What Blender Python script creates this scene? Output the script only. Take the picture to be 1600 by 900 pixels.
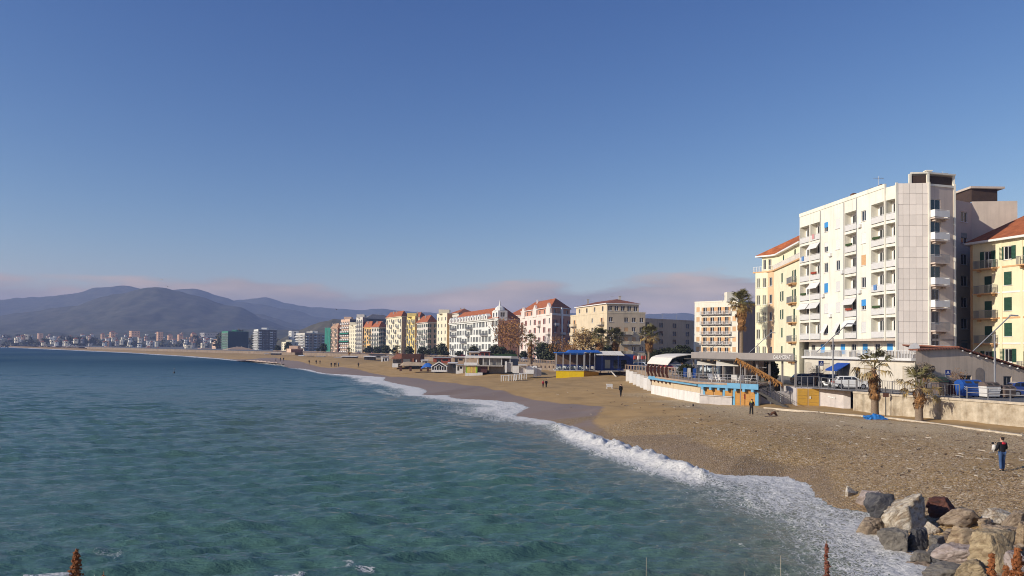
import bpy, bmesh, math, random
import numpy as np
from mathutils import Vector, Matrix
R = math.radians
random.seed(7); rng = np.random.default_rng(7)
sc = bpy.context.scene
for o in list(bpy.data.objects): bpy.data.objects.remove(o)

# ------------------------------------------------------------------ camera
FPX, CAMZ, PITCH, ROLL, SH = 1230.0, 8.2, R(1.7), math.atan(0.0131), 59.5
_f = np.array([0, math.cos(PITCH), math.sin(PITCH)]); _u0 = np.array([0, -math.sin(PITCH), math.cos(PITCH)]); _r0 = np.array([1.0, 0, 0])
_r = math.cos(ROLL) * _r0 + math.sin(ROLL) * _u0; _u = math.cos(ROLL) * _u0 - math.sin(ROLL) * _r0
cam = bpy.data.cameras.new('camera'); camo = bpy.data.objects.new('camera', cam); sc.collection.objects.link(camo)
cam.sensor_width = 36; cam.lens = 36 * FPX / 1600; cam.shift_y = SH / 1600; cam.clip_end = 60000; cam.clip_start = 0.1
camo.matrix_world = Matrix(((_r[0], _u[0], -_f[0], 0), (_r[1], _u[1], -_f[1], 0), (_r[2], _u[2], -_f[2], CAMZ), (0, 0, 0, 1)))
sc.camera = camo

# ------------------------------------------------------------------ sky, sun, exposure
SUN = Vector((-0.92, -0.39, 0)).normalized(); EL = R(24)
SUNV = Vector((SUN.x * math.cos(EL), SUN.y * math.cos(EL), math.sin(EL)))
w = bpy.data.worlds.new('World'); sc.world = w; w.use_nodes = True
nt = w.node_tree; N = nt.nodes; L = nt.links
bg = N['Background']
sky = N.new('ShaderNodeTexSky'); sky.sky_type = 'NISHITA'; sky.sun_disc = False
sky.sun_elevation = EL; sky.sun_rotation = math.atan2(SUN.x, SUN.y)
sky.air_density = 1.0; sky.dust_density = 0.2; sky.ozone_density = 4.0; sky.altitude = 0
tc = N.new('ShaderNodeTexCoord'); sx = N.new('ShaderNodeSeparateXYZ'); L.new(tc.outputs['Generated'], sx.inputs[0])
def wn(t, **k):
    n = N.new(t)
    for a, b in k.items(): setattr(n, a, b)
    return n
def wmath(op, a, b=None, clamp=False):
    n = wn('ShaderNodeMath', operation=op); n.use_clamp = clamp
    for i, s in enumerate((a, b)):
        if s is None: continue
        if isinstance(s, (int, float)): n.inputs[i].default_value = s
        else: L.new(s, n.inputs[i])
    return n.outputs[0]
mp = wn('ShaderNodeMapping'); mp.inputs['Scale'].default_value = (3.4, 3.4, 15); L.new(tc.outputs['Generated'], mp.inputs[0])
nz = wn('ShaderNodeTexNoise'); nz.inputs['Scale'].default_value = 2.1; nz.inputs['Detail'].default_value = 7; nz.inputs['Roughness'].default_value = .5; L.new(mp.outputs[0], nz.inputs['Vector'])
mp2 = wn('ShaderNodeMapping'); mp2.inputs['Scale'].default_value = (1, 1, .3); mp2.inputs['Location'].default_value = (3.3, 1.2, 0); L.new(tc.outputs['Generated'], mp2.inputs[0])
nz2 = wn('ShaderNodeTexNoise'); nz2.inputs['Scale'].default_value = 2.6; nz2.inputs['Detail'].default_value = 3; L.new(mp2.outputs[0], nz2.inputs['Vector'])
# low cloud bank: top edge near 4.5 degrees, ragged
top = wmath('ADD', wmath('MULTIPLY', wmath('SUBTRACT', nz2.outputs[0], .5), .10), .082)
edge = wmath('ADD', wmath('SUBTRACT', top, sx.outputs['Z']), wmath('MULTIPLY', wmath('SUBTRACT', nz.outputs[0], .5), .085))
cf = wmath('MULTIPLY', wmath('MULTIPLY', edge, 85, True), .85)
# deepen the clear blue as the phone camera saw it
sep = wn('ShaderNodeSeparateColor'); L.new(sky.outputs[0], sep.inputs[0]); comb = wn('ShaderNodeCombineColor')
for ch, ref, g_ in ((0, 2.15, 1.7), (1, 3.3, 1.42), (2, 4.5, 1.0)): L.new(wmath('MULTIPLY', wmath('POWER', wmath('DIVIDE', sep.outputs[ch], ref), g_), ref * (.95, .90, .97)[ch]), comb.inputs[ch])
mixc = wn('ShaderNodeMix', data_type='RGBA'); L.new(cf, mixc.inputs[0]); L.new(comb.outputs[0], mixc.inputs[6])
cr = wn('ShaderNodeMix', data_type='RGBA'); cr.inputs[6].default_value = (3.4, 2.85, 2.65, 1); cr.inputs[7].default_value = (7.2, 5.3, 4.2, 1)
L.new(wmath('MULTIPLY', wmath('SUBTRACT', nz.outputs[0], .38), 3.0, True), cr.inputs[0])
L.new(cr.outputs[2], mixc.inputs[7])
L.new(mixc.outputs[2], bg.inputs[0]); bg.inputs[1].default_value = 0.10
sl = bpy.data.lights.new('sun', 'SUN'); sl.energy = 4.4; sl.angle = R(.53); sl.color = (1, .91, .78)
slo = bpy.data.objects.new('sun', sl); sc.collection.objects.link(slo); slo.rotation_euler = (-SUNV).to_track_quat('-Z', 'Y').to_euler()
vs = sc.view_settings; vs.view_transform = 'Standard'; vs.look = 'None'; vs.exposure = 0.16; vs.gamma = 1; vs.use_curve_mapping = False
sc.render.engine = 'CYCLES'; cy = sc.cycles; cy.max_bounces = 5; cy.diffuse_bounces = 3; cy.glossy_bounces = 2; cy.transmission_bounces = 4; cy.volume_bounces = 0; cy.transparent_max_bounces = 12
cy.use_denoising = True; cy.filter_width = 1.0; cy.caustics_reflective = False; cy.caustics_refractive = False

# ------------------------------------------------------------------ pixel to place
def ray(px, py): return _f + (px - 800) / FPX * _r + (450 - py + SH) / FPX * _u
def P(px, py, D):
    d = ray(px, py); d = d * D / d[1]; return Vector((d[0], d[1], d[2] + CAMZ))
def G(px, py, z):
    d = ray(px, py); t = (z - CAMZ) / d[2]; return Vector((d[0] * t, d[1] * t, z))
def hz(px): return 546 + (px - 800) * .0131

# ------------------------------------------------------------------ helpers
class MB:
    def __init__(s): s.v = []; s.f = []; s.m = []
    def add(s, vs, fs, mi=0):
        k = len(s.v); s.v += [tuple(map(float, p)) for p in vs]; s.f += [tuple(i + k for i in f) for f in fs]; s.m += [mi] * len(fs); return s
    def quad(s, a, b, c, d, mi=0): return s.add([a, b, c, d], [(0, 1, 2, 3)], mi)
    def hexa(s, p, mi=0): return s.add(p, [(0, 3, 2, 1), (4, 5, 6, 7), (0, 1, 5, 4), (1, 2, 6, 5), (2, 3, 7, 6), (3, 0, 4, 7)], mi)
    def box(s, x0, x1, y0, y1, z0, z1, mi=0):
        return s.hexa([(x0, y0, z0), (x1, y0, z0), (x1, y1, z0), (x0, y1, z0), (x0, y0, z1), (x1, y0, z1), (x1, y1, z1), (x0, y1, z1)], mi)
    def bar(s, a, b, w, h, mi=0):
        a = Vector(a); b = Vector(b); d = (b - a).normalized(); up = Vector((0, 0, 1)) if abs(d.z) < .98 else Vector((0, 1, 0))
        x = d.cross(up).normalized() * w / 2; y = x.cross(d).normalized() * h / 2
        return s.hexa([a - x - y, a + x - y, b + x - y, b - x - y, a - x + y, a + x + y, b + x + y, b - x + y], mi)
    def tube(s, pts, rs, n=6, mi=0):
        pts = [Vector(p) for p in pts]
        if not hasattr(rs, '__len__'): rs = [rs] * len(pts)
        vs = []; fs = []
        for i, p in enumerate(pts):
            d = (pts[min(i + 1, len(pts) - 1)] - pts[max(i - 1, 0)]).normalized()
            up = Vector((0, 0, 1)) if abs(d.z) < .9 else Vector((1, 0, 0))
            x = d.cross(up).normalized(); y = d.cross(x)
            for k in range(n):
                a = 2 * math.pi * k / n; vs.append(p + (x * math.cos(a) + y * math.sin(a)) * rs[i])
        for i in range(len(pts) - 1):
            for k in range(n):
                fs.append((i * n + k, i * n + (k + 1) % n, (i + 1) * n + (k + 1) % n, (i + 1) * n + k))
        fs.append(tuple(range(n))); fs.append(tuple(range(len(vs) - 1, len(vs) - n - 1, -1)))
        return s.add(vs, fs, mi)
    def prism(s, poly, z0, z1, mi=0, mtop=None):
        n = len(poly); vs = [(p[0], p[1], z0) for p in poly] + [(p[0], p[1], z1) for p in poly]
        s.add(vs, [(i, (i + 1) % n, n + (i + 1) % n, n + i) for i in range(n)] + [tuple(range(n - 1, -1, -1))], mi)
        return s.add([(p[0], p[1], z1) for p in poly], [tuple(range(n))], mi if mtop is None else mtop)
    def mesh(s, name, mats, smooth=False):
        me = bpy.data.meshes.new(name); me.from_pydata(s.v, [], s.f)
        for m in (mats if isinstance(mats, (list, tuple)) else [mats]): me.materials.append(m)
        if len(me.materials) > 1: me.polygons.foreach_set('material_index', s.m)
        if smooth: me.polygons.foreach_set('use_smooth', [True] * len(s.f))
        me.update(); return me
    def obj(s, name, mats, parent=None, loc=(0, 0, 0), rz=0, smooth=False): return ob(name, s.mesh(name, mats, smooth), parent, loc, rz)
COL = sc.collection
def ob(name, me, parent=None, loc=(0, 0, 0), rz=0):
    o = bpy.data.objects.new(name, me); COL.objects.link(o); o.location = loc; o.rotation_euler = (0, 0, rz)
    if parent: o.parent = parent
    return o
def tag(o, label=None, cat=None, group=None, kind=None):
    for k, v in (('label', label), ('category', cat), ('group', group), ('kind', kind)):
        if v: o[k] = v
    return o
def thing(name, label, cat, loc=(0, 0, 0), rz=0, group=None): return tag(ob(name, None, None, loc, rz), label, cat, group)
def copy_tree(o, parent=None):
    c = o.copy(); COL.objects.link(c); c.parent = parent
    for ch in o.children: copy_tree(ch, c)
    return c

def mat(name, col, rough=.8, var=.18, scale=2.5, bump=0, bscale=12, spec=.3, metal=0, streak=0, col2=None, rnd=0, stretch=None, coat=0):
    m = bpy.data.materials.new(name); m.use_nodes = True; t = m.node_tree; b = t.nodes['Principled BSDF']
    b.inputs['Roughness'].default_value = rough; b.inputs['Specular IOR Level'].default_value = spec; b.inputs['Metallic'].default_value = metal
    if coat: b.inputs['Coat Weight'].default_value = coat
    def nd(k): return t.nodes.new(k)
    co = nd('ShaderNodeTexCoord'); src = co.outputs['Object']
    mpp = nd('ShaderNodeMapping'); t.links.new(src, mpp.inputs[0])
    if stretch: mpp.inputs['Scale'].default_value = stretch
    n1 = nd('ShaderNodeTexNoise'); n1.inputs['Scale'].default_value = scale; n1.inputs['Detail'].default_value = 6; n1.inputs['Roughness'].default_value = .65; t.links.new(mpp.outputs[0], n1.inputs['Vector'])
    rr = nd('ShaderNodeMapRange'); rr.inputs[1].default_value = .3; rr.inputs[2].default_value = .7; t.links.new(n1.outputs[0], rr.inputs[0])
    mx = nd('ShaderNodeMix'); mx.data_type = 'RGBA'; t.links.new(rr.outputs[0], mx.inputs[0])
    c2 = col2 or tuple(c * (1 - var) for c in col); c1 = col if col2 else tuple(min(1, c * (1 + var * .5)) for c in col)
    mx.inputs[6].default_value = (*c1, 1); mx.inputs[7].default_value = (*c2, 1); out = mx.outputs[2]
    if streak:
        ms = nd('ShaderNodeMapping'); ms.inputs['Scale'].default_value = (1.6, 1.6, .12); t.links.new(src, ms.inputs[0])
        n2 = nd('ShaderNodeTexNoise'); n2.inputs['Scale'].default_value = 1.3; n2.inputs['Detail'].default_value = 5; t.links.new(ms.outputs[0], n2.inputs['Vector'])
        r2 = nd('ShaderNodeMapRange'); r2.inputs[1].default_value = .5; r2.inputs[2].default_value = .8; r2.inputs[3].default_value = 1; r2.inputs[4].default_value = 1 - streak; t.links.new(n2.outputs[0], r2.inputs[0])
        mm = nd('ShaderNodeMix'); mm.data_type = 'RGBA'; mm.blend_type = 'MULTIPLY'; mm.inputs[0].default_value = 1; t.links.new(out, mm.inputs[6]); t.links.new(r2.outputs[0], mm.inputs[7]); out = mm.outputs[2]
    if rnd:
        oi = nd('ShaderNodeObjectInfo'); r3 = nd('ShaderNodeMapRange'); r3.inputs[3].default_value = 1 - rnd; r3.inputs[4].default_value = 1 + rnd; t.links.new(oi.outputs['Random'], r3.inputs[0])
        mm = nd('ShaderNodeMix'); mm.data_type = 'RGBA'; mm.blend_type = 'MULTIPLY'; mm.inputs[0].default_value = 1; t.links.new(out, mm.inputs[6]); t.links.new(r3.outputs[0], mm.inputs[7]); out = mm.outputs[2]
    t.links.new(out, b.inputs['Base Color'])
    if bump:
        n3 = nd('ShaderNodeTexNoise'); n3.inputs['Scale'].default_value = bscale; n3.inputs['Detail'].default_value = 5; t.links.new(mpp.outputs[0], n3.inputs['Vector'])
        bp = nd('ShaderNodeBump'); bp.inputs['Strength'].default_value = bump; bp.inputs['Distance'].default_value = .05; t.links.new(n3.outputs[0], bp.inputs['Height']); t.links.new(bp.outputs[0], b.inputs['Normal'])
    return m
def tilemat(name, col):
    m = mat(name, col, .85, .35, 1.2, rnd=.05); t = m.node_tree; b = t.nodes['Principled BSDF']
    co = t.nodes.new('ShaderNodeTexCoord'); wv = t.nodes.new('ShaderNodeTexWave'); wv.bands_direction = 'DIAGONAL'; wv.inputs['Scale'].default_value = 1.4; wv.inputs['Distortion'].default_value = .6
    t.links.new(co.outputs['Object'], wv.inputs['Vector']); bp = t.nodes.new('ShaderNodeBump'); bp.inputs['Strength'].default_value = .6; bp.inputs['Distance'].default_value = .08
    t.links.new(wv.outputs[1], bp.inputs['Height']); t.links.new(bp.outputs[0], b.inputs['Normal']); return m
def glassmat(name, col=(.02, .025, .03), rough=.06):
    return mat(name, col, rough, .5, .35, spec=.7, rnd=.6)
def clearglass(name, tint=(.75, .82, .85), a=.75):
    m = bpy.data.materials.new(name); m.use_nodes = True; t = m.node_tree; b = t.nodes['Principled BSDF']; o = t.nodes['Material Output']
    tr = t.nodes.new('ShaderNodeBsdfTransparent'); tr.inputs[0].default_value = (*tint, 1); gl = t.nodes.new('ShaderNodeBsdfGlossy'); gl.inputs['Roughness'].default_value = .03
    fr = t.nodes.new('ShaderNodeFresnel'); fr.inputs[0].default_value = 1.5; mx = t.nodes.new('ShaderNodeMixShader')
    t.links.new(fr.outputs[0], mx.inputs[0]); t.links.new(tr.outputs[0], mx.inputs[1]); t.links.new(gl.outputs[0], mx.inputs[2]); t.links.new(mx.outputs[0], o.inputs[0]); t.nodes.remove(b); return m
# value noise (numpy)
_T = rng.random((256, 256))
def vn(x, y):
    x = np.asarray(x, float); y = np.asarray(y, float); xi = np.floor(x).astype(int); yi = np.floor(y).astype(int); fx = x - xi; fy = y - yi
    fx = fx * fx * (3 - 2 * fx); fy = fy * fy * (3 - 2 * fy); a = _T[xi % 256, yi % 256]; b = _T[(xi + 1) % 256, yi % 256]; c = _T[xi % 256, (yi + 1) % 256]; d = _T[(xi + 1) % 256, (yi + 1) % 256]
    return (a * (1 - fx) + b * fx) * (1 - fy) + (c * (1 - fx) + d * fx) * fy
def fbm(x, y, o=4):
    s = 0; a = .5
    for i in range(o): s = s + a * vn(x + i * 17.3, y + i * 9.1); x = x * 2.03; y = y * 2.03; a *= .5
    return s / (1 - .5 ** o)
def sm(a, b, x): t = np.clip((x - a) / (b - a), 0, 1); return t * t * (3 - 2 * t)
def pdist(X, Y, pl):
    best = np.full(X.shape, 1e18)
    for (x0, y0), (x1, y1) in zip(pl[:-1], pl[1:]):
        dx, dy = x1 - x0, y1 - y0; t = np.clip(((X - x0) * dx + (Y - y0) * dy) / (dx * dx + dy * dy + 1e-9), 0, 1)
        best = np.minimum(best, (X - x0 - t * dx) ** 2 + (Y - y0 - t * dy) ** 2)
    return np.sqrt(best)
def inpoly(X, Y, pl):
    r = np.zeros(X.shape, bool); n = len(pl)
    for i in range(n):
        x0, y0 = pl[i]; x1, y1 = pl[(i + 1) % n]
        if y0 == y1: continue
        r ^= ((y0 > Y) != (y1 > Y)) & (X < (x1 - x0) * (Y - y0) / (y1 - y0) + x0)
    return r
def gridobj(name, X, Y, Z, m, keep=None, attrs=None, smooth=True):
    nr, nc = X.shape; me = bpy.data.meshes.new(name); idx = np.arange(nr * nc).reshape(nr, nc)
    q = np.stack([idx[:-1, :-1], idx[:-1, 1:], idx[1:, 1:], idx[1:, :-1]], -1).reshape(-1, 4)
    if keep is not None:
        k = keep.ravel(); q = q[k[q].any(1)]
    used = np.unique(q); rm = np.full(nr * nc, -1); rm[used] = np.arange(len(used)); q = rm[q]
    co = np.stack([X.ravel()[used], Y.ravel()[used], Z.ravel()[used]], -1).astype(np.float32)
    me.vertices.add(len(co)); me.vertices.foreach_set('co', co.ravel()); me.loops.add(q.size); me.loops.foreach_set('vertex_index', q.ravel().astype(np.int32))
    me.polygons.add(len(q)); me.polygons.foreach_set('loop_start', np.arange(0, q.size, 4, dtype=np.int32))
    me.polygons.foreach_set('use_smooth', np.full(len(q), smooth)); me.update(calc_edges=True); me.validate()
    for k, v in (attrs or {}).items():
        a = me.attributes.new(k, 'FLOAT', 'POINT'); a.data.foreach_set('value', v.ravel()[used].astype(np.float32))
    me.materials.append(m); return ob(name, me)
# ------------------------------------------------------------------ shoreline and beach
_wl = [(-260, 535.6), (-100, 538.6), (0, 542), (100, 546.4), (200, 551), (300, 557), (340, 560), (400, 566), (450, 570), (472, 575.5), (512, 584), (560, 587), (600, 590), (596, 594.5), (612, 599), (655, 607), (664, 612), (655, 618), (700, 618.5), (697, 621.5), (716, 624.5), (765, 626), (802, 630), (821, 637), (799, 650), (850, 658), (894, 669), (956, 693), (1044, 719), (1090, 735), (1128, 746), (1222, 746), (1259, 759), (1269, 777), (1294, 793), (1357, 806), (1400, 850), (1440, 863), (1490, 905)]
WL = [tuple(G(a, b, 0)[:2]) for a, b in _wl] + [(13, 22), (2, 16), (-20, 14), (-60, 12)]
SEA = WL + [(-300, -60), (-9000, -60), (-9000, 2600)]
_fo = [(0, 543), (200, 552), (340, 561.5), (400, 567.5), (440, 573), (470, 580), (526, 594), (578, 611), (641, 625), (684, 641), (742, 652), (782, 663), (814, 677), (857, 694), (900, 708), (950, 722), (985, 742), (955, 762), (985, 785), (1050, 805), (1085, 830), (1110, 860), (1130, 905), (1160, 960)]
FO = [tuple(G(a, b, 0)[:2]) for a, b in _fo]
_we = [(300, 556), (430, 566), (520, 578), (600, 586.5), (745, 609), (890, 636), (945, 647), (925, 660), (960, 680), (1060, 690), (1150, 722), (1200, 728), (1290, 736), (1310, 765), (1350, 800)]
WE = [tuple(G(a, b, .4)[:2]) for a, b in _we]
EDGE = [(75, 8), (58, 36), (44.9, 68), (37.3, 86), (34.4, 95.5), (36, 108), (31, 150), (22, 190), (10, 240), (-20, 330), (-55, 400), (-108, 500), (-182, 600), (-347, 782), (-566, 1050), (-978, 1551), (-1640, 2292), (-2500, 3300)]
def shore(X, Y):
    d = pdist(X, Y, WL); return np.where(inpoly(X, Y, SEA), d, -d)
def bz(X, Y, s=None):
    X = np.asarray(X, float); Y = np.asarray(Y, float)
    if s is None: s = shore(X, Y)
    d = np.maximum(-s, 0); k = 5.5 + 7 * sm(45, 110, Y)
    z = 2.1 * (1 - np.exp(-d / k)) - .12 * np.maximum(s, 0)
    e = sm(1, 8, d)
    z = z + e * ((fbm(X * .16, Y * .16, 4) - .5) * .55 + (fbm(X * .7, Y * .7, 3) - .5) * .12)
    for (mx_, my_, h, r) in MOUNDS: z = z + h * np.exp(-((X - mx_) ** 2 + ((Y - my_) * .8) ** 2) / r ** 2)
    return z
MOUNDS = []
for a, b, h, r in ((940, 590, 1.0, 9), (790, 584, 1.3, 8), (660, 572, 1.3, 14), (600, 572, 1.2, 16), (510, 565, 1.8, 24), (420, 561, 2.0, 40), (1010, 600, .5, 6), (700, 575, .6, 8)):
    g = G(a, b, 2); MOUNDS.append((g.x, g.y, h, r))
def bz1(x, y): return float(bz(np.array([x]), np.array([y]))[0])
def GB(px, py):
    lo, hi = .0, 4.0
    for i in range(24):
        z = (lo + hi) / 2; g = G(px, py, z)
        if bz1(g.x, g.y) > z: lo = z
        else: hi = z
    return G(px, py, (lo + hi) / 2)

def nodes(m):
    t = m.node_tree
    def nd(k, **kw):
        n = t.nodes.new(k)
        for a, b in kw.items(): setattr(n, a, b)
        return n
    def ma(op, a, b=None, c=None, clamp=False):
        n = nd('ShaderNodeMath', operation=op); n.use_clamp = clamp
        for i, s in enumerate((a, b, c)):
            if s is None: continue
            if isinstance(s, (int, float)): n.inputs[i].default_value = s
            else: t.links.new(s, n.inputs[i])
        return n.outputs[0]
    def attr(k): n = nd('ShaderNodeAttribute'); n.attribute_name = k; return n.outputs['Fac']
    def noise(sc_, det=4, rough=.55, scale=None, kind='ShaderNodeTexNoise', vec=None, dist=0):
        n = nd(kind); n.inputs['Scale'].default_value = sc_
        if kind == 'ShaderNodeTexNoise': n.inputs['Detail'].default_value = det; n.inputs['Roughness'].default_value = rough; n.inputs['Distortion'].default_value = dist
        src = vec or nd('ShaderNodeTexCoord').outputs['Object']
        if scale:
            mpp = nd('ShaderNodeMapping'); mpp.inputs['Scale'].default_value = scale[:3]
            if len(scale) > 3: mpp.inputs['Rotation'].default_value = (0, 0, scale[3])
            t.links.new(src, mpp.inputs[0]); src = mpp.outputs[0]
        t.links.new(src, n.inputs['Vector']); return n
    def mix(f, a, b, blend='MIX'):
        n = nd('ShaderNodeMix', data_type='RGBA', blend_type=blend)
        for i, s in ((0, f), (6, a), (7, b)):
            if isinstance(s, (int, float)): n.inputs[i].default_value = s
            elif isinstance(s, tuple): n.inputs[i].default_value = (*s, 1)
            else: t.links.new(s, n.inputs[i])
        return n.outputs[2]
    def rng_(v, a, b, c=0., d=1., smooth=False):
        n = nd('ShaderNodeMapRange'); n.interpolation_type = 'SMOOTHSTEP' if smooth else 'LINEAR'
        for i, s in enumerate((v, a, b, c, d)):
            if isinstance(s, (int, float)): n.inputs[i].default_value = s
            else: t.links.new(s, n.inputs[i])
        return n.outputs[0]
    def bump(h, st, dist, nrm=None):
        n = nd('ShaderNodeBump'); n.inputs['Distance'].default_value = dist
        if isinstance(st, (int, float)): n.inputs['Strength'].default_value = st
        else: t.links.new(st, n.inputs['Strength'])
        t.links.new(h, n.inputs['Height'])
        if nrm: t.links.new(nrm, n.inputs['Normal'])
        return n.outputs[0]
    return t, nd, ma, attr, noise, mix, rng_, bump

# sea material
ms = bpy.data.materials.new('sea_water'); ms.use_nodes = True
t, nd, ma, attr, noise, mix, rng_, bump = nodes(ms); pb = t.nodes['Principled BSDF']
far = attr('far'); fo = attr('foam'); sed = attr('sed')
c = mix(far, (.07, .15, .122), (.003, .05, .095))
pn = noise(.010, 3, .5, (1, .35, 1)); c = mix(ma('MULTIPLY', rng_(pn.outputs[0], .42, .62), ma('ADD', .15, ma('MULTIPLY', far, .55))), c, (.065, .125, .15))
c = mix(ma('MULTIPLY', sed, .75), c, (.19, .17, .12))
lace = noise(1.1, 6, .62, (1, 1.9, 1, .5), dist=1.2); lace2 = noise(1.0, 6, .68, (2.6, .55, 1, .95), dist=.9); vor = nd('ShaderNodeTexVoronoi', feature='DISTANCE_TO_EDGE')
mpv = nd('ShaderNodeMapping'); mpv.inputs['Scale'].default_value = (1.1, .65, 1); mpv.inputs['Rotation'].default_value = (0, 0, .7)
wob = noise(.8, 4, .6); vadd = nd('ShaderNodeVectorMath', operation='ADD'); vsc = nd('ShaderNodeVectorMath', operation='SCALE'); vsc.inputs['Scale'].default_value = 1.6
t.links.new(wob.outputs['Color'], vsc.inputs[0]); co_ = nd('ShaderNodeTexCoord'); t.links.new(co_.outputs['Object'], vadd.inputs[0]); t.links.new(vsc.outputs[0], vadd.inputs[1]); t.links.new(vadd.outputs[0], mpv.inputs[0]); t.links.new(mpv.outputs[0], vor.inputs['Vector'])
web = rng_(vor.outputs['Distance'], 0, .22, .42, 0)
fsum = ma('ADD', ma('ADD', ma('MULTIPLY', fo, 1.05), web), ma('ADD', ma('MULTIPLY', lace.outputs[0], .45), ma('MULTIPLY', lace2.outputs[0], .85)))
ff = ma('MULTIPLY', rng_(fsum, 1.19, 1.6, 0, 1, True), rng_(fo, .02, .15))
c = mix(ff, c, (.74, .73, .70))
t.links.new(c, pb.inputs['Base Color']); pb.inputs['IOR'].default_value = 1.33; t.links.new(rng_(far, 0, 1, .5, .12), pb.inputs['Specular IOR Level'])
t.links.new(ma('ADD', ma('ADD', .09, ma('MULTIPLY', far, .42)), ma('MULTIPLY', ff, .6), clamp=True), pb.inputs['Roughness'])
b1 = noise(1.5, 6, .62, (.6, 2.2, 1, .12)); b2 = noise(5.0, 4, .6, (1, 1.5, 1, -.3)); b3 = noise(.28, 4, .55, (1, 2.2, 1, .1))
nf = ma('SUBTRACT', 1, ma('MULTIPLY', far, .55))
nn = bump(b3.outputs[0], .4, .6); nn = bump(b1.outputs[0], .7, .2, nn); nn = bump(b2.outputs[0], ma('MULTIPLY', nf, .8), .07, nn)
fb = noise(3.5, 6, .7); nn = bump(fb.outputs[0], ma('MULTIPLY', ff, .9), .2, nn)
t.links.new(nn, pb.inputs['Normal'])

NR, NC = 1000, 760
Dd = np.geomspace(13, 3600, NR); U = np.linspace(-420, 1780, NC)
Y = np.repeat(Dd[:, None], NC, 1); X = (U[None, :] - 800) / FPX * Y
s = shore(X, Y); dfo = pdist(X, Y, FO)
foz = inpoly(X, Y, WL[2:-3] + FO[::-1]) & (s > 0)
tt = s / (s + dfo + 1e-6)
foam = np.where(foz, .80 - .62 * sm(.0, .8, tt) - .12 * sm(.8, 1, tt), 0) * sm(2900, 1600, Y)
foam = np.maximum(foam, .75 * sm(2.2, .2, s) * (s > -1.5) * sm(2600, 1200, Y) * (Y < 2600) * (Y > 30))
big = fbm(X * .10 + 3, Y * .07, 4)
foam = foam * (.45 + 1.0 * big)
foam = np.where(foz & (Y > 85), np.clip(foam * 1.15 + .30 * sm(.55, .1, tt) + .22 * (fbm(X * .12, Y * .05, 3) > .5), 0, 1) * (.5 + 1.0 * fbm(X * .5, Y * .22, 4)), foam)
# rolling breaker between pixel columns 800 and 1140
ubrk = X / Y * FPX + 800
brk = sm(830, 900, ubrk) * sm(1150, 1080, ubrk) * (Y < 100); 
foam = np.maximum(foam, brk * np.clip(sm(5.5 + 3 * (big - .5) * 2, 2.0, s) * (.62 + .6 * fbm(X * 1.1, Y * 1.1, 4)), 0, 1) * (s > -.5)); foam = np.clip(foam, 0, 1)
# loose foam flecks bottom left
fl = fbm(X * .5 + 40, Y * .5, 4); foam = np.maximum(foam, .62 * sm(.60, .68, fl) * sm(33, 30, Y) * (Y > 26) * (X < -4) * (X > -22))
sed = np.clip(sm(14, 0, s) * (s > 0) * .9, 0, 1) * sm(200, 60, Y) + .35 * np.exp(-((ubrk - 560) / 260) ** 2) * sm(150, 90, Y) * sm(50, 75, Y)
Z = np.zeros_like(X); wr = np.random.default_rng(3)
for i in range(42):
    lam = .5 * (8 / .5) ** (i / 41); th = R(104) + wr.normal(0, .42); k = 2 * math.pi / lam
    ph = k * (X * math.cos(th) + Y * -math.sin(th) * -1) + wr.random() * 6.28 + 1.2 * (vn(X / lam * .11 + i, Y / lam * .11) - .5) * 6
    sp = Y * .0060
    vis = np.clip(2.2 - 2.2 * sp / (lam * .5), 0, 1)
    a = .0120 * lam ** .85 / (1 + (lam / 4.5) ** 2)
    Z += a * vis * (2 * np.abs(np.sin(ph / 2)) ** 1.2 * -1 + 1 if i % 2 else np.sin(ph))
Z *= (.25 + 1.5 * fbm(X * .028, Y * .05, 3)) * sm(-.5, 9, s) * 1.0
Z += .30 * np.exp(-((s - 11 - 3 * vn(Y * .08, X * .08)) / 2.4) ** 2) * sm(30, 60, Y) * sm(240, 120, Y)
Z += brk * (.55 * np.exp(-((s - 1.6 - 1.2 * (fbm(X * .35, Y * .35, 3) - .5)) / 1.0) ** 2) * (.25 + 1.5 * fbm(X * 1.7, Y * 1.7, 5)))
Z += foam * .26 * (fbm(X * 2.6, Y * 2.6, 4) - .35) + .05 * (s < 4)
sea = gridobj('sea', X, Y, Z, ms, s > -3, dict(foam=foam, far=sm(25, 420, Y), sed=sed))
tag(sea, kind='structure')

# beach material
mbch = bpy.data.materials.new('beach_sand'); mbch.use_nodes = True
t, nd, ma, attr, noise, mix, rng_, bump = nodes(mbch); pb = t.nodes['Principled BSDF']
wet = attr('wet'); grv = attr('gravel'); dry = attr('dry')
n1 = noise(.35, 6, .6); n2 = noise(9, 4, .7); n3 = noise(.12, 5, .6, (1, 2.2, 1, .5))
c = mix(rng_(n1.outputs[0], .3, .7), (.46, .31, .15), (.35, .23, .105))
vp = nd('ShaderNodeTexVoronoi'); vp.inputs['Scale'].default_value = 9; co_ = nd('ShaderNodeTexCoord'); t.links.new(co_.outputs['Object'], vp.inputs['Vector'])
sepv = nd('ShaderNodeSeparateColor'); t.links.new(vp.outputs['Color'], sepv.inputs[0])
gc = mix(rng_(sepv.outputs[0], 0, 1), (.19, .12, .055), (.53, .37, .18)); gc = mix(rng_(sepv.outputs[1], .84, .9), gc, (.62, .55, .46))
vp2 = nd('ShaderNodeTexVoronoi'); vp2.inputs['Scale'].default_value = 3.2; t.links.new(co_.outputs['Object'], vp2.inputs['Vector']); sep2 = nd('ShaderNodeSeparateColor'); t.links.new(vp2.outputs['Color'], sep2.inputs[0])
gc = mix(.4, gc, mix(sep2.outputs[2], (.23, .145, .065), (.50, .35, .175)))
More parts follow.
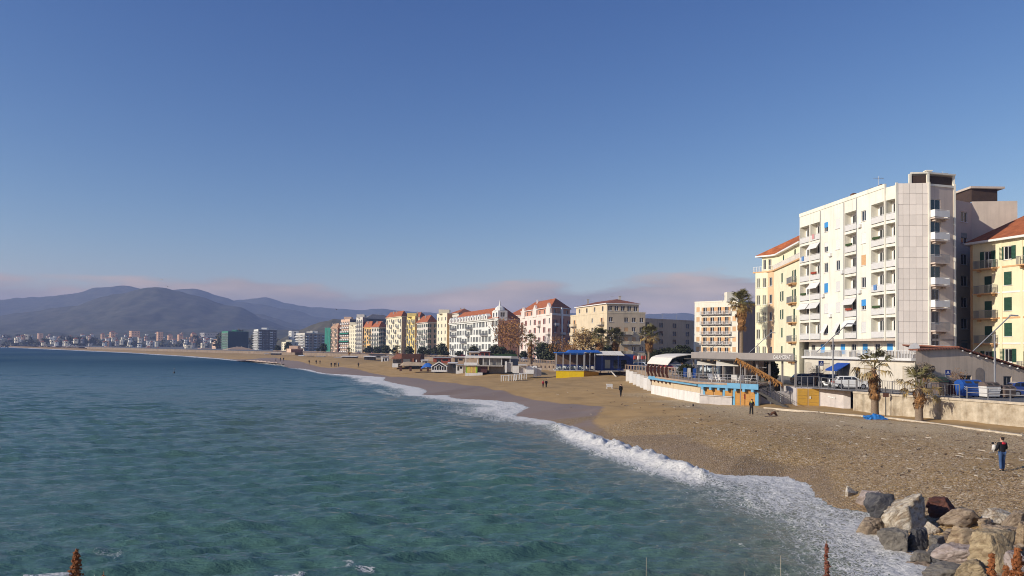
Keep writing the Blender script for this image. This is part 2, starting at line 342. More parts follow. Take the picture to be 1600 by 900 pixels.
gc = mix(ma('MULTIPLY', dry, .55), gc, mix(rng_(sepv.outputs[2], 0, 1), (.46, .345, .20), (.72, .60, .42)))
gm = rng_(ma('ADD', grv, ma('MULTIPLY', ma('SUBTRACT', n3.outputs[0], .5), 1.4)), .3, .75, 0, 1, True)
c = mix(gm, c, gc)
wc = mix(gm, (.25, .175, .12), mix(.45, gc, (.14, .098, .066)))
wf = rng_(ma('ADD', wet, ma('MULTIPLY', ma('SUBTRACT', n1.outputs[0], .5), .25)), .35, .65, 0, 1, True)
c = mix(wf, c, wc)
st = noise(1.0, 6, .7, (.35, 3.2, 1, .9)); c = mix(ma('MULTIPLY', rng_(st.outputs[0], .56, .72), ma('MULTIPLY', wf, .35)), c, (.42, .38, .36))
t.links.new(c, pb.inputs['Base Color'])
t.links.new(rng_(wf, 0, 1, .95, rng_(gm, 0, 1, .45, .65)), pb.inputs['Roughness']); t.links.new(rng_(wf, 0, 1, .1, .2), pb.inputs['Specular IOR Level'])
nn = bump(vp.outputs['Distance'], ma('MULTIPLY', gm, .9), .08); nn = bump(n2.outputs[0], rng_(wf, 0, 1, .55, .05), .05, nn)
t.links.new(nn, pb.inputs['Normal'])
NR, NC = 760, 480
Dd = np.geomspace(14, 3600, NR); U = np.linspace(-450, 2300, NC)
Y = np.repeat(Dd[:, None], NC, 1); X = (U[None, :] - 800) / FPX * Y
s = shore(X, Y); Z = bz(X, Y, s)
wp = WL[5:-3] + WE[::-1]
wet = np.where(inpoly(X, Y, wp) | (s > -1.2), 1, 0); dwe = pdist(X, Y, WE)
wet = np.where(wet > 0, .5 + np.clip(dwe / 3, 0, .5), .5 - np.clip(dwe / 3, 0, .5)); wet = np.where(s > -1, 1, wet)
d = -s
grav = sm(120, 70, Y) * (.35 + .45 * sm(.46, .62, fbm(X * .06 + 5, Y * .09, 3))) + .5 * np.exp(-((d - 20) / 7) ** 2) * (Y < 130) + .25 * sm(3, 8, d) * sm(95, 60, Y) + .45 * sm(12, 4, d) * sm(92, 70, Y)
grav = np.where(Y > 75, grav * sm(34, 24, d), grav); pe = pdist(X, Y, EDGE); grav = grav * sm(4.5, 7.5, pe)
Z = Z + (fbm(X * 2.2, Y * 2.2, 3) - .5) * .10 * sm(120, 60, Y) * sm(2, 6, d)
beach = gridobj('beach', X, Y, Z, mbch, (s < 4) & ~((pe > 25) & inpoly(X, Y, EDGE + [(9000, 3300), (9000, 8)])), dict(wet=wet, gravel=np.clip(grav, 0, 1), dry=sm(11, 21, d + 5 * (fbm(X * .09, Y * .09, 3) - .5))))
tag(beach, kind='structure')

# pebbles lying on the near beach (one mass)
def pebbles(n, name, mats_, sz, region, seed):
    r = np.random.default_rng(seed); px = r.uniform(region[0], region[1], n * 3); py = region[2] + (region[3] - region[2]) * r.random(n * 3) ** .8
    d_ = np.stack([ray(a, b) for a, b in zip(px, py)]); tz = (1.6 - CAMZ) / d_[:, 2]; x = d_[:, 0] * tz; y = d_[:, 1] * tz
    s_ = shore(x, y); pe_ = pdist(x, y, EDGE); k = (s_ < -2.0) & (pe_ > 5) & ((fbm(x * .12 + 9, y * .2, 3) + r.normal(0, .08, len(x))) > .47); x = x[k][:n]; y = y[k][:n]; s_ = s_[k][:n]; z = bz(x, y, s_)
    base = np.array([(1, 0, 0), (.3, .9, 0), (-.8, .55, 0), (-.75, -.6, 0), (.35, -.9, 0), (.1, .05, .8), (-.2, .1, -.5)]); fs = np.array([(0, 1, 5), (1, 2, 5), (2, 3, 5), (3, 4, 5), (4, 0, 5)])
    m_ = len(x); a = r.uniform(0, 6.28, m_); sz_ = sz * r.lognormal(0, .45, m_); ca, sa = np.cos(a), np.sin(a)
    V = base[None] * sz_[:, None, None] * np.stack([r.uniform(.8, 1.5, m_), r.uniform(.6, 1, m_), r.uniform(.5, .9, m_)], -1)[:, None, :]
    V2 = V.copy(); V2[..., 0] = V[..., 0] * ca[:, None] - V[..., 1] * sa[:, None]; V2[..., 1] = V[..., 0] * sa[:, None] + V[..., 1] * ca[:, None]
    V2 += np.stack([x, y, z + .01], -1)[:, None, :]
    F = (fs[None] + (np.arange(m_) * 7)[:, None, None]).reshape(-1, 3)
    me = bpy.data.meshes.new(name); me.vertices.add(m_ * 7); me.vertices.foreach_set('co', V2.astype(np.float32).ravel()); me.loops.add(F.size); me.loops.foreach_set('vertex_index', F.astype(np.int32).ravel())
    me.polygons.add(len(F)); me.polygons.foreach_set('loop_start', np.arange(0, F.size, 3, dtype=np.int32))
    for q in mats_: me.materials.append(q)
    me.polygons.foreach_set('material_index', np.repeat(r.integers(0, len(mats_), m_), 5).astype(np.int32)); me.update(calc_edges=True); return ob(name, me)
pm = [mat('pebble_%d' % i, cc, .85, .25, 3) for i, cc in enumerate(((.46, .34, .20), (.34, .235, .13), (.52, .42, .29), (.20, .14, .09), (.40, .28, .155)))]
tag(pebbles(45000, 'pebbles', pm, .036, (850, 1680, 645, 790), 5), 'loose mixed pebbles strewn over the near beach', 'pebbles', kind='stuff')

# wrack line: dry twigs and weed stranded along the beach
def wrack(n, seed):
    r = np.random.default_rng(seed); mb = MB(); px = r.uniform(700, 1640, n); py = r.uniform(605, 760, n)
    for a, c_ in zip(px, py):
        g_ = G(a, c_, 1.6); d_ = -float(shore(np.array([g_.x]), np.array([g_.y]))[0])
        if d_ < 4 or float(pdist(np.array([g_.x]), np.array([g_.y]), EDGE)[0]) < 3: continue
        if abs(d_ - 13 - 3 * math.sin(g_.y * .07)) > 2.2 and r.random() < .72: continue
        z = bz1(g_.x, g_.y) + .03; L_ = r.uniform(.08, .45); th = r.uniform(0, 3.14); mb.bar((g_.x, g_.y, z), (g_.x + L_ * math.cos(th), g_.y + L_ * math.sin(th), z + r.uniform(0, .05)), .05, .045, int(r.integers(0, 2)))
    return mb.obj('wrack', [mat('stranded_twig', (.13, .085, .055), .95, .4, 6), mat('bleached_twig', (.48, .42, .34), .95, .2, 6)])
tag(wrack(1500, 12), 'stranded twigs and weed along the wrack line', 'wrack', kind='stuff')
# inland ground, far land
asph = mat('pavement_grey', (.17, .165, .16), .9, .25, .4, .3, 6)
mb = MB(); pl = EDGE + [(-4500, 6000), (9000, 6000), (9000, -60), (80, -60)]
mb.add([(a, b, 4.1) for a, b in pl], [tuple(range(len(pl) - 1, -1, -1))]); tag(mb.obj('pavement', asph), kind='structure')
# embankment below the camera
emb = mat('embankment_earth', (.25, .2, .13), .95, .4, 1.5, .8, 4)
X, Y = np.meshgrid(np.linspace(-45, 70, 90), np.linspace(-30, 18, 50)); Z = np.clip(6.55 - np.maximum(Y - 1, 0) * .52, -2, 7) + (fbm(X * .6, Y * .6, 3) - .5) * .5
Z = np.where(X > 12, np.minimum(Z, 6.4 - (X - 12) * .06), Z)
tag(gridobj('embankment', X, Y, Z, emb), kind='structure')
EMB = lambda x, y: float(6.55 - max(y - 1, 0) * .52)

# ------------------------------------------------------------------ hills and mountains
wood = mat('hill_woodland', (.025, .034, .018), .95, .5, .03, col2=(.11, .10, .065))
def ridge(name, prof, D, depth, lump, seed, m=wood, front=1.0):
    us = np.linspace(prof[0][0], prof[-1][0], 260); ys = np.interp(us, [p[0] for p in prof], [p[1] for p in prof])
    hs = np.array([P(a, b, D).z for a, b in zip(us, ys)]); xs = np.array([P(a, 520, D).x for a in us]) / D
    ts = np.concatenate([np.linspace(-1, 0, 26), np.linspace(0, 1, 9)[1:]])
    YY = np.repeat((D + ts * depth)[:, None], len(us), 1); YY = np.where(ts[:, None] < 0, D + ts[:, None] * depth * front, YY)
    XX = xs[None, :] * (D + 0 * YY) + (YY - D) * xs[None, :] * .6
    sh = (1 - np.abs(ts)) ** 1.15
    nse = (fbm(XX / lump + seed, YY / lump, 5) - .5) * 2; gul = np.abs(fbm(XX / lump * 1.3 + seed, YY / lump * .5 + 7, 4) - .5) * 2
    ZZ = 4 + (hs[None, :] - 4) * np.clip(sh[:, None] + .30 * nse * (1 - sh[:, None]) * (sh[:, None] > .02) - .22 * gul * (1 - sh[:, None]) * sh[:, None] * 2, 0, 1.0)
    ZZ += (fbm(XX / lump * 9, YY / lump * 9, 2) - .5) * lump * .03 * (sh[:, None] > .05)
    return tag(gridobj(name, XX, YY, ZZ, m), kind='structure')
ridge('mountain', [(-500, 500), (-300, 480), (-120, 470), (0, 467), (60, 464), (110, 457), (150, 450), (180, 447), (215, 450), (260, 455), (300, 452), (325, 458), (370, 470), (480, 490), (560, 505)], 4300, 1100, 760, 3)
ridge('mountain', [(250, 500), (330, 478), (370, 469), (410, 464), (440, 471), (480, 479), (520, 482), (560, 484), (600, 482), (640, 487), (700, 490), (800, 492), (900, 490), (1000, 492), (1060, 489), (1100, 494), (1300, 500), (1500, 498), (2100, 505)], 5000, 900, 770, 11)
ridge('hill', [(-400, 506), (-200, 501), (-60, 497), (0, 494), (60, 486), (120, 476), (160, 464), (200, 454), (228, 448.5), (248, 449), (275, 455), (310, 462), (345, 475), (380, 482), (410, 497), (440, 508), (480, 520), (520, 534)], 3000, 950, 460, 5)
ridge('hill', [(330, 520), (370, 498), (395, 489), (420, 494), (450, 503), (490, 514), (540, 526)], 3600, 500, 320, 15)
ridge('hill', [(-300, 529), (-100, 524), (0, 524), (60, 522), (85, 519), (110, 523), (150, 524), (180, 520), (240, 518), (300, 519), (340, 519), (390, 514), (420, 514), (450, 516), (475, 514), (500, 522), (560, 530)], 1950, 330, 130, 25)
ridge('hill', [(440, 530), (460, 519), (480, 510), (500, 503), (520, 499), (540, 500), (570, 503), (620, 510), (680, 520), (760, 530)], 1150, 260, 90, 35, mat('near_hill_scrub', (.075, .072, .045), .95, .5, .05, col2=(.13, .115, .085)))
# ------------------------------------------------------------------ buildings
GLASS = glassmat('window_glass'); WHITE = mat('white_paint', (.78, .77, .74), .6, .1, 3, rnd=.06); GREYM = mat('grey_metal', (.33, .33, .34), .5, .15, 4, metal=.3)
def cols(name, c, **k): return mat(name, c, .85, .12, .35, .15, 25, streak=k.pop('streak', .22), **k)
SHG = mat('green_shutter', (.02, .075, .045), .6, .3, 5, rnd=.25); SHB = mat('brown_shutter', (.20, .10, .05), .6, .3, 5, rnd=.25); SHGY = mat('grey_shutter', (.30, .31, .28), .6, .2, 5, rnd=.2)
SHW = mat('white_blind', (.72, .71, .68), .6, .1, 5, rnd=.08); SHBL = mat('blue_blind', (.06, .30, .66), .5, .12, 5, rnd=.12); SHO = mat('orange_blind', (.66, .40, .20), .6, .15, 5, rnd=.1); SHR = mat('red_shutter', (.30, .06, .04), .6, .2, 5, rnd=.2)
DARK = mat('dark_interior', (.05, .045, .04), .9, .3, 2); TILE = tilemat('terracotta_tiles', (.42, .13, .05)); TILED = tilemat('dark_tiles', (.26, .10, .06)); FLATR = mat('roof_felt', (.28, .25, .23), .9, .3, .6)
CONC = mat('concrete', (.48, .45, .41), .9, .25, .8, .4, 9, streak=.3)
_mc = {}
def cached(key, fn):
    if key not in _mc: _mc[key] = fn()
    return _mc[key]
def m_window(w, h, dp, fr):
    def f():
        mb = MB(); t = .07
        mb.box(-w/2, -w/2 + t, dp - .07, dp + .02, 0, h); mb.box(w/2 - t, w/2, dp - .07, dp + .02, 0, h); mb.box(-w/2 + t, w/2 - t, dp - .07, dp + .02, 0, t); mb.box(-w/2 + t, w/2 - t, dp - .07, dp + .02, h - t, h)
        mb.box(-.03, .03, dp - .06, dp + .02, t, h - t); mb.box(-w/2 - .1, w/2 + .1, -.1, dp - .075, -.07, -.002)
        return mb.mesh('window', [fr])
    return cached(('w', w, h, dp, fr.name), f)
def m_pane(w, h, dp, g): return cached(('p', w, h, dp, g.name), lambda: MB().box(-w/2 + .06, w/2 - .06, dp - .03, dp + .01, .06, h - .06).mesh('pane', [g]))
def m_winlow(w, h, dp, fr, g):
    def f():
        mb = MB(); mb.quad((-w/2, dp, 0), (w/2, dp, 0), (w/2, dp, h), (-w/2, dp, h), 1); mb.box(-.07, .07, dp - .05, dp - .005, .1, h); mb.box(-w/2, w/2, dp - .05, dp - .005, 0, .1); mb.box(-w/2 - .12, w/2 + .12, -.1, dp - .055, -.09, -.003)
        return mb.mesh('window', [fr, g])
    return cached(('wl', w, h, dp, fr.name, g.name), f)
def m_shut(w, h, y0, m, slats=True):
    def f():
        mb = MB(); mb.box(-w/2, w/2, y0, y0 + .03, 0, h)
        if slats:
            k = max(4, int(h / .16))
            for i in range(k): z = .05 + i * (h - .1) / k; mb.hexa([(-w/2 + .05, y0 - .025, z), (w/2 - .05, y0 - .025, z), (w/2 - .05, y0 - .001, z), (-w/2 + .05, y0 - .001, z), (-w/2 + .05, y0 - .008, z + .09), (w/2 - .05, y0 - .008, z + .09), (w/2 - .05, y0 - .001, z + .09), (-w/2 + .05, y0 - .001, z + .09)])
        return mb.mesh('shutter', [m])
    return cached(('s', w, h, y0, m.name, slats), f)
def m_balc(w, d, m): return cached(('b', w, d, m.name), lambda: MB().box(-w/2, w/2, -d, -.005, -.16, 0).box(-w/2 + .3, -w/2 + .45, -d * .7, -.01, -.42, -.165).box(w/2 - .45, w/2 - .3, -d * .7, -.01, -.42, -.165).mesh('balcony', [m]))
def m_rail(w, d, kind, m, h=1.0):
    def f():
        mb = MB(); y = -d + .05
        if kind == 'panel':
            mb.box(-w/2, w/2, y - .03, y + .03, .08, h - .12); mb.box(-w/2, w/2, y - .035, y + .035, h - .06, h)
            if d > .3:
                for s in (-1, 1): mb.box(s * (w/2 - .03) - .03, s * (w/2 - .03) + .03, y + .04, -.02, .08, h)
        else:
            step = .14 if kind == 'bars' else .32; tk = .014 if kind == 'bars' else .03
            n = max(2, int(w / step))
            for i in range(n + 1): x = -w/2 + w * i / n; mb.box(x - tk, x + tk, y - tk, y + tk, 0, h)
            mb.box(-w/2 - .02, w/2 + .02, y - .035, y + .035, h + .001, h + .05)
            if d > .3:
                k = max(1, int(d / step))
                for s in (-1, 1):
                    for i in range(k): yy = y + (d - .05) * (i + 1) / k - .04; mb.box(s * w/2 - tk, s * w/2 + tk, yy - tk, yy + tk, 0, h)
                    mb.box(s * w/2 - .03, s * w/2 + .03, y + .04, -.02, h + .001, h + .05)
        return mb.mesh('railing', [m])
    return cached(('r', w, d, kind, m.name, h), f)

class B:
    """a building: wall mesh collected in world space, parts placed on its facades"""
    def __init__(s, name, label, z0, fp, cat='building', group=None):
        s.fp = [Vector((p[0], p[1], 0)) for p in fp]; s.z0 = z0; s.o = s.fp[0].copy(); s.o.z = z0
        s.root = thing(name, label, cat, s.o, 0, group); s.wall = MB(); s.mats = []; s.rnd = random.Random(hash(label) % 1000 if False else sum(map(ord, label)))
    def mi(s, m):
        if m not in s.mats: s.mats.append(m)
        return s.mats.index(m)
    def put(s, name, me, A, ux, x, z, parent=None):
        if parent is not None: return ob(name, me, parent)
        p = A + ux * x; return ob(name, me, s.root, (p.x - s.o.x, p.y - s.o.y, z - s.z0), math.atan2(ux.y, ux.x))
    def part(s, name, mb, mats, parent=None, smooth=False):   # world-space geometry as a part
        mb.v = [(a - s.o.x, b - s.o.y, c - s.z0) for a, b, c in mb.v]; return mb.obj(name, mats, parent or s.root, smooth=smooth)
    def facade(s, i, rows, zs, wall, lod=1, fr=None, sh=SHG, ww=1.1, wh=1.6, sill=.9, dp=.16, margin=.0, balm=None, railm=None, railk='coarse', bald=1.0, glass=None, zb=None, zt=None, xs=None, balw=None, A=None, Bp=None, awn=None, loggia_m=None):
        fr = fr or WHITE; glass = glass or GLASS; balm = balm or CONC; railm = railm or GREYM; rd = s.rnd
        A = A or s.fp[i]; Bp = Bp or s.fp[(i + 1) % len(s.fp)]; ux = (Bp - A).normalized(); Lh = (Bp - A).length; iny = Vector((-ux.y, ux.x, 0))
        zb = s.z0 if zb is None else zb; zt = zs[0] if zt is None else zt; wm = s.mi(wall); rev = wm
        ops = []
        for ri, row in enumerate(rows):           # rows run from the top storey down; zs[ri+1] is that storey's floor
            z = zs[ri + 1]; fh = zs[ri] - z; n = len(row)
            for bi, ch in enumerate(row):
                if ch == '.': continue
                bw = (Lh - 2 * margin) / n; x = margin + bw * (bi + .5) if xs is None else xs[bi] * Lh
                w, h, sl = min(ww, bw * .6), min(wh, fh - sill - .3), sill
                if ch in 'dDb': sl = .06; h = min(2.25, fh - .5)
                if ch == 'l' or ch == 'L': w = bw - .3; sl = .02; h = fh - .34
                if ch == 'v': w = bw * .82; sl = .95; h = fh - 1.3
                if ch == 's': w = min(bw - .7, 3.2); sl = .02; h = min(2.7, fh - .6)
                w, h, z_ = round(w, 2), round(h, 2), z + sl; x0, x1 = x - w/2, x + w/2
                dep = 1.02 if ch in 'lL' else dp
                ops.append((x0, x1, z_, z_ + h, dep)); 
                if ch in 'lL':
                    if lod == 0:
                        o = s.put('loggia_door', m_window(round(w * .4, 2), round(h - .35, 2), .02, fr), A + iny * .95, ux, x - w * .12, z_ + .02); s.put('pane', m_pane(round(w * .4, 2), round(h - .35, 2), .02, glass), A, ux, 0, 0, o)
                    o = s.put('railing', m_rail(round(w - .04, 2), .0, railk, railm), A + iny * -.06, ux, x, z_ + .02)
                    if ch == 'L': o2 = s.put('awning', cached(('aw', w, (awn or SHW).name), lambda: MB().hexa([(-w/2, -.7, h - 1.0), (w/2, -.7, h - 1.0), (w/2, -.02, h - .08), (-w/2, -.02, h - .08), (-w/2, -.7, h - .96), (w/2, -.7, h - .96), (w/2, -.02, h - .03), (-w/2, -.02, h - .03)]).mesh('awning', [awn or SHW])), A, ux, x, z_)
                    continue
                if ch == 's':
                    o = s.put('roller_door', m_shut(w, h, .12, sh, True), A, ux, x, z_); continue
                closed = ch in 'cDkK'
                if lod == 0:
                    o = s.put('window', m_window(w, h, dp, fr), A, ux, x, z_); s.put('pane', m_pane(w, h, dp, glass), A, ux, 0, 0, o)
                else: o = s.put('window', m_winlow(w, h, dp, fr, glass), A, ux, x, z_)
                if ch in 'wd':
                    for sg in (-1, 1):
                        q = s.put('shutter', m_shut(round(w * .52, 2), h, -.05, sh, lod == 0), A, ux, 0, 0, o); q.location.x = sg * w * .78
                elif ch in 'cD':
                    q = s.put('shutter', m_shut(round(w - .02, 2), h, .03, sh, lod == 0), A, ux, 0, 0, o)
                elif ch in 'kK':
                    hh = round(h * (.45 if ch == 'k' else .98), 2); q = s.put('roller_blind', m_shut(round(w - .02, 2), hh, .02, sh, False), A, ux, 0, 0, o); q.location.z = h - hh
                elif ch == 'o':
                    q = s.put('awning_blind', cached(('ob', w, h, sh.name), lambda: MB().hexa([(-w/2, -.75, .1), (w/2, -.75, .1), (w/2, -.70, .1), (-w/2, -.70, .1), (-w/2, -.02, h), (w/2, -.02, h), (w/2, .02, h), (-w/2, .02, h)]).mesh('awning_blind', [sh])), A, ux, 0, 0, o)
                if ch in 'dDb':
                    bwid = round(balw or min(bw * .92, w + 1.5), 2)
                    q = s.put('balcony', m_balc(bwid, bald, balm), A, ux, x, z - .0); s.put('railing', m_rail(bwid, bald, railk, railm), A, ux, 0, 0, q)
        ex = sorted({0., Lh, *[o[0] for o in ops], *[o[1] for o in ops]}); ez = sorted({zb, zt, *[o[2] for o in ops], *[o[3] for o in ops]})
        ex = [e for e in ex if -1e-6 <= e <= Lh + 1e-6]; ez = [e for e in ez if zb - 1e-6 <= e <= zt + 1e-6]
        def q3(x, d, z): p = A + ux * x + iny * d; return (p.x, p.y, z)
        for a, b in zip(ez[:-1], ez[1:]):
            run = None
            for k, (c, d) in enumerate(zip(ex[:-1], ex[1:])):
                mx_, mz_ = (c + d) / 2, (a + b) / 2; hole = any(o[0] < mx_ < o[1] and o[2] < mz_ < o[3] for o in ops)
                if hole:
                    if run is not None: s.wall.quad(q3(run, 0, a), q3(c, 0, a), q3(c, 0, b), q3(run, 0, b), wm); run = None
                elif run is None: run = c
            if run is not None: s.wall.quad(q3(run, 0, a), q3(Lh, 0, a), q3(Lh, 0, b), q3(run, 0, b), wm)
        for x0, x1, z0, z1, d in ops:
            for a, b in (((x0, z0), (x1, z0)), ((x1, z0), (x1, z1)), ((x1, z1), (x0, z1)), ((x0, z1), (x0, z0))):
                s.wall.quad(q3(a[0], 0, a[1]), q3(b[0], 0, b[1]), q3(b[0], d, b[1]), q3(a[0], d, a[1]), wm)
            if d > 1: s.wall.quad(q3(x0, d, z0), q3(x1, d, z0), q3(x1, d, z1), q3(x0, d, z1), s.mi(loggia_m) if loggia_m else wm)
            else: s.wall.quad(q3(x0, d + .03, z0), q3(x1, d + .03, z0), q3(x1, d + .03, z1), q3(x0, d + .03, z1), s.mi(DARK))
        return A, ux, iny, Lh
    def blank(s, i, wall, zb=None, zt=None, A=None, Bp=None):
        A = A or s.fp[i]; Bp = Bp or s.fp[(i + 1) % len(s.fp)]; zb = s.z0 if zb is None else zb
        s.wall.quad((A.x, A.y, zb), (Bp.x, Bp.y, zb), (Bp.x, Bp.y, zt), (A.x, A.y, zt), s.mi(wall))
    def flat(s, z, m, fp=None, par=0, pm=None):
        fp = fp or s.fp; s.wall.add([(p.x, p.y, z) for p in fp], [tuple(range(len(fp)))], s.mi(m))
        if par:
            mb = MB(); n = len(fp); cen = sum(fp, Vector()) / n
            for i in range(n):
                a, b = fp[i], fp[(i + 1) % n]; u = (b - a).normalized(); inn = Vector((-u.y, u.x, 0)) * .25; o_ = inn * -.25; e = u * .2
                mb.hexa([(*(a + o_)[:2], z + .003), (*(b + o_)[:2], z + .003), (*(b + inn - e)[:2], z + .003), (*(a + inn + e)[:2], z + .003), (*(a + o_)[:2], z + par), (*(b + o_)[:2], z + par), (*(b + inn - e)[:2], z + par), (*(a + inn + e)[:2], z + par)])
            s.part('parapet', mb, pm or m)
    def hip(s, z, rise, m, fp=None, over=.6, ridge=.5, eave=None):
        fp = fp or s.fp; n = len(fp); cen = sum(fp, Vector()) / n
        ev = []
        for i in range(n):
            a, p, b = fp[i - 1], fp[i], fp[(i + 1) % n]; u1 = (p - a).normalized(); u2 = (b - p).normalized(); n1 = Vector((u1.y, -u1.x, 0)); n2 = Vector((u2.y, -u2.x, 0)); d = (n1 + n2); d = d / max(.4, d.length_squared) * 2; ev.append(p + d * over)
        mb = MB()
        if n == 4:
            e = [(fp[(i + 1) % 4] - fp[i]).length for i in range(4)]; k = 0 if e[0] + e[2] >= e[1] + e[3] else 1
            m1 = (ev[k] + ev[(k + 3) % 4]) / 2; m2 = (ev[(k + 1) % 4] + ev[(k + 2) % 4]) / 2
            Lr = (m2 - m1).length; wd = e[(k + 1) % 4]; ins = min(.5, ridge * wd / Lr); r1 = m1.lerp(m2, ins); r2 = m2.lerp(m1, ins)
            vs = [(*v[:2], z) for v in ev] + [(*r1[:2], z + rise), (*r2[:2], z + rise)]
            a, b, c, d = k, (k + 1) % 4, (k + 2) % 4, (k + 3) % 4
            mb.add(vs, [(a, b, 5, 4), (b, c, 5), (c, d, 4, 5), (d, a, 4)])
        else:
            vs = [(*v[:2], z) for v in ev] + [(*cen[:2], z + rise)]; mb.add(vs, [(i, (i + 1) % n, n) for i in range(n)])
        r = s.part('roof', mb, m)
        mb = MB(); mb.prism([v[:2] for v in ev], z - .28, z - .004); s.part('cornice', mb, eave or WHITE, r)
        return r
    def chimneys(s, pts, z, m=None, h=1.4):
        for p in pts:
            mb = MB(); mb.box(p[0] - .35, p[0] + .35, p[1] - .3, p[1] + .3, z - .8, z + h); mb.box(p[0] - .45, p[0] + .45, p[1] - .4, p[1] + .4, z + h + .003, z + h + .12); s.part('chimney', mb, m or CONC)
    def antenna(s, pts, z):
        for p in pts:
            mb = MB(); mb.tube([(p[0], p[1], z), (p[0], p[1], z + 2.6)], .03, 4); mb.bar((p[0] - .7, p[1], z + 2.3), (p[0] + .7, p[1], z + 2.3), .04, .04)
            for k in range(5): mb.bar((p[0] - .6 + k * .3, p[1] - .25, z + 2.3), (p[0] - .6 + k * .3, p[1] + .25, z + 2.3), .03, .03)
            s.part('antenna', mb, GREYM)
    def done(s): return s.part('wall', s.wall, s.mats)

def storeys(z0, zt, n, top=.6): h = (zt - top - z0) / n; return [zt - top - h * i for i in range(n + 1)]
def XY(px, D, py=540): p = P(px, py, D); return (p.x, p.y)
Z0 = 4.1

# --- tall white block
CREAMW = cols('white_render', (.84, .805, .68), streak=.2); CLAD = mat('cladding_panel', (.86, .785, .69), .55, .10, .8, rnd=.07); GREYW = cols('grey_render', (.60, .51, .42), streak=.15); LOGG = mat('loggia_white', (.82, .81, .76), .8, .1, 1)
DBROWN = mat('dark_brown_screen', (.07, .045, .035), .8, .3, 3)
a_, b_ = XY(1249, 127), XY(1383, 103.5)
tb = B('apartment_block', 'tall white ten-storey apartment block with balcony columns and pale panel-clad corner', Z0, [a_, b_, XY(1401, 101.6), XY(1452, 101), XY(1492, 102.2), XY(1495, 112), XY(1519, 114), XY(1591, 113), (80, 136), (52, 132)], 'apartment block')
zs = storeys(10.3, 30.2, 6, 1.4); za = 10.3
tb.facade(0, ['llpplpl', 'lLkplKl', 'llpplKl', 'lLpKlpl', 'LLKKLpl', 'llooLKl'], zs, CREAMW, lod=0, ww=1.15, wh=1.45, railk='panel', railm=mat('balcony_panel', (.66, .65, .62), .6, .1, 2), zb=za, zt=30.2, loggia_m=LOGG, xs=None, sh=SHW, awn=SHW)
# blue and orange blinds on some windows
def addblind(f, bi, nb, z, m, frac=1.0, kind='K'):
    A = tb.fp[0]; Bq = tb.fp[1]; ux = (Bq - A).normalized(); Lh = (Bq - A).length; iny = Vector((-ux.y, ux.x, 0)); x = Lh * (bi + .5) / nb
    hh = round(1.45 * frac, 2)
    tb.put('roller_blind', m_shut(1.11, hh, .01, m, False), A, ux, x, z + .9 + 1.45 - hh)
addblind(0, 2, 7, zs[1], SHBL, .55); addblind(0, 2, 7, zs[4], SHBL, .97); addblind(0, 5, 7, zs[3], SHO, .97); addblind(0, 5, 7, zs[5], SHBL, .6); addblind(0, 3, 7, zs[2], SHW, .97); addblind(0, 3, 7, zs[1], SHW, .97)
tb.facade(1, ['l'] * 6, zs, CREAMW, lod=0, railk='panel', railm=mat('side_panel', (.66, .65, .62), .6, .1, 2), zb=za, zt=30.2, loggia_m=LOGG)
tb.blank(2, mat('joint_grey', (.36, .32, .29), .9), 4.1, 30.0)
A = tb.fp[2]; Bq = tb.fp[3]; ux = (Bq - A).normalized(); Lh = (Bq - A).length; nx, nzc = 5, 16
pan = MB().box(.015, Lh / nx - .015, -.07, -.005, .015, (30.4 - 8.3) / nzc - .015).mesh('panel', [CLAD])
for i in range(nx):
    for j in range(nzc): 
        q = tb.put('panel', pan, A, ux, Lh / nx * i, 8.3 + (30.4 - 8.3) / nzc * j); q.location.y += random.uniform(-.012, .012)
zs2 = storeys(8.4, 29.2, 7, .5)
TROS = cols('rosy_render', (.66, .55, .46), streak=.15)
tb.facade(3, ['v.', 'v.', 'v.', 'v.', 'p.', 'p.', 'p.'], zs2, TROS, lod=0, zb=4.1, zt=30.0, ww=1.5)
A3, B3 = tb.fp[3], tb.fp[4]; u3 = (B3 - A3).normalized()
for k in range(1, 8):
    q = tb.put('balcony', m_balc(2.4, .9, TROS), A3, u3, 1.3, zs2[k] + .05); tb.put('railing', m_rail(2.4, .9, 'panel' if k % 3 else 'bars', LOGG if k % 3 else GREYM), A3, u3, 0, 0, q)
tb.blank(4, TROS, 4.1, 30.0)
tb.facade(5, ['p', 'k', 'p', 'p', 'p', 'p', 'K'], storeys(8, 30.4, 7, .8), GREYW, lod=0, zb=4.1, zt=30.4, ww=1.6, wh=1.5, sh=SHGY)
tb.blank(6, GREYW, 4.1, 30.6); tb.blank(7, GREYW, 4.1, 30.6); tb.blank(8, GREYW, 4.1, 30.6); tb.blank(9, CREAMW, 4.1, 30.2)
tb.flat(30.0, FLATR)
# overhang soffit and recessed storey with blue windows
iny = Vector((-(tb.fp[1] - tb.fp[0]).normalized().y, (tb.fp[1] - tb.fp[0]).normalized().x, 0))
tb.wall.prism([p[:2] for p in tb.fp], 10.0, 10.29, tb.mi(GREYW))
A = tb.fp[0] + iny * 1.6; Bq = tb.fp[1] + iny * 1.6
tb.facade(0, ['pKpKpKpK'], [9.98, 8.0], CREAMW, lod=0, A=A, Bp=Bq, zb=4.1, zt=9.98, ww=1.3, wh=1.5, sill=.15, sh=SHBL)
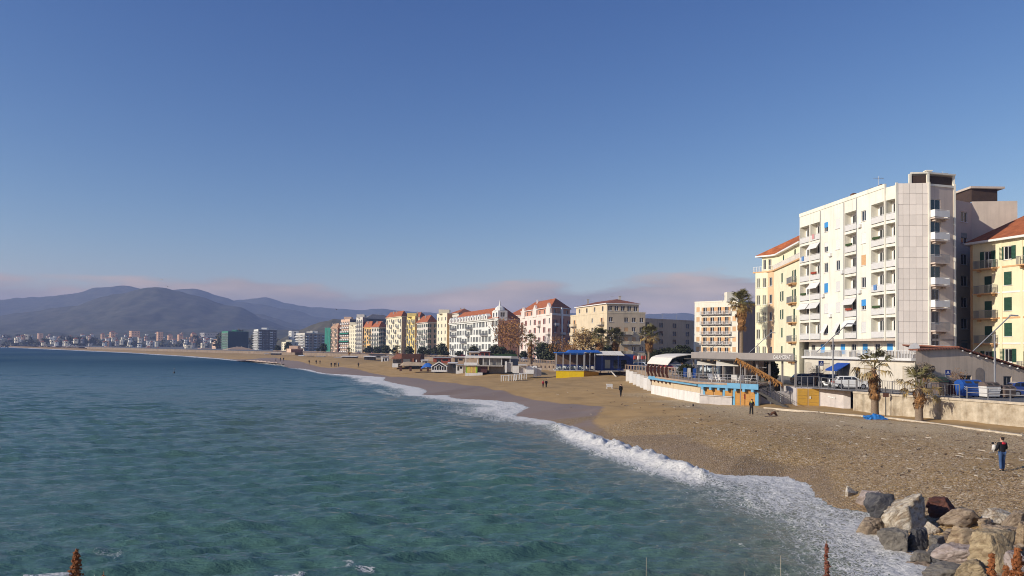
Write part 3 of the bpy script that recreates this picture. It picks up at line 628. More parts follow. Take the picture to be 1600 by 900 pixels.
# parapets, roof pergola, fascias
mb = MB(); 
def edgebar(a, b, z0, z1, th, out=.08):
    u = (b - a).normalized(); inn = Vector((-u.y, u.x, 0)); p = [a - inn * out, b - inn * out, b + inn * th, a + inn * th]
    mb.hexa([(*q[:2], z0) for q in p] + [(*q[:2], z1) for q in p])
edgebar(tb.fp[0], tb.fp[1], 30.21, 30.75, .2); edgebar(tb.fp[3], tb.fp[4], 30.01, 30.3, .2); tb.part('parapet', mb, CREAMW)
mb = MB(); c3 = tb.fp[2].lerp(tb.fp[3], .45); c4 = tb.fp[3]; c5 = tb.fp[4]
for a, b, z in ((c3 + Vector((0, .3, 0)), c4 + Vector((0, .4, 0)), 31.6), (c4 + Vector((.2, .5, 0)), c5 + Vector((-.2, .3, 0)), 31.6)): mb.bar((a.x, a.y, (z + 30) / 2), (b.x, b.y, (z + 30) / 2), .08, z - 30.3)
tb.part('roof_screen', mb, DBROWN)
mb = MB()
mb.prism([(c3.x, c3.y + .1), (c4.x, c4.y + .1), (c5.x + .2, c5.y), (c5.x + .2, c5.y + 5), (c3.x + 1.2, c3.y + 3)], 31.65, 31.85)
for p in (c3, c4, c5): mb.box(p.x - .15, p.x + .15, p.y + .12, p.y + .42, 30.0, 31.64)
tb.part('pergola_roof', mb, CREAMW)
p6, p7 = tb.fp[6], tb.fp[7]
mb = MB(); mb.bar((p6.x + .3, p6.y + .5, 31.6), (p6.x + 4.2, p6.y + .75, 31.6), .1, 1.9); mb.bar((p6.x + .3, p6.y + .6, 31.6), (p6.x + .3, p6.y + 5, 31.6), .1, 1.9); tb.part('roof_screen', mb, DBROWN)
mb = MB(); mb.box(p6.x, p6.x + 5, p6.y + .2, p6.y + 6, 32.6, 32.9); tb.part('pergola_roof', mb, GREYW)
# terrace clutter on the long roof
mb = MB(); u0 = (tb.fp[1] - tb.fp[0]).normalized()
for k in range(9):
    q = tb.fp[0] + u0 * (9 + k * 1.6) + iny * (1.2 + .4 * (k % 3)); h = .15 + .2 * (k % 4); mb.box(q.x, q.x + .5, q.y, q.y + .9, 30.02, 30.75 + h)
tb.part('roof_terrace_planter', mb, mat('roof_plants', (.16, .08, .05), .9, .5, 3))
tb.chimneys([(tb.fp[3].x + 2, tb.fp[3].y + 4)], 32.1, CREAMW, .7); tb.antenna([(tb.fp[3].x + 4, tb.fp[3].y + 4), (p6.x + 1.5, p6.y + 3), (tb.fp[1].x + 1.5, tb.fp[1].y + 5)], 30.3)
mb = MB()
for p in (tb.fp[1], tb.fp[2], tb.fp[3], tb.fp[4]): mb.box(p.x - .12, p.x + .12, p.y - .14, p.y + .1, 10.0 if p is tb.fp[1] else 8.3, 30.5)
tb.part('corner_post', mb, CREAMW)
FLW = [mat('planter_green', (.05, .09, .03), .9, .5, 8), mat('planter_red', (.35, .06, .03), .9, .5, 8), mat('towel_blue', (.12, .25, .5), .9, .1, 3), mat('towel_pink', (.6, .3, .3), .9, .1, 3)]
bw_ = (tb.fp[1] - tb.fp[0]).length / 7; ut_ = (tb.fp[1] - tb.fp[0]).normalized()
for bi, fl, mi_ in ((1, 3, 1), (4, 2, 0), (0, 4, 0), (6, 2, 0), (4, 5, 1), (6, 4, 2), (1, 1, 3), (0, 2, 2), (6, 5, 0)):
    p = tb.fp[0] + ut_ * (bw_ * (bi + .5) - .8) - iny * .1; q = p + ut_ * (1.5 if mi_ < 2 else .7); z_ = storeys(10.3, 30.2, 6, 1.4)[fl] + (1.0 if mi_ < 2 else .35); mb = MB(); hgt = .32 if mi_ < 2 else .75; th_ = .22 if mi_ < 2 else .03
    mb.hexa([(*(p - iny * th_)[:2], z_), (*(q - iny * th_)[:2], z_), (*q[:2], z_), (*p[:2], z_), (*(p - iny * th_)[:2], z_ + hgt), (*(q - iny * th_)[:2], z_ + hgt * .8), (*q[:2], z_ + hgt), (*p[:2], z_ + hgt * .9)]); tb.part('flower_box' if mi_ < 2 else 'towel', mb, FLW[mi_])
uT = (tb.fp[1] - tb.fp[0]).normalized(); LT = (tb.fp[1] - tb.fp[0]).length
for fx in (.285, .573, .715):
    p = tb.fp[0] + uT * LT * fx - iny * .07; mb = MB(); mb.tube([(p.x, p.y, 10.3), (p.x, p.y, 30.1)], .05, 6); tb.part('downpipe', mb, GREYM)
for fx, zz in ((.40, 13.6), (.545, 19.8), (.40, 22.7), (.735, 16.6), (.735, 25.8), (.31, 16.7)):
    p = tb.fp[0] + uT * LT * fx - iny * .02; q = p + uT * .75; mb = MB(); mb.hexa([(*(p - iny * .3)[:2], zz), (*(q - iny * .3)[:2], zz), (*q[:2], zz), (*p[:2], zz), (*(p - iny * .3)[:2], zz + .5), (*(q - iny * .3)[:2], zz + .5), (*q[:2], zz + .5), (*p[:2], zz + .5)]); tb.part('air_conditioner', mb, WHITE)
tb.done()

# --- shop podium with terrace below the tall block
WARM = cols('podium_render', (.70, .64, .53), streak=.2)
pa, pb_ = XY(1257, 118), XY(1430, 88)
pd = B('shop_row', 'long low white shop building with roof terrace under the tall block', Z0, [pa, pb_, (56, 96), (60, 112), (47, 126)], 'shop')
SHTAN = mat('tan_roller_door', (.55, .49, .40), .6, .1, 3)
A, ux, inp, Lh = pd.facade(0, ['spspsps..s'], [7.5, 4.1], WARM, lod=0, zb=4.1, zt=7.5, sh=SHTAN, ww=1.6, wh=1.9, sill=.5)
pd.blank(1, WARM, 4.1, 7.5); pd.blank(2, WARM, 4.1, 7.5); pd.blank(3, WARM, 4.1, 7.5); pd.blank(4, WARM, 4.1, 7.5); pd.flat(7.5, FLATR)
mb = MB(); a3 = Vector((*pa, 0)); b3 = Vector((*pb_, 0)); edgebar(a3, b3, 7.5, 7.8, .4, .45); pd.part('terrace_cornice', mb, WHITE)
rl = m_rail(round(Lh * .98, 2), .0, 'coarse', WHITE, .85); q = pd.put('terrace_railing', rl, A + inp * -.2, ux, Lh / 2, 7.82)
mb = MB()
for k in range(26): x = random.uniform(.5, Lh - 3); p = a3 + ux * x + inp * .3; mb.box(p.x - .2, p.x + .2, p.y - .2, p.y + .2, 7.82, 8.2 + random.random() * .5)
pd.part('terrace_pots', mb, mat('pot_mixed', (.35, .28, .2), .9, .5, 2))
for k, (fx, zz) in enumerate(((.60, 8.9), (.66, 9.0))):     # satellite dishes
    p = a3 + ux * Lh * (.8 + fx * .2) + inp * 1.0; mb = MB()
    for ring in range(1): 
        pts = [(p.x + .55 * math.cos(t_), p.y - .25, zz + .55 * math.sin(t_)) for t_ in np.linspace(0, 6.283, 15)[:-1]]
        mb.add(pts + [(p.x, p.y + .0, zz)], [(i, (i + 1) % 14, 14) for i in range(14)] + [tuple(range(13, -1, -1))]); mb.tube([(p.x, p.y, 7.5), (p.x, p.y, zz)], .04, 5)
    pd.part('satellite_dish', mb, WHITE)
mb = MB(); p = a3 + ux * Lh * .42 - inp * .02; q = p - inp * 1.7
mb.add([(*(p - ux * 1.6)[:2], 7.0), (*(p + ux * 1.9)[:2], 7.0), (*(q + ux * 1.9)[:2], 6.1), (*(q - ux * 1.6)[:2], 6.1), (*(p - ux * 1.6)[:2], 6.95), (*(p + ux * 1.9)[:2], 6.95), (*(q + ux * 1.9)[:2], 5.9), (*(q - ux * 1.6)[:2], 5.9)], [(0, 1, 2, 3), (7, 6, 5, 4), (3, 2, 6, 7), (0, 3, 7, 4), (2, 1, 5, 6)]); pd.part('awning', mb, mat('blue_canvas', (.02, .08, .38), .7, .2, 3))
pd.done()
# --- grey low building with sloping tiled roof
GW = cols('shaded_stucco', (.62, .50, .38), streak=.3)
la, lb = XY(1431, 87.6), XY(1606, 90.5)
lo = B('low_house', 'low grey stucco building with long sloping roof edge behind the bins', Z0, [la, lb, (66, 106), (57, 97.2)], 'building')
zl, zm, zr = P(1431, 548, 87.6).z, P(1497, 545, 89.6).z, P(1600, 580, 90.5).z
A = lo.fp[0]; Bq = lo.fp[1]; ux = (Bq - A).normalized(); Lh = (Bq - A).length; inl = Vector((-ux.y, ux.x, 0)); xm = .36 * Lh; zsf = min(zl, zr) - .15
lo.facade(0, ['...vp.p.'], [zsf, 4.1], GW, lod=0, zb=4.1, zt=zsf, ww=1.3, wh=1.2, sill=.6, fr=CONC)
pm_ = A + ux * xm
lo.wall.add([(*A[:2], zsf), (*Bq[:2], zsf), (*Bq[:2], zr), (*pm_[:2], zm), (*A[:2], zl)], [(0, 1, 2, 3, 4)], lo.mi(GW))
mb = MB(); bk = inl * 14
def rf(a, za_, b, zb_, bk):
    o1 = a - inl * .35; o2 = b - inl * .35; o3 = b + bk; o4 = a + bk
    mb.hexa([(*o1[:2], za_ + .01), (*o2[:2], zb_ + .01), (*o3[:2], zb_ + .01 + .03 * bk.length), (*o4[:2], za_ + .01 + .03 * bk.length), (*o1[:2], za_ + .16), (*o2[:2], zb_ + .16), (*o3[:2], zb_ + .16 + .03 * bk.length), (*o4[:2], za_ + .16 + .03 * bk.length)])
rf(A, zl, pm_ - ux * .02, zm, inl * 1.2); rf(pm_, zm + .1, Bq + ux * .4, zr, inl * 9); r_ = lo.part('roof', mb, TILED)
mb = MB()
for k in range(9): p = pm_ + ux * (Lh - xm) * (k + .5) / 9 - inl * .3; zz = zm + (zr - zm) * (k + .5) / 9; mb.bar((*p[:2], zz - .08), (*(p + inl * .29)[:2], zz - .08), .12, .14)
lo.part('rafter_ends', mb, WHITE, r_)
mb = MB(); p = A + ux * Lh * .56 - inl * .03
arc = [(p + ux * .55 * math.cos(t_)) for t_ in np.linspace(0, math.pi, 9)]; pts = [(*(p + ux * .55)[:2], 4.12)] + [(*q[:2], 6.3 + .55 * math.sin(t_)) for q, t_ in zip(arc, np.linspace(0, math.pi, 9))] + [(*(p - ux * .55)[:2], 4.12)]
mb.add(pts, [tuple(range(len(pts)))]); lo.part('arched_door', mb, mat('arch_door_grey', (.30, .25, .21), .8, .2, 2))
lo.blank(1, GW, 4.1, zsf); lo.blank(2, GW, 4.1, zsf); lo.blank(3, GW, 4.1, zsf); lo.done()

# --- yellow house right of the tall block
YEL = cols('pale_yellow_render', (.82, .74, .50), streak=.12); ORN = mat('orange_trim', (.66, .40, .20), .8, .15, 2)
ra, rb = XY(1517, 108), XY(1640, 97)
rh = B('yellow_house', 'pale yellow house with green shutters and orange tile roof at the right edge', Z0, [ra, rb, (88, 108), (78, 122)], 'house')
zr_ = P(1517, 380, 108).z; zs = [zr_ - .4 - 3.35 * i for i in range(6)]
rh.facade(0, ['dwd', 'Dcc', 'Dcc', 'Dcc', 'dwd'], zs, YEL, lod=0, ww=1.15, wh=1.75, zb=4.1, zt=zr_, xs=[.24, .50, .80], balm=ORN, railk='bars', balw=3.0, bald=.9)
rh.blank(1, YEL, 4.1, zr_); rh.blank(2, YEL, 4.1, zr_); rh.blank(3, YEL, 4.1, zr_)
rr = rh.hip(zr_, 4.4, TILE, over=.7)
A = rh.fp[0]; Bq = rh.fp[1]; ux = (Bq - A).normalized(); Lh = (Bq - A).length; inr = Vector((-ux.y, ux.x, 0))
for k in range(1, 5):   # string courses
    mb = MB(); edgebar(A + ux * .01, Bq - ux * .01, zs[k] - .12, zs[k] + .10, -.005, .05); rh.part('string_course', mb, ORN if k % 2 else WHITE)
for fx in (.0, .40, .66, .985): mb = MB(); p = A + ux * Lh * fx; q = p + ux * .35; mb.hexa([(*(p - inr * .06)[:2], 4.1), (*(q - inr * .06)[:2], 4.1), (*(q - inr * .004)[:2], 4.1), (*(p - inr * .004)[:2], 4.1), (*(p - inr * .06)[:2], zr_ - .3), (*(q - inr * .06)[:2], zr_ - .3), (*(q - inr * .004)[:2], zr_ - .3), (*(p - inr * .004)[:2], zr_ - .3)]); rh.part('pilaster', mb, ORN if fx in (.0, .985) else YEL)
for fx in (.35, .7):
    p = A + ux * Lh * fx + inr * 3.0; z = zr_ + 1.75; mb = MB(); dx = ux * .55
    mb.hexa([(*(p - dx)[:2], z), (*(p + dx)[:2], z), (*(p + dx + inr * 1.2)[:2], z + .62), (*(p - dx + inr * 1.2)[:2], z + .62), (*(p - dx)[:2], z + .18), (*(p + dx)[:2], z + .18), (*(p + dx + inr * 1.2)[:2], z + .8), (*(p - dx + inr * 1.2)[:2], z + .8)]); rh.part('skylight', mb, GLASS, rr)
rh.done()

# --- yellow house with rounded corner left of the tall block
YG = cols('lemon_render', (.83, .79, .56), streak=.1); PCH = cols('peach_render', (.72, .50, .30), streak=.1)
c1, c2, c3_, c4_ = XY(1180, 155), XY(1199, 153), XY(1209, 151), XY(1251, 131)
yb = B('corner_house', 'lemon yellow house with rounded corner, green shutters and setback attic', Z0, [c1, c2, c3_, c4_, (66, 134), (66, 160)], 'house')
ze = P(1207, 424, 151).z; zs = [ze - .3 - 3.35 * i for i in range(6)]
yb.facade(0, ['pp'] * 5, zs, YG, lod=0, ww=.95, wh=1.9, sill=.7, zb=4.1, zt=ze, glass=glassmat('pale_window', (.22, .22, .15), .2)); yb.facade(1, ['p'] * 5, zs, PCH, lod=0, ww=1.0, wh=1.7, zb=4.1, zt=ze)
yb.facade(2, ['cd', 'wd', 'wD', 'cD', 'cD'], zs, YG, lod=0, ww=1.15, wh=1.75, zb=4.1, zt=ze, xs=[.33, .78], balw=3.6, bald=.9, railk='bars', balm=ORN)
for i in (3, 4, 5): yb.blank(i, YG, 4.1, ze)
yb.flat(ze, FLATR)
mb = MB(); cen = sum(yb.fp, Vector()) / 6; ex = [cen + (p - cen) * 1.06 for p in yb.fp]; mb.prism([p[:2] for p in ex], ze + .003, ze + .25); yb.part('terrace_slab', mb, ORN)
for i in range(3):
    A = ex[i]; Bq = ex[i + 1]; u = (Bq - A).normalized(); n_ = Vector((-u.y, u.x, 0)); yb.put('terrace_railing', m_rail(round((Bq - A).length, 2), 0, 'coarse', WHITE, .95), A + n_ * .2, u, (Bq - A).length / 2, ze + .25)
at = [cen + (p - cen) * .86 for p in yb.fp]; za = ze + 3.3
for i in range(6):
    if i == 2: yb.facade(0, ['cc'], [za, ze + .25], YG, lod=0, A=at[2], Bp=at[3], zb=ze + .25, zt=za, ww=1.1, wh=2.2, sill=.1)
    elif i == 0: yb.facade(0, ['pp'], [za, ze + .25], YG, lod=0, A=at[0], Bp=at[1], zb=ze + .25, zt=za, ww=.9, wh=2.0, sill=.3)
    else: yb.blank(0, YG, ze + .25, za, at[i], at[(i + 1) % 6])
yb.hip(za, 3.6, TILE, at, .7); yb.done()

# --- generic row houses
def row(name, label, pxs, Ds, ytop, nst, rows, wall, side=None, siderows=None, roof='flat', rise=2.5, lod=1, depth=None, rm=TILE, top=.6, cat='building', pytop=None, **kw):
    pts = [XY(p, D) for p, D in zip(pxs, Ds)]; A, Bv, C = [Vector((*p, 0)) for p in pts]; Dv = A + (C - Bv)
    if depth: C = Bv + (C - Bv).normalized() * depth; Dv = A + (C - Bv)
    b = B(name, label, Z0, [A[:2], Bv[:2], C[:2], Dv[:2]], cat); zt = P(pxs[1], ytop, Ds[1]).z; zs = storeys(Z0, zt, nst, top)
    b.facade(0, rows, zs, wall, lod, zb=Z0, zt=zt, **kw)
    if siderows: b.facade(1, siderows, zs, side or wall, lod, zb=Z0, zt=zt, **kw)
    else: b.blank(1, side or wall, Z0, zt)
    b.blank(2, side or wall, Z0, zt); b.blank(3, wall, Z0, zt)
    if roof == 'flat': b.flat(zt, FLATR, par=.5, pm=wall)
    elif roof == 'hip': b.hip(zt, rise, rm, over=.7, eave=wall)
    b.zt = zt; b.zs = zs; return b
OCH = cols('ochre_white_render', (.80, .75, .62), streak=.15); BRN = cols('shade_brown_side', (.34, .23, .17), streak=.2)  # brown side render has the shade of the flank put into its colour
b = row('apartment_house', 'white six-storey apartment house with orange blinds behind the tall palm', (1085, 1153, 1180), (268, 256, 264), 471, 6, ['KddddK', 'KddddK', 'KddddK', 'KddddK', 'KddddK', 'pddddp'], OCH, BRN, None, sh=SHO, ww=1.3, wh=1.6, railk='coarse', balw=3.0, railm=WHITE)
b.antenna([(b.fp[1].x - 4, b.fp[1].y + 4)], b.zt)
mb = MB(); q = b.fp[1]; mb.box(q.x - 3.2, q.x + .4, q.y + 1.5, q.y + 5, b.zt, b.zt + 3.2); b.part('stair_tower', mb, OCH); b.done()
GRY = cols('grey_brown_render', (.52, .40, .30), streak=.25)
b = row('office_block', 'plain grey-brown four-row window block in shade behind the dark hedge', (990, 1000, 1084), (300, 275, 292), 499, 5, ['.'] * 5, GRY, GRY, ['pppp', 'pkpp', 'kpkp', 'pppp', 'pppp'], ww=1.9, wh=1.7, sh=SHB, fr=GRY)
b.antenna([(b.fp[1].x + 10, b.fp[1].y + 12), (b.fp[1].x + 16, b.fp[1].y + 16)], b.zt); b.done()
BEI = cols('beige_render', (.70, .585, .40), streak=.18); BEI2 = cols('shaded_beige_render', (.62, .50, .35), streak=.2)  # second beige is a darker copy carrying the shade of the side wall
b = row('apartment_house', 'beige five-storey house with long balconies and penthouse behind the blue cafe', (891, 948, 1008), (288, 255, 257.5), 489, 5, ['d.pd', 'dppd', 'dppd', 'dppd', 'pppp'], BEI, BEI2, ['p.ppp', 'pDDpp', 'ppDDp', 'pDDpp', 'pcppp'], sh=SHO, ww=1.3, wh=1.5, railk='panel', railm=BEI, balw=4.2, bald=1.2)
cen = sum(b.fp, Vector()) / 4; at = [cen + (p - cen) * .84 for p in b.fp]; za = b.zt + 3.4
b.facade(0, ['pppp'], [za, b.zt], BEI, 1, A=at[0], Bp=at[1], zb=b.zt, zt=za, ww=1.4, wh=1.6); b.facade(0, ['ppppp'], [za, b.zt], BEI2, 1, A=at[1], Bp=at[2], zb=b.zt, zt=za, ww=1.6, wh=1.6)
b.blank(0, BEI2, b.zt, za, at[2], at[3]); b.blank(0, BEI, b.zt, za, at[3], at[0]); b.hip(za, 1.7, TILED, at, .5)
b.chimneys([(at[0].x + 4, at[0].y - 3), (at[1].x + 5, at[1].y + 6)], za + 1.2); b.antenna([(at[1].x + 2, at[1].y + 3), (at[0].x + 2, at[0].y - 6)], za); b.done()
PNK = cols('rose_render', (.58, .30, .20), streak=.15); PNKW = cols('cream_rose_render', (.80, .70, .62), streak=.15)
b = row('mansard_house', 'rose and cream corner house with red tiled mansard and stone gables', (812, 862, 893), (345, 300, 314), 492, 5, ['dwpwdwp', 'wpdwpwd', 'dwpwdwp', 'wpdwpwd', 'pwpwpwp'], PNKW, PNK, ['dwd', 'wdw', 'dwd', 'wdw', 'pwp'], roof=None, sh=SHR, ww=1.5, wh=2.2, sill=.7, railk='panel', railm=PNKW)
z1 = b.zt + 3.2; cen = sum(b.fp, Vector()) / 4; at = [cen + (p - cen) * .93 for p in b.fp]
b.facade(0, ['ppppppp'], [z1, b.zt], PNK, 1, A=at[0], Bp=at[1], zb=b.zt, zt=z1, ww=1.6, wh=1.8, sill=.6, fr=WHITE); b.facade(0, ['ppp'], [z1, b.zt], PNK, 1, A=at[1], Bp=at[2], zb=b.zt, zt=z1, ww=1.6, wh=1.8, sill=.6)
b.blank(0, PNK, b.zt, z1, at[2], at[3]); b.blank(0, PNK, b.zt, z1, at[3], at[0]); b.flat(b.zt, FLATR, par=.8, pm=PNKW); b.hip(z1, 4.2, TILE, at, .6)
A = b.fp[0]; ux = (b.fp[1] - A).normalized(); Lh = (b.fp[1] - A).length; inn = Vector((-ux.y, ux.x, 0))
for fx in (.12, .5, .9):
    p = A + ux * Lh * fx - inn * .3; mb = MB(); w_ = 2.6; prof = [(-w_, b.zt + .01), (w_, b.zt + .01), (w_, z1 - .6), (w_ * .55, z1 + .5), (0, z1 + 1.7), (-w_ * .55, z1 + .5), (-w_, z1 - .6)]
    fr_ = [(*(p + ux * x)[:2], z) for x, z in prof]; bk_ = [(*(p + ux * x + inn * .9)[:2], z) for x, z in prof]; n = len(prof)
    mb.add(fr_ + bk_, [tuple(range(n)), tuple(range(2 * n - 1, n - 1, -1))] + [(i, (i + 1) % n, n + (i + 1) % n, n + i) for i in range(n)]); b.part('gable', mb, PNKW)
mb = MB(); edgebar(b.fp[1] + (b.fp[2] - b.fp[1]) * .45, b.fp[1] + (b.fp[2] - b.fp[1]) * .52, Z0, z1, .1, .3); b.part('downpipe', mb, WHITE)
b.chimneys([(cen.x - 3, cen.y + 6), (cen.x + 4, cen.y - 4)], z1 + 3.2, WHITE); b.done()
WHT = cols('chalk_white_render', (.78, .78, .72), streak=.15)
b = row('palace', 'long chalk white palace with many dark windows, orange roof and corner spire', (702, 778, 812), (430, 350, 366), 497, 5, ['wddwpwwddwpwwp.ww', 'wddwwpwdwpwwddw.w', 'wwpwwddwpwwpwww.w', 'wdwpwwdwpwwdwpw.w', 'pwwpwwpwwpwwpww.p'], WHT, PNK, None, roof='hip', rise=6.0, sh=SHGY, ww=2.0, wh=2.5, sill=.5, railk='coarse', balw=4.6)
A = b.fp[0]; ux = (b.fp[1] - A).normalized(); Lh = (b.fp[1] - A).length; inn = Vector((-ux.y, ux.x, 0))
for k in range(12):   # attic gables
    p = A + ux * (Lh * .05 + Lh * .76 * k / 11) - inn * .85; mb = MB(); prof = [(-2.2, b.zt), (2.2, b.zt), (2.2, b.zt + 1.3), (1.0, b.zt + 2.0), (0, b.zt + 2.6), (-1.0, b.zt + 2.0), (-2.2, b.zt + 1.3)]; n = 7
    mb.add([(*(p + ux * x)[:2], z) for x, z in prof] + [(*(p + ux * x + inn * 2)[:2], z) for x, z in prof], [tuple(range(n)), tuple(range(2 * n - 1, n - 1, -1))] + [(i, (i + 1) % n, n + (i + 1) % n, n + i) for i in range(n)])
    q3 = p - inn * .03; mb.add([(*(q3 + ux * x)[:2], z) for x, z in ((-.7, b.zt + .3), (.7, b.zt + .3), (.7, b.zt + 1.6), (-.7, b.zt + 1.6))], [(0, 1, 2, 3)], 1); b.part('dormer', mb, [WHT, DARK])
tc_ = A + ux * (Lh - 4.0) + inn * 2.0; tw = [tc_ + ux * i * 4.2 + inn * j * 2.2 for i, j in ((-1, -1), (1, -1), (1, 1), (-1, 1))]
for i in range(4): b.facade(0, ['pp' if i == 0 else 'p'], [b.zt + 3.4, b.zt], WHT, 1, A=tw[i], Bp=tw[(i + 1) % 4], zb=b.zt - 1, zt=b.zt + 3.4, ww=2.0, wh=2.0, sill=.6)
mb = MB(); n_ = 8
for (r0, z0_, r1, z1_) in ((2.9, b.zt + 3.4, 2.9, b.zt + 3.7), (2.3, b.zt + 3.7, 1.9, b.zt + 4.9), (1.9, b.zt + 4.9, .8, b.zt + 5.7), (.6, b.zt + 5.7, .4, b.zt + 6.5), (.4, b.zt + 6.5, .05, b.zt + 8.4)):
    mb.tube([(tc_.x, tc_.y, z0_), (tc_.x, tc_.y, z1_)], [r0, r1], n_)
b.part('spire', mb, WHT); mb = MB(); edgebar(A, b.fp[1], b.zt - 1.1, b.zt - .7, -.01, .5); b.part('cornice_band', mb, WHT); b.done()
b = row('red_roof_house', 'low roof ridge of a red tiled house behind the bare plane trees', (790, 815, 850), (420, 395, 420), 492, 5, ['wwww'] * 5, PNKW, PNK, None, roof='hip', rise=5, ww=1.6, wh=2); b.done()
CRM = cols('cream_render', (.80, .73, .53), streak=.1); YLW = cols('strong_yellow_render', (.80, .62, .22), streak=.1); OCR = cols('orange_render', (.74, .47, .19), streak=.1); GRW = cols('grey_white_render', (.66, .62, .54), streak=.15); SBR = cols('shade_brown_render', (.36, .28, .23), streak=.2); SALM = cols('salmon_render', (.70, .48, .34), streak=.12)  # shade brown puts the darkness of the unlit flanks into their colour
RWS = [
 ('narrow_house', 'narrow cream tower house wedged left of the white palace', (682, 698, 706), (452, 436, 442), 490, 6, ['pp'] * 6, CRM, OCR, None, 'flat', 0, {}),
 ('gabled_house', 'grey gabled party-wall house rising behind the white palace', (698, 716, 748), (480, 455, 475), 489, 6, ['ww'] * 6, GRW, GRW, None, 'hip', 3.5, {}),
 ('townhouse', 'white townhouse with red hip roof and brown shaded flank', (651, 668, 683), (500, 475, 482), 503, 6, ['www', 'dwd', 'dwd', 'dwd', 'dwd', 'www'], GRW, SBR, ['w.w'] * 6, 'hip', 4.5, {}),
 ('yellow_townhouse', 'bright yellow townhouse with small balconies between pale neighbours', (635, 648, 653), (520, 502, 506), 495, 7, ['wd', 'dw', 'wd', 'dw', 'wd', 'dw', 'ww'], YLW, OCR, None, 'flat', 0, {}),
 ('red_roof_house', 'wide low house with red roof peeping over the yellow townhouse', (640, 655, 668), (545, 530, 540), 496, 6, ['ww'] * 6, CRM, SBR, None, 'hip', 4, {}),
 ('apartment_house', 'cream apartment house with balcony column and plain brown side wall', (603, 627, 637), (560, 525, 531), 494, 7, ['dpw', 'dpw', 'dpw', 'dpw', 'dpw', 'dpw', 'wpw'], CRM, SBR, None, 'hip', 4, {}),
 ('townhouse', 'orange townhouse with small balconies under a red hip roof', (565, 580, 585), (605, 586, 590), 511, 6, ['dwd', 'wdw', 'dwd', 'wdw', 'dwd', 'www'], OCR, OCR, None, 'hip', 4.5, {}),
 ('townhouse', 'cream townhouse with red hip roof right of the orange one', (580, 592, 604), (584, 568, 574), 511, 6, ['ww', 'dd', 'dd', 'dd', 'dd', 'ww'], GRW, SBR, ['dwd'] * 6, 'hip', 4.5, {}),
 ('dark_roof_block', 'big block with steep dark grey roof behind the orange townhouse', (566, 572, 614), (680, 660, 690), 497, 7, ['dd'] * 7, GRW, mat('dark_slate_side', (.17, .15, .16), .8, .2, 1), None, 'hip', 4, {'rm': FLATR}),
 ('apartment_house', 'white apartment house with curved stacked balconies beside the orange townhouse', (556, 566, 572), (615, 600, 606), 496, 8, ['dd'] * 8, GRW, SBR, None, 'flat', 0, {}),
 ('apartment_house', 'slim cream apartment house with green top awning', (545, 557, 562), (640, 620, 626), 508, 7, ['pp'] * 7, CRM, GRW, None, 'flat', 0, {}),
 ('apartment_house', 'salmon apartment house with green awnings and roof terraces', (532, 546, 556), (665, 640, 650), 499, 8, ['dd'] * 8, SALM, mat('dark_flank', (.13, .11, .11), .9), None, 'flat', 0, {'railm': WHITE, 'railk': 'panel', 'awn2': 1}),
 ('townhouse', 'pink banded townhouse with tan hip roof at the end of the row', (517, 527, 533), (690, 665, 672), 512, 7, ['wdw'] * 7, SALM, cols('brick_side', (.45, .22, .17)), ['w'] * 7, 'hip', 4, {'rm': mat('tan_tiles', (.45, .28, .17), .9, .3, 1)}),
 ('terraced_block', 'pale terraced block with many balconies low on the left', (462, 476, 508), (800, 770, 790), 521, 6, ['dd', 'dd', 'dd', 'dd', 'dd', 'pp'], GRW, GRY, ['dpdpd'] * 6, 'flat', 0, {'railm': WHITE, 'railk': 'panel'}),
 ('small_block', 'plain pale block just left of the terraced block', (440, 449, 466), (760, 745, 752), 535, 3, ['p', 'p', 'p'], CRM, GRW, ['pp'] * 3, 'flat', 0, {}),
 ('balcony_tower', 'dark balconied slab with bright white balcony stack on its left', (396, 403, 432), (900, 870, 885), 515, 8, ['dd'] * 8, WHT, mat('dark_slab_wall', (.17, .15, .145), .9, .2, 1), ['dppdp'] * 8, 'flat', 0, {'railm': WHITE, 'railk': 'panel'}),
 ('green_netted_block', 'block wrapped in green scaffold net left of the balconied slab', (346, 356, 388), (1010, 985, 1000), 518, 7, ['dd'] * 7, mat('green_scaffold_net', (.06, .25, .15), .9, .2, .5), mat('shaded_green_net', (.02, .05, .055), .9, .2, .5), ['......'] * 7, 'flat', 0, {}),  # darker copy of the net holds the shade of its flank
 ('chapel_house', 'low cream hall with long tan roof on the shore before the netted block', (349, 357, 398), (860, 840, 850), 546, 2, ['pp', 'pp'], CRM, mat('hall_flank', (.34, .26, .19), .9, .2, 1), ['pppppp', '......'], 'hip', 3, {'rm': mat('tan_hall_tiles', (.40, .27, .17), .9, .3, 1)}),
 ('brick_house', 'small rust-red house on the shore left of the terraced block', (448, 455, 474), (560, 548, 554), 546, 2, ['p', 'p'], SALM, cols('rust_wall', (.28, .15, .12)), ['...'] * 2, 'flat', 0, {}),
 ('red_block', 'dull red building left of the green netted block', (331, 337, 346), (1050, 1030, 1040), 533, 4, ['pp'] * 4, SALM, cols('dull_red', (.30, .16, .13)), None, 'flat', 0, {}),
]
AWG = mat('green_awning', (.02, .22, .14), .8, .2, 2)
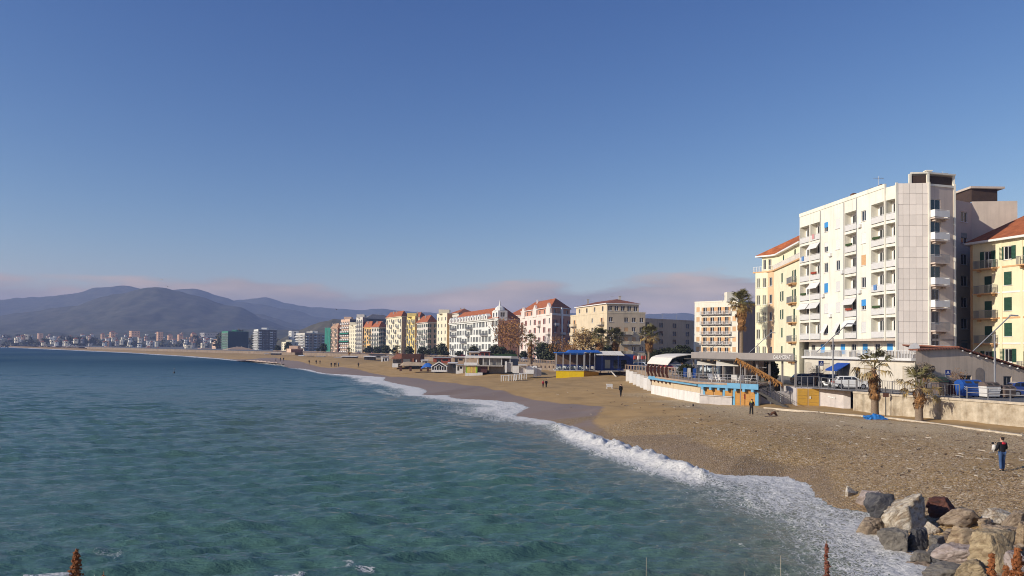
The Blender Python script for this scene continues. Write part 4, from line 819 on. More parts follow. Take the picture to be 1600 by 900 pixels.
for (nm, lb_, pxs, Ds, yt, ns, rws, wl_, sd, sr, rf_, rise, kw) in RWS:
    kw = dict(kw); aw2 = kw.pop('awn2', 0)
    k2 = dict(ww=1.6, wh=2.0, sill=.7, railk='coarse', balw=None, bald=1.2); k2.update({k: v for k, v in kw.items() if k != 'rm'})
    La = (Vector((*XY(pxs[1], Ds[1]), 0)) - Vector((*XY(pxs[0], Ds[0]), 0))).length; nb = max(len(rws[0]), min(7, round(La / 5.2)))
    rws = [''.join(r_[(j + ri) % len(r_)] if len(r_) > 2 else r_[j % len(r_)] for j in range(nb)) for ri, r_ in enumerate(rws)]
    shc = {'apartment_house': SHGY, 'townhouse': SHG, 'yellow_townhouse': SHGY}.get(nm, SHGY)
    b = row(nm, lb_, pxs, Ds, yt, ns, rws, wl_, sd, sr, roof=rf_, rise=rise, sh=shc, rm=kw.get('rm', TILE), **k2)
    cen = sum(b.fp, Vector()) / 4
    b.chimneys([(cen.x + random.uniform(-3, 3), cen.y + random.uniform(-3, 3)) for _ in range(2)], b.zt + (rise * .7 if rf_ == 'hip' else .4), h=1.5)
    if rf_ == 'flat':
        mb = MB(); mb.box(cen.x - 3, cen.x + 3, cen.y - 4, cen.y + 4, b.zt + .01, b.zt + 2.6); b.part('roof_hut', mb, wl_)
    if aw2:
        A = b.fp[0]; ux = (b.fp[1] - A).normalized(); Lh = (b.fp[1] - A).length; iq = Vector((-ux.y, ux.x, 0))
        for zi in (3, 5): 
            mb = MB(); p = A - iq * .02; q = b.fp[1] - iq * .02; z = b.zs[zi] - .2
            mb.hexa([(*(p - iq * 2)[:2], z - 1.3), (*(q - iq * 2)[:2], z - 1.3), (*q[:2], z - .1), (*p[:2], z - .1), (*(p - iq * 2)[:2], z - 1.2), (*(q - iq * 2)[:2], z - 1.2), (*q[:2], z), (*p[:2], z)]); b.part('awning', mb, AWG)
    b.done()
# green netted scaffold at the end of the row
sp = [XY(507, 700), XY(516, 690)]; g = B('scaffold_net', 'tall green scaffold netting at the left end of the seafront row', Z0, [sp[0], sp[1], (sp[1][0] + 6, sp[1][1] + 12), (sp[0][0] + 6, sp[0][1] + 12)], 'scaffold')
zt = P(511, 512, 695).z; net = mat('scaffold_net_green', (.03, .22, .16), .9, .25, .3)
for i in range(4): g.blank(i, net, Z0, zt)
g.flat(zt, net)
mb = MB()
for k in range(5):
    p = g.fp[0].lerp(g.fp[1], k / 4); mb.tube([(p.x - .1, p.y - .3, Z0), (p.x - .1, p.y - .3, zt + .8)], .08, 5)
g.part('scaffold_poles', mb, GREYM); g.done()

# --- far town on the left shore: many small blocks
ftw = [cols('far_white', (.82, .79, .72)), cols('far_cream', (.78, .70, .54)), cols('far_pink', (.62, .40, .30)), cols('far_grey', (.36, .34, .33)), cols('far_orange', (.70, .42, .26))]
def farblock(px, D, wpx, y0, y1, wm, roof, name, label, group=None, floors=None):
    a = P(px - wpx/2, y1, D); b_ = P(px + wpx/2, y1, D); dp_ = max(8., (b_.x - a.x) * .7); zb = min(a.z, b_.z); zt = P(px, y0, D).z
    sk = (b_.x - a.x) * .35
    r = B(name, label, zb, [(a.x, a.y + sk * .5), (a.x + sk, a.y - sk * .3), (b_.x, b_.y + sk * .2), (b_.x - sk, b_.y + dp_)], 'building', group)
    h = zt - zb; nf = max(1, int(h / 3.4)); zs = [zt - .4 - (h - .4) / nf * i for i in range(nf + 1)]
    for i in (0, 1):
        A = r.fp[i]; Bq = r.fp[i + 1]; n = max(1, int((Bq - A).length / 4.5)); ux = (Bq - A).normalized(); iny = Vector((-ux.y, ux.x, 0)); Lh = (Bq - A).length
        r.blank(i, wm, zb - 3, zt)
        for zf in zs[1:]:
            for k in range(n): x = Lh * (k + .5) / n; p0 = A + ux * (x - .8) - iny * .06; p1 = A + ux * (x + .8) - iny * .06; r.wall.hexa([(*p0[:2], zf + .9), (*p1[:2], zf + .9), (*(p1 + iny * .05)[:2], zf + .9), (*(p0 + iny * .05)[:2], zf + .9), (*p0[:2], zf + 2.4), (*p1[:2], zf + 2.4), (*(p1 + iny * .05)[:2], zf + 2.4), (*(p0 + iny * .05)[:2], zf + 2.4)], r.mi(DARK))
    r.blank(2, wm, zb - 3, zt); r.blank(3, wm, zb - 3, zt)
    if roof == 'hip': r.hip(zt, 2.6, TILED, over=.5)
    else: r.flat(zt, FLATR)
    r.done()
FT = [(28, 20, 512, 530, 0), (120, 12, 523, 538, 0)]
named = [
 (62, 1500, 10, 511 + 10, 524 + 7, 2, 'flat', 'pink and white villa highest on the far left shore'), (68, 1620, 9, 528, 539, 1, 'flat', 'square cream block below the pink villa on the far left shore'),
 (28, 1640, 9, 529, 540, 0, 'flat', 'pale block nearest the left edge of the far shore'), (43, 1630, 7, 531, 540, 0, 'flat', 'small white block second from the left on the far shore'),
 (111, 1480, 14, 530, 541, 0, 'flat', 'wide white hotel beside the slim tower on the far shore'), (120.5, 1470, 3.6, 527, 541, 0, 'flat', 'slim white tower on the far shore'),
 (166, 1250, 7, 532, 545, 4, 'flat', 'orange and white tower house above the pink shore sheds'), (203, 1150, 5, 539, 549, 1, 'flat', 'cream gatepost-like block on the shore, left of a pair'), (217, 1130, 6, 537.5, 549, 0, 'flat', 'pale block on the shore, right of a pair'),
 (231, 1110, 7, 543, 550, 1, 'hip', 'little cream chapel-like house on the shore'), (293, 1000, 12, 539, 553, 1, 'flat', 'cream layered building on the shore left of the red house'), (246, 1080, 9, 545, 549, 0, 'hip', 'low white pavilion on the shore'),
 (175, 1620, 10, 519, 525, 4, 'hip', 'orange villa in two tiers halfway up the far slope'), (209, 1700, 18, 517, 524, 4, 'flat', 'long orange block on the crest of the far slope'), (249, 1650, 11, 518.5, 530, 4, 'flat', 'orange and white twin tower on the far slope'),
 (281, 1600, 10, 523, 532, 4, 'hip', 'steep orange villa on the right of the far slope'), (265, 1640, 9, 524, 529, 4, 'hip', 'small orange villa with flat crown left of the steep one'), (302, 1500, 10, 522, 528, 4, 'hip', 'orange roofed villa nearest the netted block on the slope'),
 (160, 1680, 7, 522, 527, 4, 'hip', 'single orange cottage high left of the two-tier villa'), (325, 1500, 30, 520, 524, 3, 'flat', 'long pale grey wall-like block high behind the netted block'), (182, 1230, 26, 544, 547.5, 2, 'flat', 'row of low pink sheds on the far shore'),
 (318, 1010, 22, 544, 553, 2, 'flat', 'rusty red long house on the shore left of the netted block'), (270, 1060, 20, 546, 551, 0, 'flat', 'long low white beach building on the shore'), (240, 1500, 26, 538, 542, 3, 'flat', 'long dark shed roof in the middle of the far town'),
 (490, 830, 12, 517, 530, 0, 'flat', 'grey-white tower house behind the terraced block'), (458, 900, 16, 517, 531, 0, 'flat', 'white stepped block behind the small pale block'), (385, 1000, 8, 538, 547, 1, 'flat', 'small cream gabled house in front of the netted block')]
for (px, D, wp_, y0, y1, ci, rf_, lb_) in named: farblock(px, D, wp_, y0, y1, ftw[ci], rf_, 'far_building', lb_)
fr_ = random.Random(4)
for k in range(64):
    px = fr_.uniform(-20, 345); D = fr_.uniform(1150, 1700); wp_ = fr_.uniform(3, 8); yb_ = hz(px) + (8.2 - 6) / D * FPX - fr_.uniform(0, 11) * (1 if px < 150 else 1.0); h = fr_.uniform(2.2, 5.5)
    farblock(px, D, wp_, yb_ - h, yb_, ftw[fr_.choice((0, 0, 1, 1, 2, 3))], fr_.choice(('flat', 'hip')), 'far_house', 'tiny pale house scattered among trees in the far town', 'tiny houses of the far town')

_rp = [(-300, 529), (-100, 524), (0, 524), (60, 522), (85, 519), (110, 523), (150, 524), (180, 520), (240, 518), (300, 519), (340, 519)]
for k in range(58):
    px = fr_.uniform(-20, 340); D = fr_.uniform(1690, 1915); shf = (1 - (1950 - D) / 330) ** 1.15; yr = float(np.interp(px, [q[0] for q in _rp], [q[1] for q in _rp])); base = hz(px) + 4.2 / D * FPX; yb_ = base - shf * (base - yr) * .92; h = fr_.uniform(2.2, 4.6)
    farblock(px, D, fr_.uniform(3, 7.5), yb_ - h, yb_ + .6, ftw[fr_.choice((0, 0, 0, 1, 1, 4, 2))], fr_.choice(('flat', 'hip', 'hip')), 'far_house', 'tiny pale house standing up the slope behind the far town', 'tiny houses on the far slope')
# ------------------------------------------------------------------ seawall, railing and street things
WALLM = mat('weathered_seawall', (.62, .54, .41), .95, .35, 1.1, .5, 5, streak=.4, col2=(.30, .235, .155)); COPE = mat('coping_stone', (.50, .43, .33), .95, .3, 1.5, .5, 7, rnd=.12); RAILM = mat('galvanised_rail', (.30, .29, .29), .5, .15, 4, metal=.4)
sw = thing('seawall', 'weathered beige plaster seawall between the palms and the street', 'wall', (EDGE[3][0], EDGE[3][1], 2))
def worldpart(root, name, mb, mats, parent=None, smooth=False):
    M_ = root.matrix_basis.inverted() if root.rotation_euler.z else None
    l = root.location
    if M_: mb.v = [tuple(M_ @ Vector(v)) for v in mb.v]
    else: mb.v = [(a - l.x, b - l.y, c - l.z) for a, b, c in mb.v]
    return mb.obj(name, mats, parent or root, smooth=smooth)
def offs(a, b, d): u = (Vector((*b, 0)) - Vector((*a, 0))).normalized(); n = Vector((-u.y, u.x, 0)); return u, n
wp_ = [Vector((*p, 0)) for p in (EDGE[0], EDGE[1], EDGE[2], EDGE[3])]
mb = MB(); zt = 4.14
ux_pts = []
for a, b in zip(wp_[:-1], wp_[1:]):
    u = (b - a).normalized(); n = Vector((-u.y, u.x, 0)); Ls = (b - a).length; k = max(1, int(Ls / 1.2)); ux_pts.append((a, u, n, Ls))
    for i in range(k):
        p = a + u * Ls * i / k; q = a + u * Ls * (i + 1) / k; o1 = n * (.02 + .05 * random.random())
        mb.hexa([(*(p + n * .05)[:2], .5), (*(q + n * .05)[:2], .5), (*(q - n * .5)[:2], .5), (*(p - n * .5)[:2], .5), (*p[:2], zt - .22), (*q[:2], zt - .22), (*(q - n * .5)[:2], zt - .22), (*(p - n * .5)[:2], zt - .22)])
worldpart(sw, 'wall_body', mb, WALLM)
for a, u, n, Ls in ux_pts:
    k = max(1, int(Ls / 2.0))
    for i in range(k):
        p = a + u * (Ls * i / k + .015); q = a + u * (Ls * (i + 1) / k - .015); dz = random.uniform(-.015, .015); mb = MB(); o1 = n * (.10 + random.uniform(-.02, .03))
        mb.hexa([(*(p + o1)[:2], zt - .21 + dz), (*(q + o1)[:2], zt - .21 + dz), (*(q - n * .55)[:2], zt - .21 + dz), (*(p - n * .55)[:2], zt - .21 + dz), (*(p + o1)[:2], zt + dz), (*(q + o1)[:2], zt + dz), (*(q - n * .55)[:2], zt + dz), (*(p - n * .55)[:2], zt + dz)]); worldpart(sw, 'coping_stone', mb, COPE)
# buttress and far promenade wall
mb = MB(); g = XY(1560, 70); 
p = EDGE[2]; a, u, n, Ls = ux_pts[1]
for fx in (.93, .35): q = a + u * Ls * fx; mb.hexa([(*(q + n * .5)[:2], 1.2), (*(q + u * .5 + n * .5)[:2], 1.2), (*(q + u * .5 + n * .02)[:2], 1.2), (*(q + n * .02)[:2], 1.2), (*(q + n * .25)[:2], 3.5), (*(q + u * .5 + n * .25)[:2], 3.5), (*(q + u * .5 + n * .02)[:2], 3.5), (*(q + n * .02)[:2], 3.5)])
worldpart(sw, 'buttress', mb, WALLM)
fw = thing('promenade_wall', 'low tan wall edging the promenade behind the beach huts', 'wall', (EDGE[6][0], EDGE[6][1], 2)); mb = MB()
for a, b in zip(EDGE[4:14], EDGE[5:15]):
    a = Vector((*a, 0)); b = Vector((*b, 0)); u = (b - a).normalized(); n = Vector((-u.y, u.x, 0))
    mb.hexa([(*(a + n * .05)[:2], 0), (*(b + n * .05)[:2], 0), (*(b - n * .4)[:2], 0), (*(a - n * .4)[:2], 0), (*a[:2], 4.16), (*b[:2], 4.16), (*(b - n * .4)[:2], 4.16), (*(a - n * .4)[:2], 4.16)])
worldpart(fw, 'wall_body', mb, mat('promenade_wall_render', (.26, .20, .145), .9, .3, .3, streak=.3))
mb = MB()
for a, b in zip(EDGE[6:12], EDGE[7:13]):
    a = Vector((*a, 0)); b = Vector((*b, 0)); u = (b - a).normalized(); n = Vector((-u.y, u.x, 0)); k = int((b - a).length / 1.6)
    for i in range(k): p = a.lerp(b, i / k) - n * .2; mb.box(p.x - .12, p.x + .12, p.y - .12, p.y + .12, 4.17, 5.0)
    mb.bar((*(a - n * .2)[:2], 5.08), (*(b - n * .2)[:2], 5.08), .22, .14)
worldpart(fw, 'balustrade', mb, mat('balustrade_tan', (.38, .28, .21), .9, .2, 1))
# street railing: each stretch a thing with its own posts
def railing(label, a, b, z, hgt, step, rails=(1.0, .55)):
    t_ = thing('street_railing', label, 'railing', (a.x, a.y, z)); n = int((b - a).length / step)
    for i in range(n + 1): p = a.lerp(b, i / n); mb = MB(); mb.box(p.x - .04, p.x + .04, p.y - .04, p.y + .04, z, z + hgt); worldpart(t_, 'post', mb, RAILM)
    for r in rails: mb = MB(); mb.bar((a.x, a.y, z + hgt * r + .03), (b.x, b.y, z + hgt * r + .03), .05, .055); worldpart(t_, 'rail', mb, RAILM)
    return t_
a, u, n, Ls = ux_pts[1]; a2, u2, n2, L2 = ux_pts[2]
e1 = a2 + u2 * L2 * .32 - n2 * .25; e2 = a2 + u2 * L2 * .36 - n2 * .25
railing('plain two-rail grey railing along the street in front of the bins', a + u * Ls * .2 - n * .25, a + u * (Ls - .1) - n * .25, 4.14, 1.05, 1.7)
railing('continuation of the two-rail railing beside the shorter palm', a2 - n2 * .25, e1, 4.14, 1.05, 1.7)
t_ = railing('grey railing with close upright bars between the two beach palms', e2, a2 + u2 * (L2 - .3) - n2 * .25, 4.14, 1.25, 1.5, (1.0, .1))
pA, pB = e2, a2 + u2 * (L2 - .3) - n2 * .25; k = int((pB - pA).length / .3)
mb = MB()
for i in range(k): p = pA.lerp(pB, i / k); mb.box(p.x - .015, p.x + .015, p.y - .015, p.y + .015, 4.28, 5.38)
worldpart(t_, 'bars', mb, RAILM)
# ramp kiosk with yellow doors
YWD = mat('yellow_planks', (.62, .36, .06), .6, .2, 2, .2, 8, stretch=(1, 1, 8)); LCON = mat('pale_concrete', (.60, .55, .52), .9, .2, .8, streak=.3)
k0 = GB(1245, 634); k1 = GB(1280, 634.5); k2 = G(1318, 638, k1.z)
ks = thing('beach_store', 'concrete beach store with yellow plank doors under the street railing', 'kiosk', (k0.x, k0.y, k0.z)); up = Vector((0, 0, 1)); ku = (k1 - k0); ku.z = 0; kl = ku.length; ku.normalize(); kn = Vector((-ku.y, ku.x, 0)); zb = min(k0.z, k1.z) - .3; ztk = P(1245, 604, k0.y).z
mb = MB(); r0 = k0 - ku * .1; r1 = k1 + ku * .15
pts = [r0, r1, Vector((k2.x, k2.y, 0)), Vector((EDGE[3][0] + 1, EDGE[3][1] + 3, 0)), r0 + kn * 6]
mb.prism([p[:2] for p in pts], zb, 4.12); worldpart(ks, 'wall_body', mb, LCON)
for i in range(2):
    for j in range(5):
        p = k0 + ku * (kl * (i * .5 + .02)) - kn * .05; q = k0 + ku * (kl * (i * .5 + .48)) - kn * .05; z0 = zb + .35 + j * (ztk - zb - .55) / 5; z1 = z0 + (ztk - zb - .55) / 5 - .02; mb = MB()
        mb.hexa([(*p[:2], z0), (*q[:2], z0), (*(q + kn * .04)[:2], z0), (*(p + kn * .04)[:2], z0), (*p[:2], z1), (*q[:2], z1), (*(q + kn * .04)[:2], z1), (*(p + kn * .04)[:2], z1)]); worldpart(ks, 'plank', mb, YWD)
mb = MB(); p = k0 + ku * kl * .56 - kn * .09; mb.bar((*p[:2], zb + 1.3), (*(p + ku * .15)[:2], zb + 1.3), .03, .3); worldpart(ks, 'notice', mb, WHITE)
mb = MB()
for i in range(4): p = r1 + (Vector((k2.x, k2.y, 0)) - r1) * (.35 + .08 * i); d_ = (Vector((k2.x, k2.y, 0)) - r1).normalized(); nn_ = Vector((d_.y, -d_.x, 0)) * .06; mb.bar((*(p + nn_)[:2], 3.2 - .03 * i), (*(p + nn_ + d_ * .3)[:2], 3.2 - .03 * i), .05, .12)
worldpart(ks, 'painted_letters', mb, WHITE)
railing('grey upright railing on top of the store with yellow doors', Vector((r0.x, r0.y + .2, 0)), Vector((r1.x, r1.y + .2, 0)), 4.125, 1.3, .62, (1.0,))
railing('grey railing between the yellow-door store and the taller palm', Vector((r1.x + .2, r1.y + .2, 0)), Vector((EDGE[3][0] + .4, EDGE[3][1] + .2, 0)), 4.125, 1.2, 1.2)
# street lamps: pole with a slanting bar and flat head
def lamp(label, px, D, ytop, x0, y0, x1, y1, xh, zbase=Z0):
    b_ = P(px, 600, D); t_ = thing('street_lamp', label, 'street lamp', (b_.x, b_.y, zbase), group='street lamps'); zt = P(px, ytop, D).z
    mb = MB(); mb.tube([(b_.x, b_.y, zbase), (b_.x, b_.y, zt)], [.11, .07], 8); mb.tube([(b_.x, b_.y, zbase), (b_.x, b_.y, zbase + .5)], .17, 8); worldpart(t_, 'pole', mb, GREYM)
    lo_, hi_ = P(x0, y0, D), P(x1, y1, D); mb = MB(); mb.tube([lo_, hi_], [.05, .06], 6); worldpart(t_, 'arm', mb, GREYM)
    he = P(xh, y1 + .5, D); mb = MB(); mb.hexa([(hi_.x - .1, hi_.y - .17, hi_.z - .06), (he.x, he.y - .17, hi_.z - .06), (he.x, he.y + .17, hi_.z - .06), (hi_.x - .1, hi_.y + .17, hi_.z - .06), (hi_.x, hi_.y - .12, hi_.z + .1), (he.x - .1, he.y - .1, hi_.z + .06), (he.x - .1, he.y + .1, hi_.z + .06), (hi_.x, hi_.y + .12, hi_.z + .1)]); worldpart(t_, 'lamp_head', mb, GREYM)
lamp('slant-armed street lamp in front of the tall white block', 1301.5, 93, 528, 1276, 550, 1324, 506, 1337)
lamp('slant-armed street lamp by the bins at the right edge', 1554.5, 77, 522, 1520, 549, 1579, 493, 1591)
lamp('slant-armed street lamp before the lemon yellow house', 1184, 128, 536, 1164, 557, 1205, 520, 1212)
lamp('slant-armed street lamp before the white house with orange blinds', 1122, 150, 543, 1098, 551, 1140, 527.5, 1148)
# waste containers
def container(name, label, px, D, wpx, hpx, body, lid, stripes=False, wheels=False, depth=1.3):
    c0 = P(px - wpx/2, 600, D); c1_ = P(px + wpx/2, 600, D); w_ = c1_.x - c0.x; h = hpx / FPX * D; t_ = thing(name, label, 'waste container', (c0.x + w_/2, c0.y, Z0), R(6)); mb = MB(); wb = w_/2
    mb.hexa([(-wb * .88, 0, .12), (wb * .88, 0, .12), (wb * .88, depth * .92, .12), (-wb * .88, depth * .92, .12), (-wb, -.06, h * .72), (wb, -.06, h * .72), (wb, depth, h * .72), (-wb, depth, h * .72)]); mb.obj('body', body, t_)
    mb = MB(); prof = [(-.10, h * .722), (-.06, h * .80), (depth * .25, h * .97), (depth * .6, h), (depth * .95, h * .88), (depth + .05, h * .722)]; n = len(prof)
    mb.add([(-wb * 1.02, y, z) for y, z in prof] + [(wb * 1.02, y, z) for y, z in prof], [tuple(range(n)), tuple(range(2 * n - 1, n - 1, -1))] + [(i, n + i, n + (i + 1) % n, (i + 1) % n) for i in range(n)]); l_ = mb.obj('lid', lid, t_)
    mb = MB()
    for s_ in (-1, 1): mb.hexa([(s_ * wb * .45 - wb * .3, -.075, h * .80), (s_ * wb * .45 + wb * .3, -.075, h * .80), (s_ * wb * .45 + wb * .3, depth * .1, h * .845), (s_ * wb * .45 - wb * .3, depth * .1, h * .845), (s_ * wb * .45 - wb * .3, -.05, h * .84), (s_ * wb * .45 + wb * .3, -.05, h * .84), (s_ * wb * .45 + wb * .3, depth * .12, h * .92), (s_ * wb * .45 - wb * .3, depth * .12, h * .92)])
    mb.obj('slot', DARK, l_)
    mb = MB()
    for i in range(5): z = .2 + i * h * .1; mb.box(-wb * .86, wb * .86, -.075, -.05, z, z + h * .04)
    mb.obj('ribs', body, t_)
    if stripes:
        for s_ in (-1, 1):
            for k in range(2): mb = MB(); x = s_ * wb * .8; z = h * .42 + k * h * .12; mb.hexa([(x - .14, -.09, z + .08), (x, -.09, z), (x, -.077, z), (x - .14, -.077, z + .08), (x - .14, -.09, z + .17), (x, -.09, z + .09), (x, -.077, z + .09), (x - .14, -.077, z + .17)]); mb.hexa([(x, -.09, z), (x + .14, -.09, z + .08), (x + .14, -.077, z + .08), (x, -.077, z), (x, -.09, z + .09), (x + .14, -.09, z + .17), (x + .14, -.077, z + .17), (x, -.077, z + .09)]); mb.obj('reflective_chevron', WHITE, t_)
    mb = MB()
    for s_ in (-1, 1):
        for y in (.2, depth - .25): mb.tube([(s_ * wb * .75 - .05, y, .09), (s_ * wb * .75 + .05, y, .09)], .088, 8)
    mb.obj('wheels', DARK, t_)
BLU = mat('blue_plastic', (.02, .09, .36), .45, .15, 2, coat=.1); BRP = mat('brown_plastic', (.16, .12, .10), .6, .2, 2); GRP = mat('green_plastic', (.03, .06, .04), .6, .2, 2); RDP = mat('maroon_plastic', (.16, .045, .035), .6, .2, 2); WHP = mat('white_plastic', (.72, .70, .66), .5, .1, 2)
container('waste_container', 'large blue waste container with white chevrons behind the railing', 1520.5, 77.5, 33, 27, BLU, BLU, True)
container('waste_container', 'brown ribbed waste container with dark green lid', 1474, 80, 16, 29, BRP, GRP)
container('waste_container', 'maroon waste container beside the green-lidded one', 1491, 80.5, 15, 26, RDP, BRP)
container('waste_container', 'white ribbed waste container right of the blue one', 1552, 76.5, 24, 25, WHP, BRP, True)
container('waste_container', 'low grey-brown waste container beside the lamp pole at right', 1578, 76.5, 20, 20, BRP, BRP)
# blue pedestrian signs
SGB = mat('sign_blue', (.012, .03, .16), .4, .1, 2)
def sign(label, px, py, D, s_, zb):
    c_ = P(px, py, D); t_ = thing('road_sign', label, 'road sign', (c_.x, c_.y, zb), group='blue pedestrian signs'); mb = MB(); mb.tube([(c_.x - s_ * .45, c_.y + .05, zb), (c_.x - s_ * .45, c_.y + .05, c_.z + s_ * .5)], .04, 6); worldpart(t_, 'post', mb, GREYM)
    mb = MB(); mb.box(c_.x - s_/2, c_.x + s_/2, c_.y - .02, c_.y, c_.z - s_/2, c_.z + s_/2); pl_ = worldpart(t_, 'plate', mb, SGB)
    mb = MB(); y = c_.y - .024
    def pg(p): mb.add([(c_.x + a * s_, y, c_.z + b * s_) for a, b in p], [tuple(range(len(p)))])
    pg([(-.3, -.28), (.3, -.28), (.3, -.22), (-.3, -.22)]); pg([(-.28, -.15), (-.18, -.15), (.05, .12), (-.05, .14)]); pg([(.18, -.15), (.28, -.15), (.12, .14), (.02, .12)]); pg([(-.09, .14), (.09, .14), (.09, .24), (-.09, .24)]); pg([(-.12, .0), (.12, .0), (.08, .07), (-.08, .07)]); pg([(.06 * math.cos(q) , .29 + .05 * math.sin(q)) for q in np.linspace(0, 6.28, 9)[:-1]]); worldpart(t_, 'pictogram', mb, WHITE)
sign('square blue crossing sign in front of the shop terrace', 1283, 567.5, 98, .62, Z0); sign('square blue crossing sign before the grey stucco wall', 1481, 582, 84, .55, Z0)
mb = MB()
# ------------------------------------------------------------------ cars
TYRE = mat('tyre_rubber', (.02, .02, .02), .85, .2, 5); RIM = mat('alloy_rim', (.4, .4, .42), .35, .1, 5, metal=.7); CG = glassmat('car_glass', (.015, .018, .02), .04); LAMPW = mat('headlight_glass', (.7, .7, .68), .2, .05, 5); LAMPR = mat('tail_light_red', (.35, .02, .02), .3, .1, 5)
def car(label, loc, rz, paint, Lc=4.0, Hc=1.5, group=None, wid=1.7):
    t_ = thing('parked_car', label, 'car', loc, rz, group); hl = Lc / 2; w2 = wid / 2
    prof = [(-hl, .35), (-hl + .02, .75), (-hl + .25, .92), (-hl + 1.0, 1.0), (hl - .25, 1.0), (hl - .02, .85), (hl, .4), (hl - .1, .25), (-hl + .1, .25)]
    mb = MB(); secs = [(-w2, .93, .0), (-w2 * .97, 1, 0), (w2 * .97, 1, 0), (w2, .93, 0)]; n = len(prof); vs = []
    for y, k, _ in secs: vs += [(x * k if False else x, y, .55 + (z - .55) * k) for x, z in prof]
    fs = []
    for j in range(3): fs += [(j * n + i, j * n + (i + 1) % n, (j + 1) * n + (i + 1) % n, (j + 1) * n + i) for i in range(n)]
    fs += [tuple(range(n - 1, -1, -1)), tuple(range(3 * n, 4 * n))]; mb.add(vs, fs)
    body = mb.obj('body', paint, t_)
    cab = [(-hl + .9, 1.0), (-hl + 1.65, Hc - .05), (-hl + 2.0, Hc), (hl - .9, Hc - .02), (hl - .45, Hc - .15), (hl - .2, 1.0)]; mb = MB(); n = len(cab)
    vs = [(x, -w2 * (.94 if z < 1.05 else .76), z) for x, z in cab] + [(x, w2 * (.94 if z < 1.05 else .76), z) for x, z in cab]
    mb.add(vs, [tuple(range(n - 1, -1, -1)), tuple(range(n, 2 * n))] + [(i, (i + 1) % n, n + (i + 1) % n, n + i) for i in range(n)]); mb.obj('cabin', paint, t_)
    for sg in (-1, 1):
        for (xa, xb, xc, xd) in ((-hl + 1.15, -hl + 2.0, -hl + 2.0, -hl + 1.75), (-hl + 2.08, -hl + 2.95, -hl + 2.9, -hl + 2.08), (-hl + 3.03, hl - .42, hl - .62, -hl + 2.98)):
            zl_, zh = 1.04, Hc - .12; yl, yh = sg * (w2 * .935 + .012), sg * (w2 * .80 + .012); mb = MB(); v = [(xa, yl, zl_), (xb, yl, zl_), (xc, yh, zh), (xd, yh, zh)]; mb.add(v if sg < 0 else v[::-1], [(0, 1, 2, 3)]); mb.obj('side_window', CG, t_)
        for x, m_, nm in ((-hl - .005, LAMPW, 'headlight'), (hl - .03, LAMPR, 'tail_light')): mb = MB(); mb.box(x, x + .04, sg * w2 * .68 - .2, sg * w2 * .68 + .2, .68, .86); mb.obj(nm, m_, t_)
        mb = MB(); mb.hexa([(-hl + 1.25, sg * w2 * 1.0, 1.02), (-hl + 1.42, sg * w2 * 1.0, 1.02), (-hl + 1.42, sg * (w2 + .18), 1.02), (-hl + 1.25, sg * (w2 + .18), 1.02), (-hl + 1.27, sg * w2 * 1.0, 1.15), (-hl + 1.42, sg * w2 * 1.0, 1.15), (-hl + 1.42, sg * (w2 + .18), 1.15), (-hl + 1.27, sg * (w2 + .18), 1.15)]); mb.obj('mirror', paint, t_)
        for x in (-hl + .78, hl - .72):
            mb = MB(); mb.tube([(x, sg * (w2 - .19), .31), (x, sg * (w2 + .012), .31)], .31, 16); wh = mb.obj('wheel', TYRE, t_); mb = MB(); mb.tube([(x, sg * (w2 - .1), .31), (x, sg * (w2 + .02), .31)], .19, 12); mb.obj('rim', RIM, wh)
    mb = MB(); v = [(-hl + .96, -w2 * .84, 1.04), (-hl + .96, w2 * .84, 1.04), (-hl + 1.60, w2 * .7, Hc - .10), (-hl + 1.60, -w2 * .7, Hc - .10)]; v = [(x - .03, y, z + .012) for x, y, z in v]; mb.add(v[::-1], [(0, 1, 2, 3)]); mb.obj('windscreen', CG, t_)
    mb = MB(); v = [(hl - .25, -w2 * .82, 1.06), (hl - .25, w2 * .82, 1.06), (hl - .46, w2 * .7, Hc - .2), (hl - .46, -w2 * .7, Hc - .2)]; v = [(x + .05, y, z) for x, y, z in v]; mb.add(v, [(0, 1, 2, 3)]); mb.obj('rear_window', CG, t_)
    mb = MB(); mb.box(-hl - .03, -hl + .0, -.26, .26, .42, .53); mb.obj('number_plate', WHITE, t_); mb = MB(); mb.box(-hl - .02, -hl + .01, -w2 * .5, w2 * .5, .58, .66); mb.obj('grille', DARK, t_)
    return t_
PW = mat('white_car_paint', (.75, .75, .73), .25, .05, 3, coat=.6); PK = mat('black_car_paint', (.02, .02, .022), .2, .2, 3, coat=.6); PG = mat('grey_car_paint', (.16, .16, .17), .25, .1, 3, coat=.6); PBL = mat('blue_car_paint', (.03, .06, .22), .25, .1, 3, coat=.6); PRD = mat('red_car_paint', (.35, .04, .03), .25, .1, 3, coat=.6); PSL = mat('silver_car_paint', (.45, .45, .46), .25, .1, 3, coat=.6, metal=.4)
def cpos(px, D): p = P(px, 600, D); return (p.x, p.y, 4.104)
car('white hatchback parked behind the railing next to the taller palm', cpos(1329, 93), R(170), PW)
car('black car parked left of the white hatchback', cpos(1300, 100), R(150), PK); car('dark car half hidden behind the club stairs', cpos(1262, 102), R(175), PG); car('second black car beneath the blue crossing sign', cpos(1281, 106), R(168), PK)
car('dark blue car cut off by the right picture edge', cpos(1606, 80), R(170), PBL)
cr = random.Random(2)
for k in range(46):   # parked along the promenade in the distance
    i = 6 + cr.randrange(5); a = Vector((*EDGE[i], 0)); b = Vector((*EDGE[i + 1], 0)); f_ = cr.random(); u = (b - a).normalized(); n = Vector((u.y, -u.x, 0)); p = a.lerp(b, f_) + n * cr.choice((5, 9))
    if k == 0: far_cars = []
    if any((p - q).length < 5 for q in far_cars): continue
    far_cars.append(p)
farp = {}
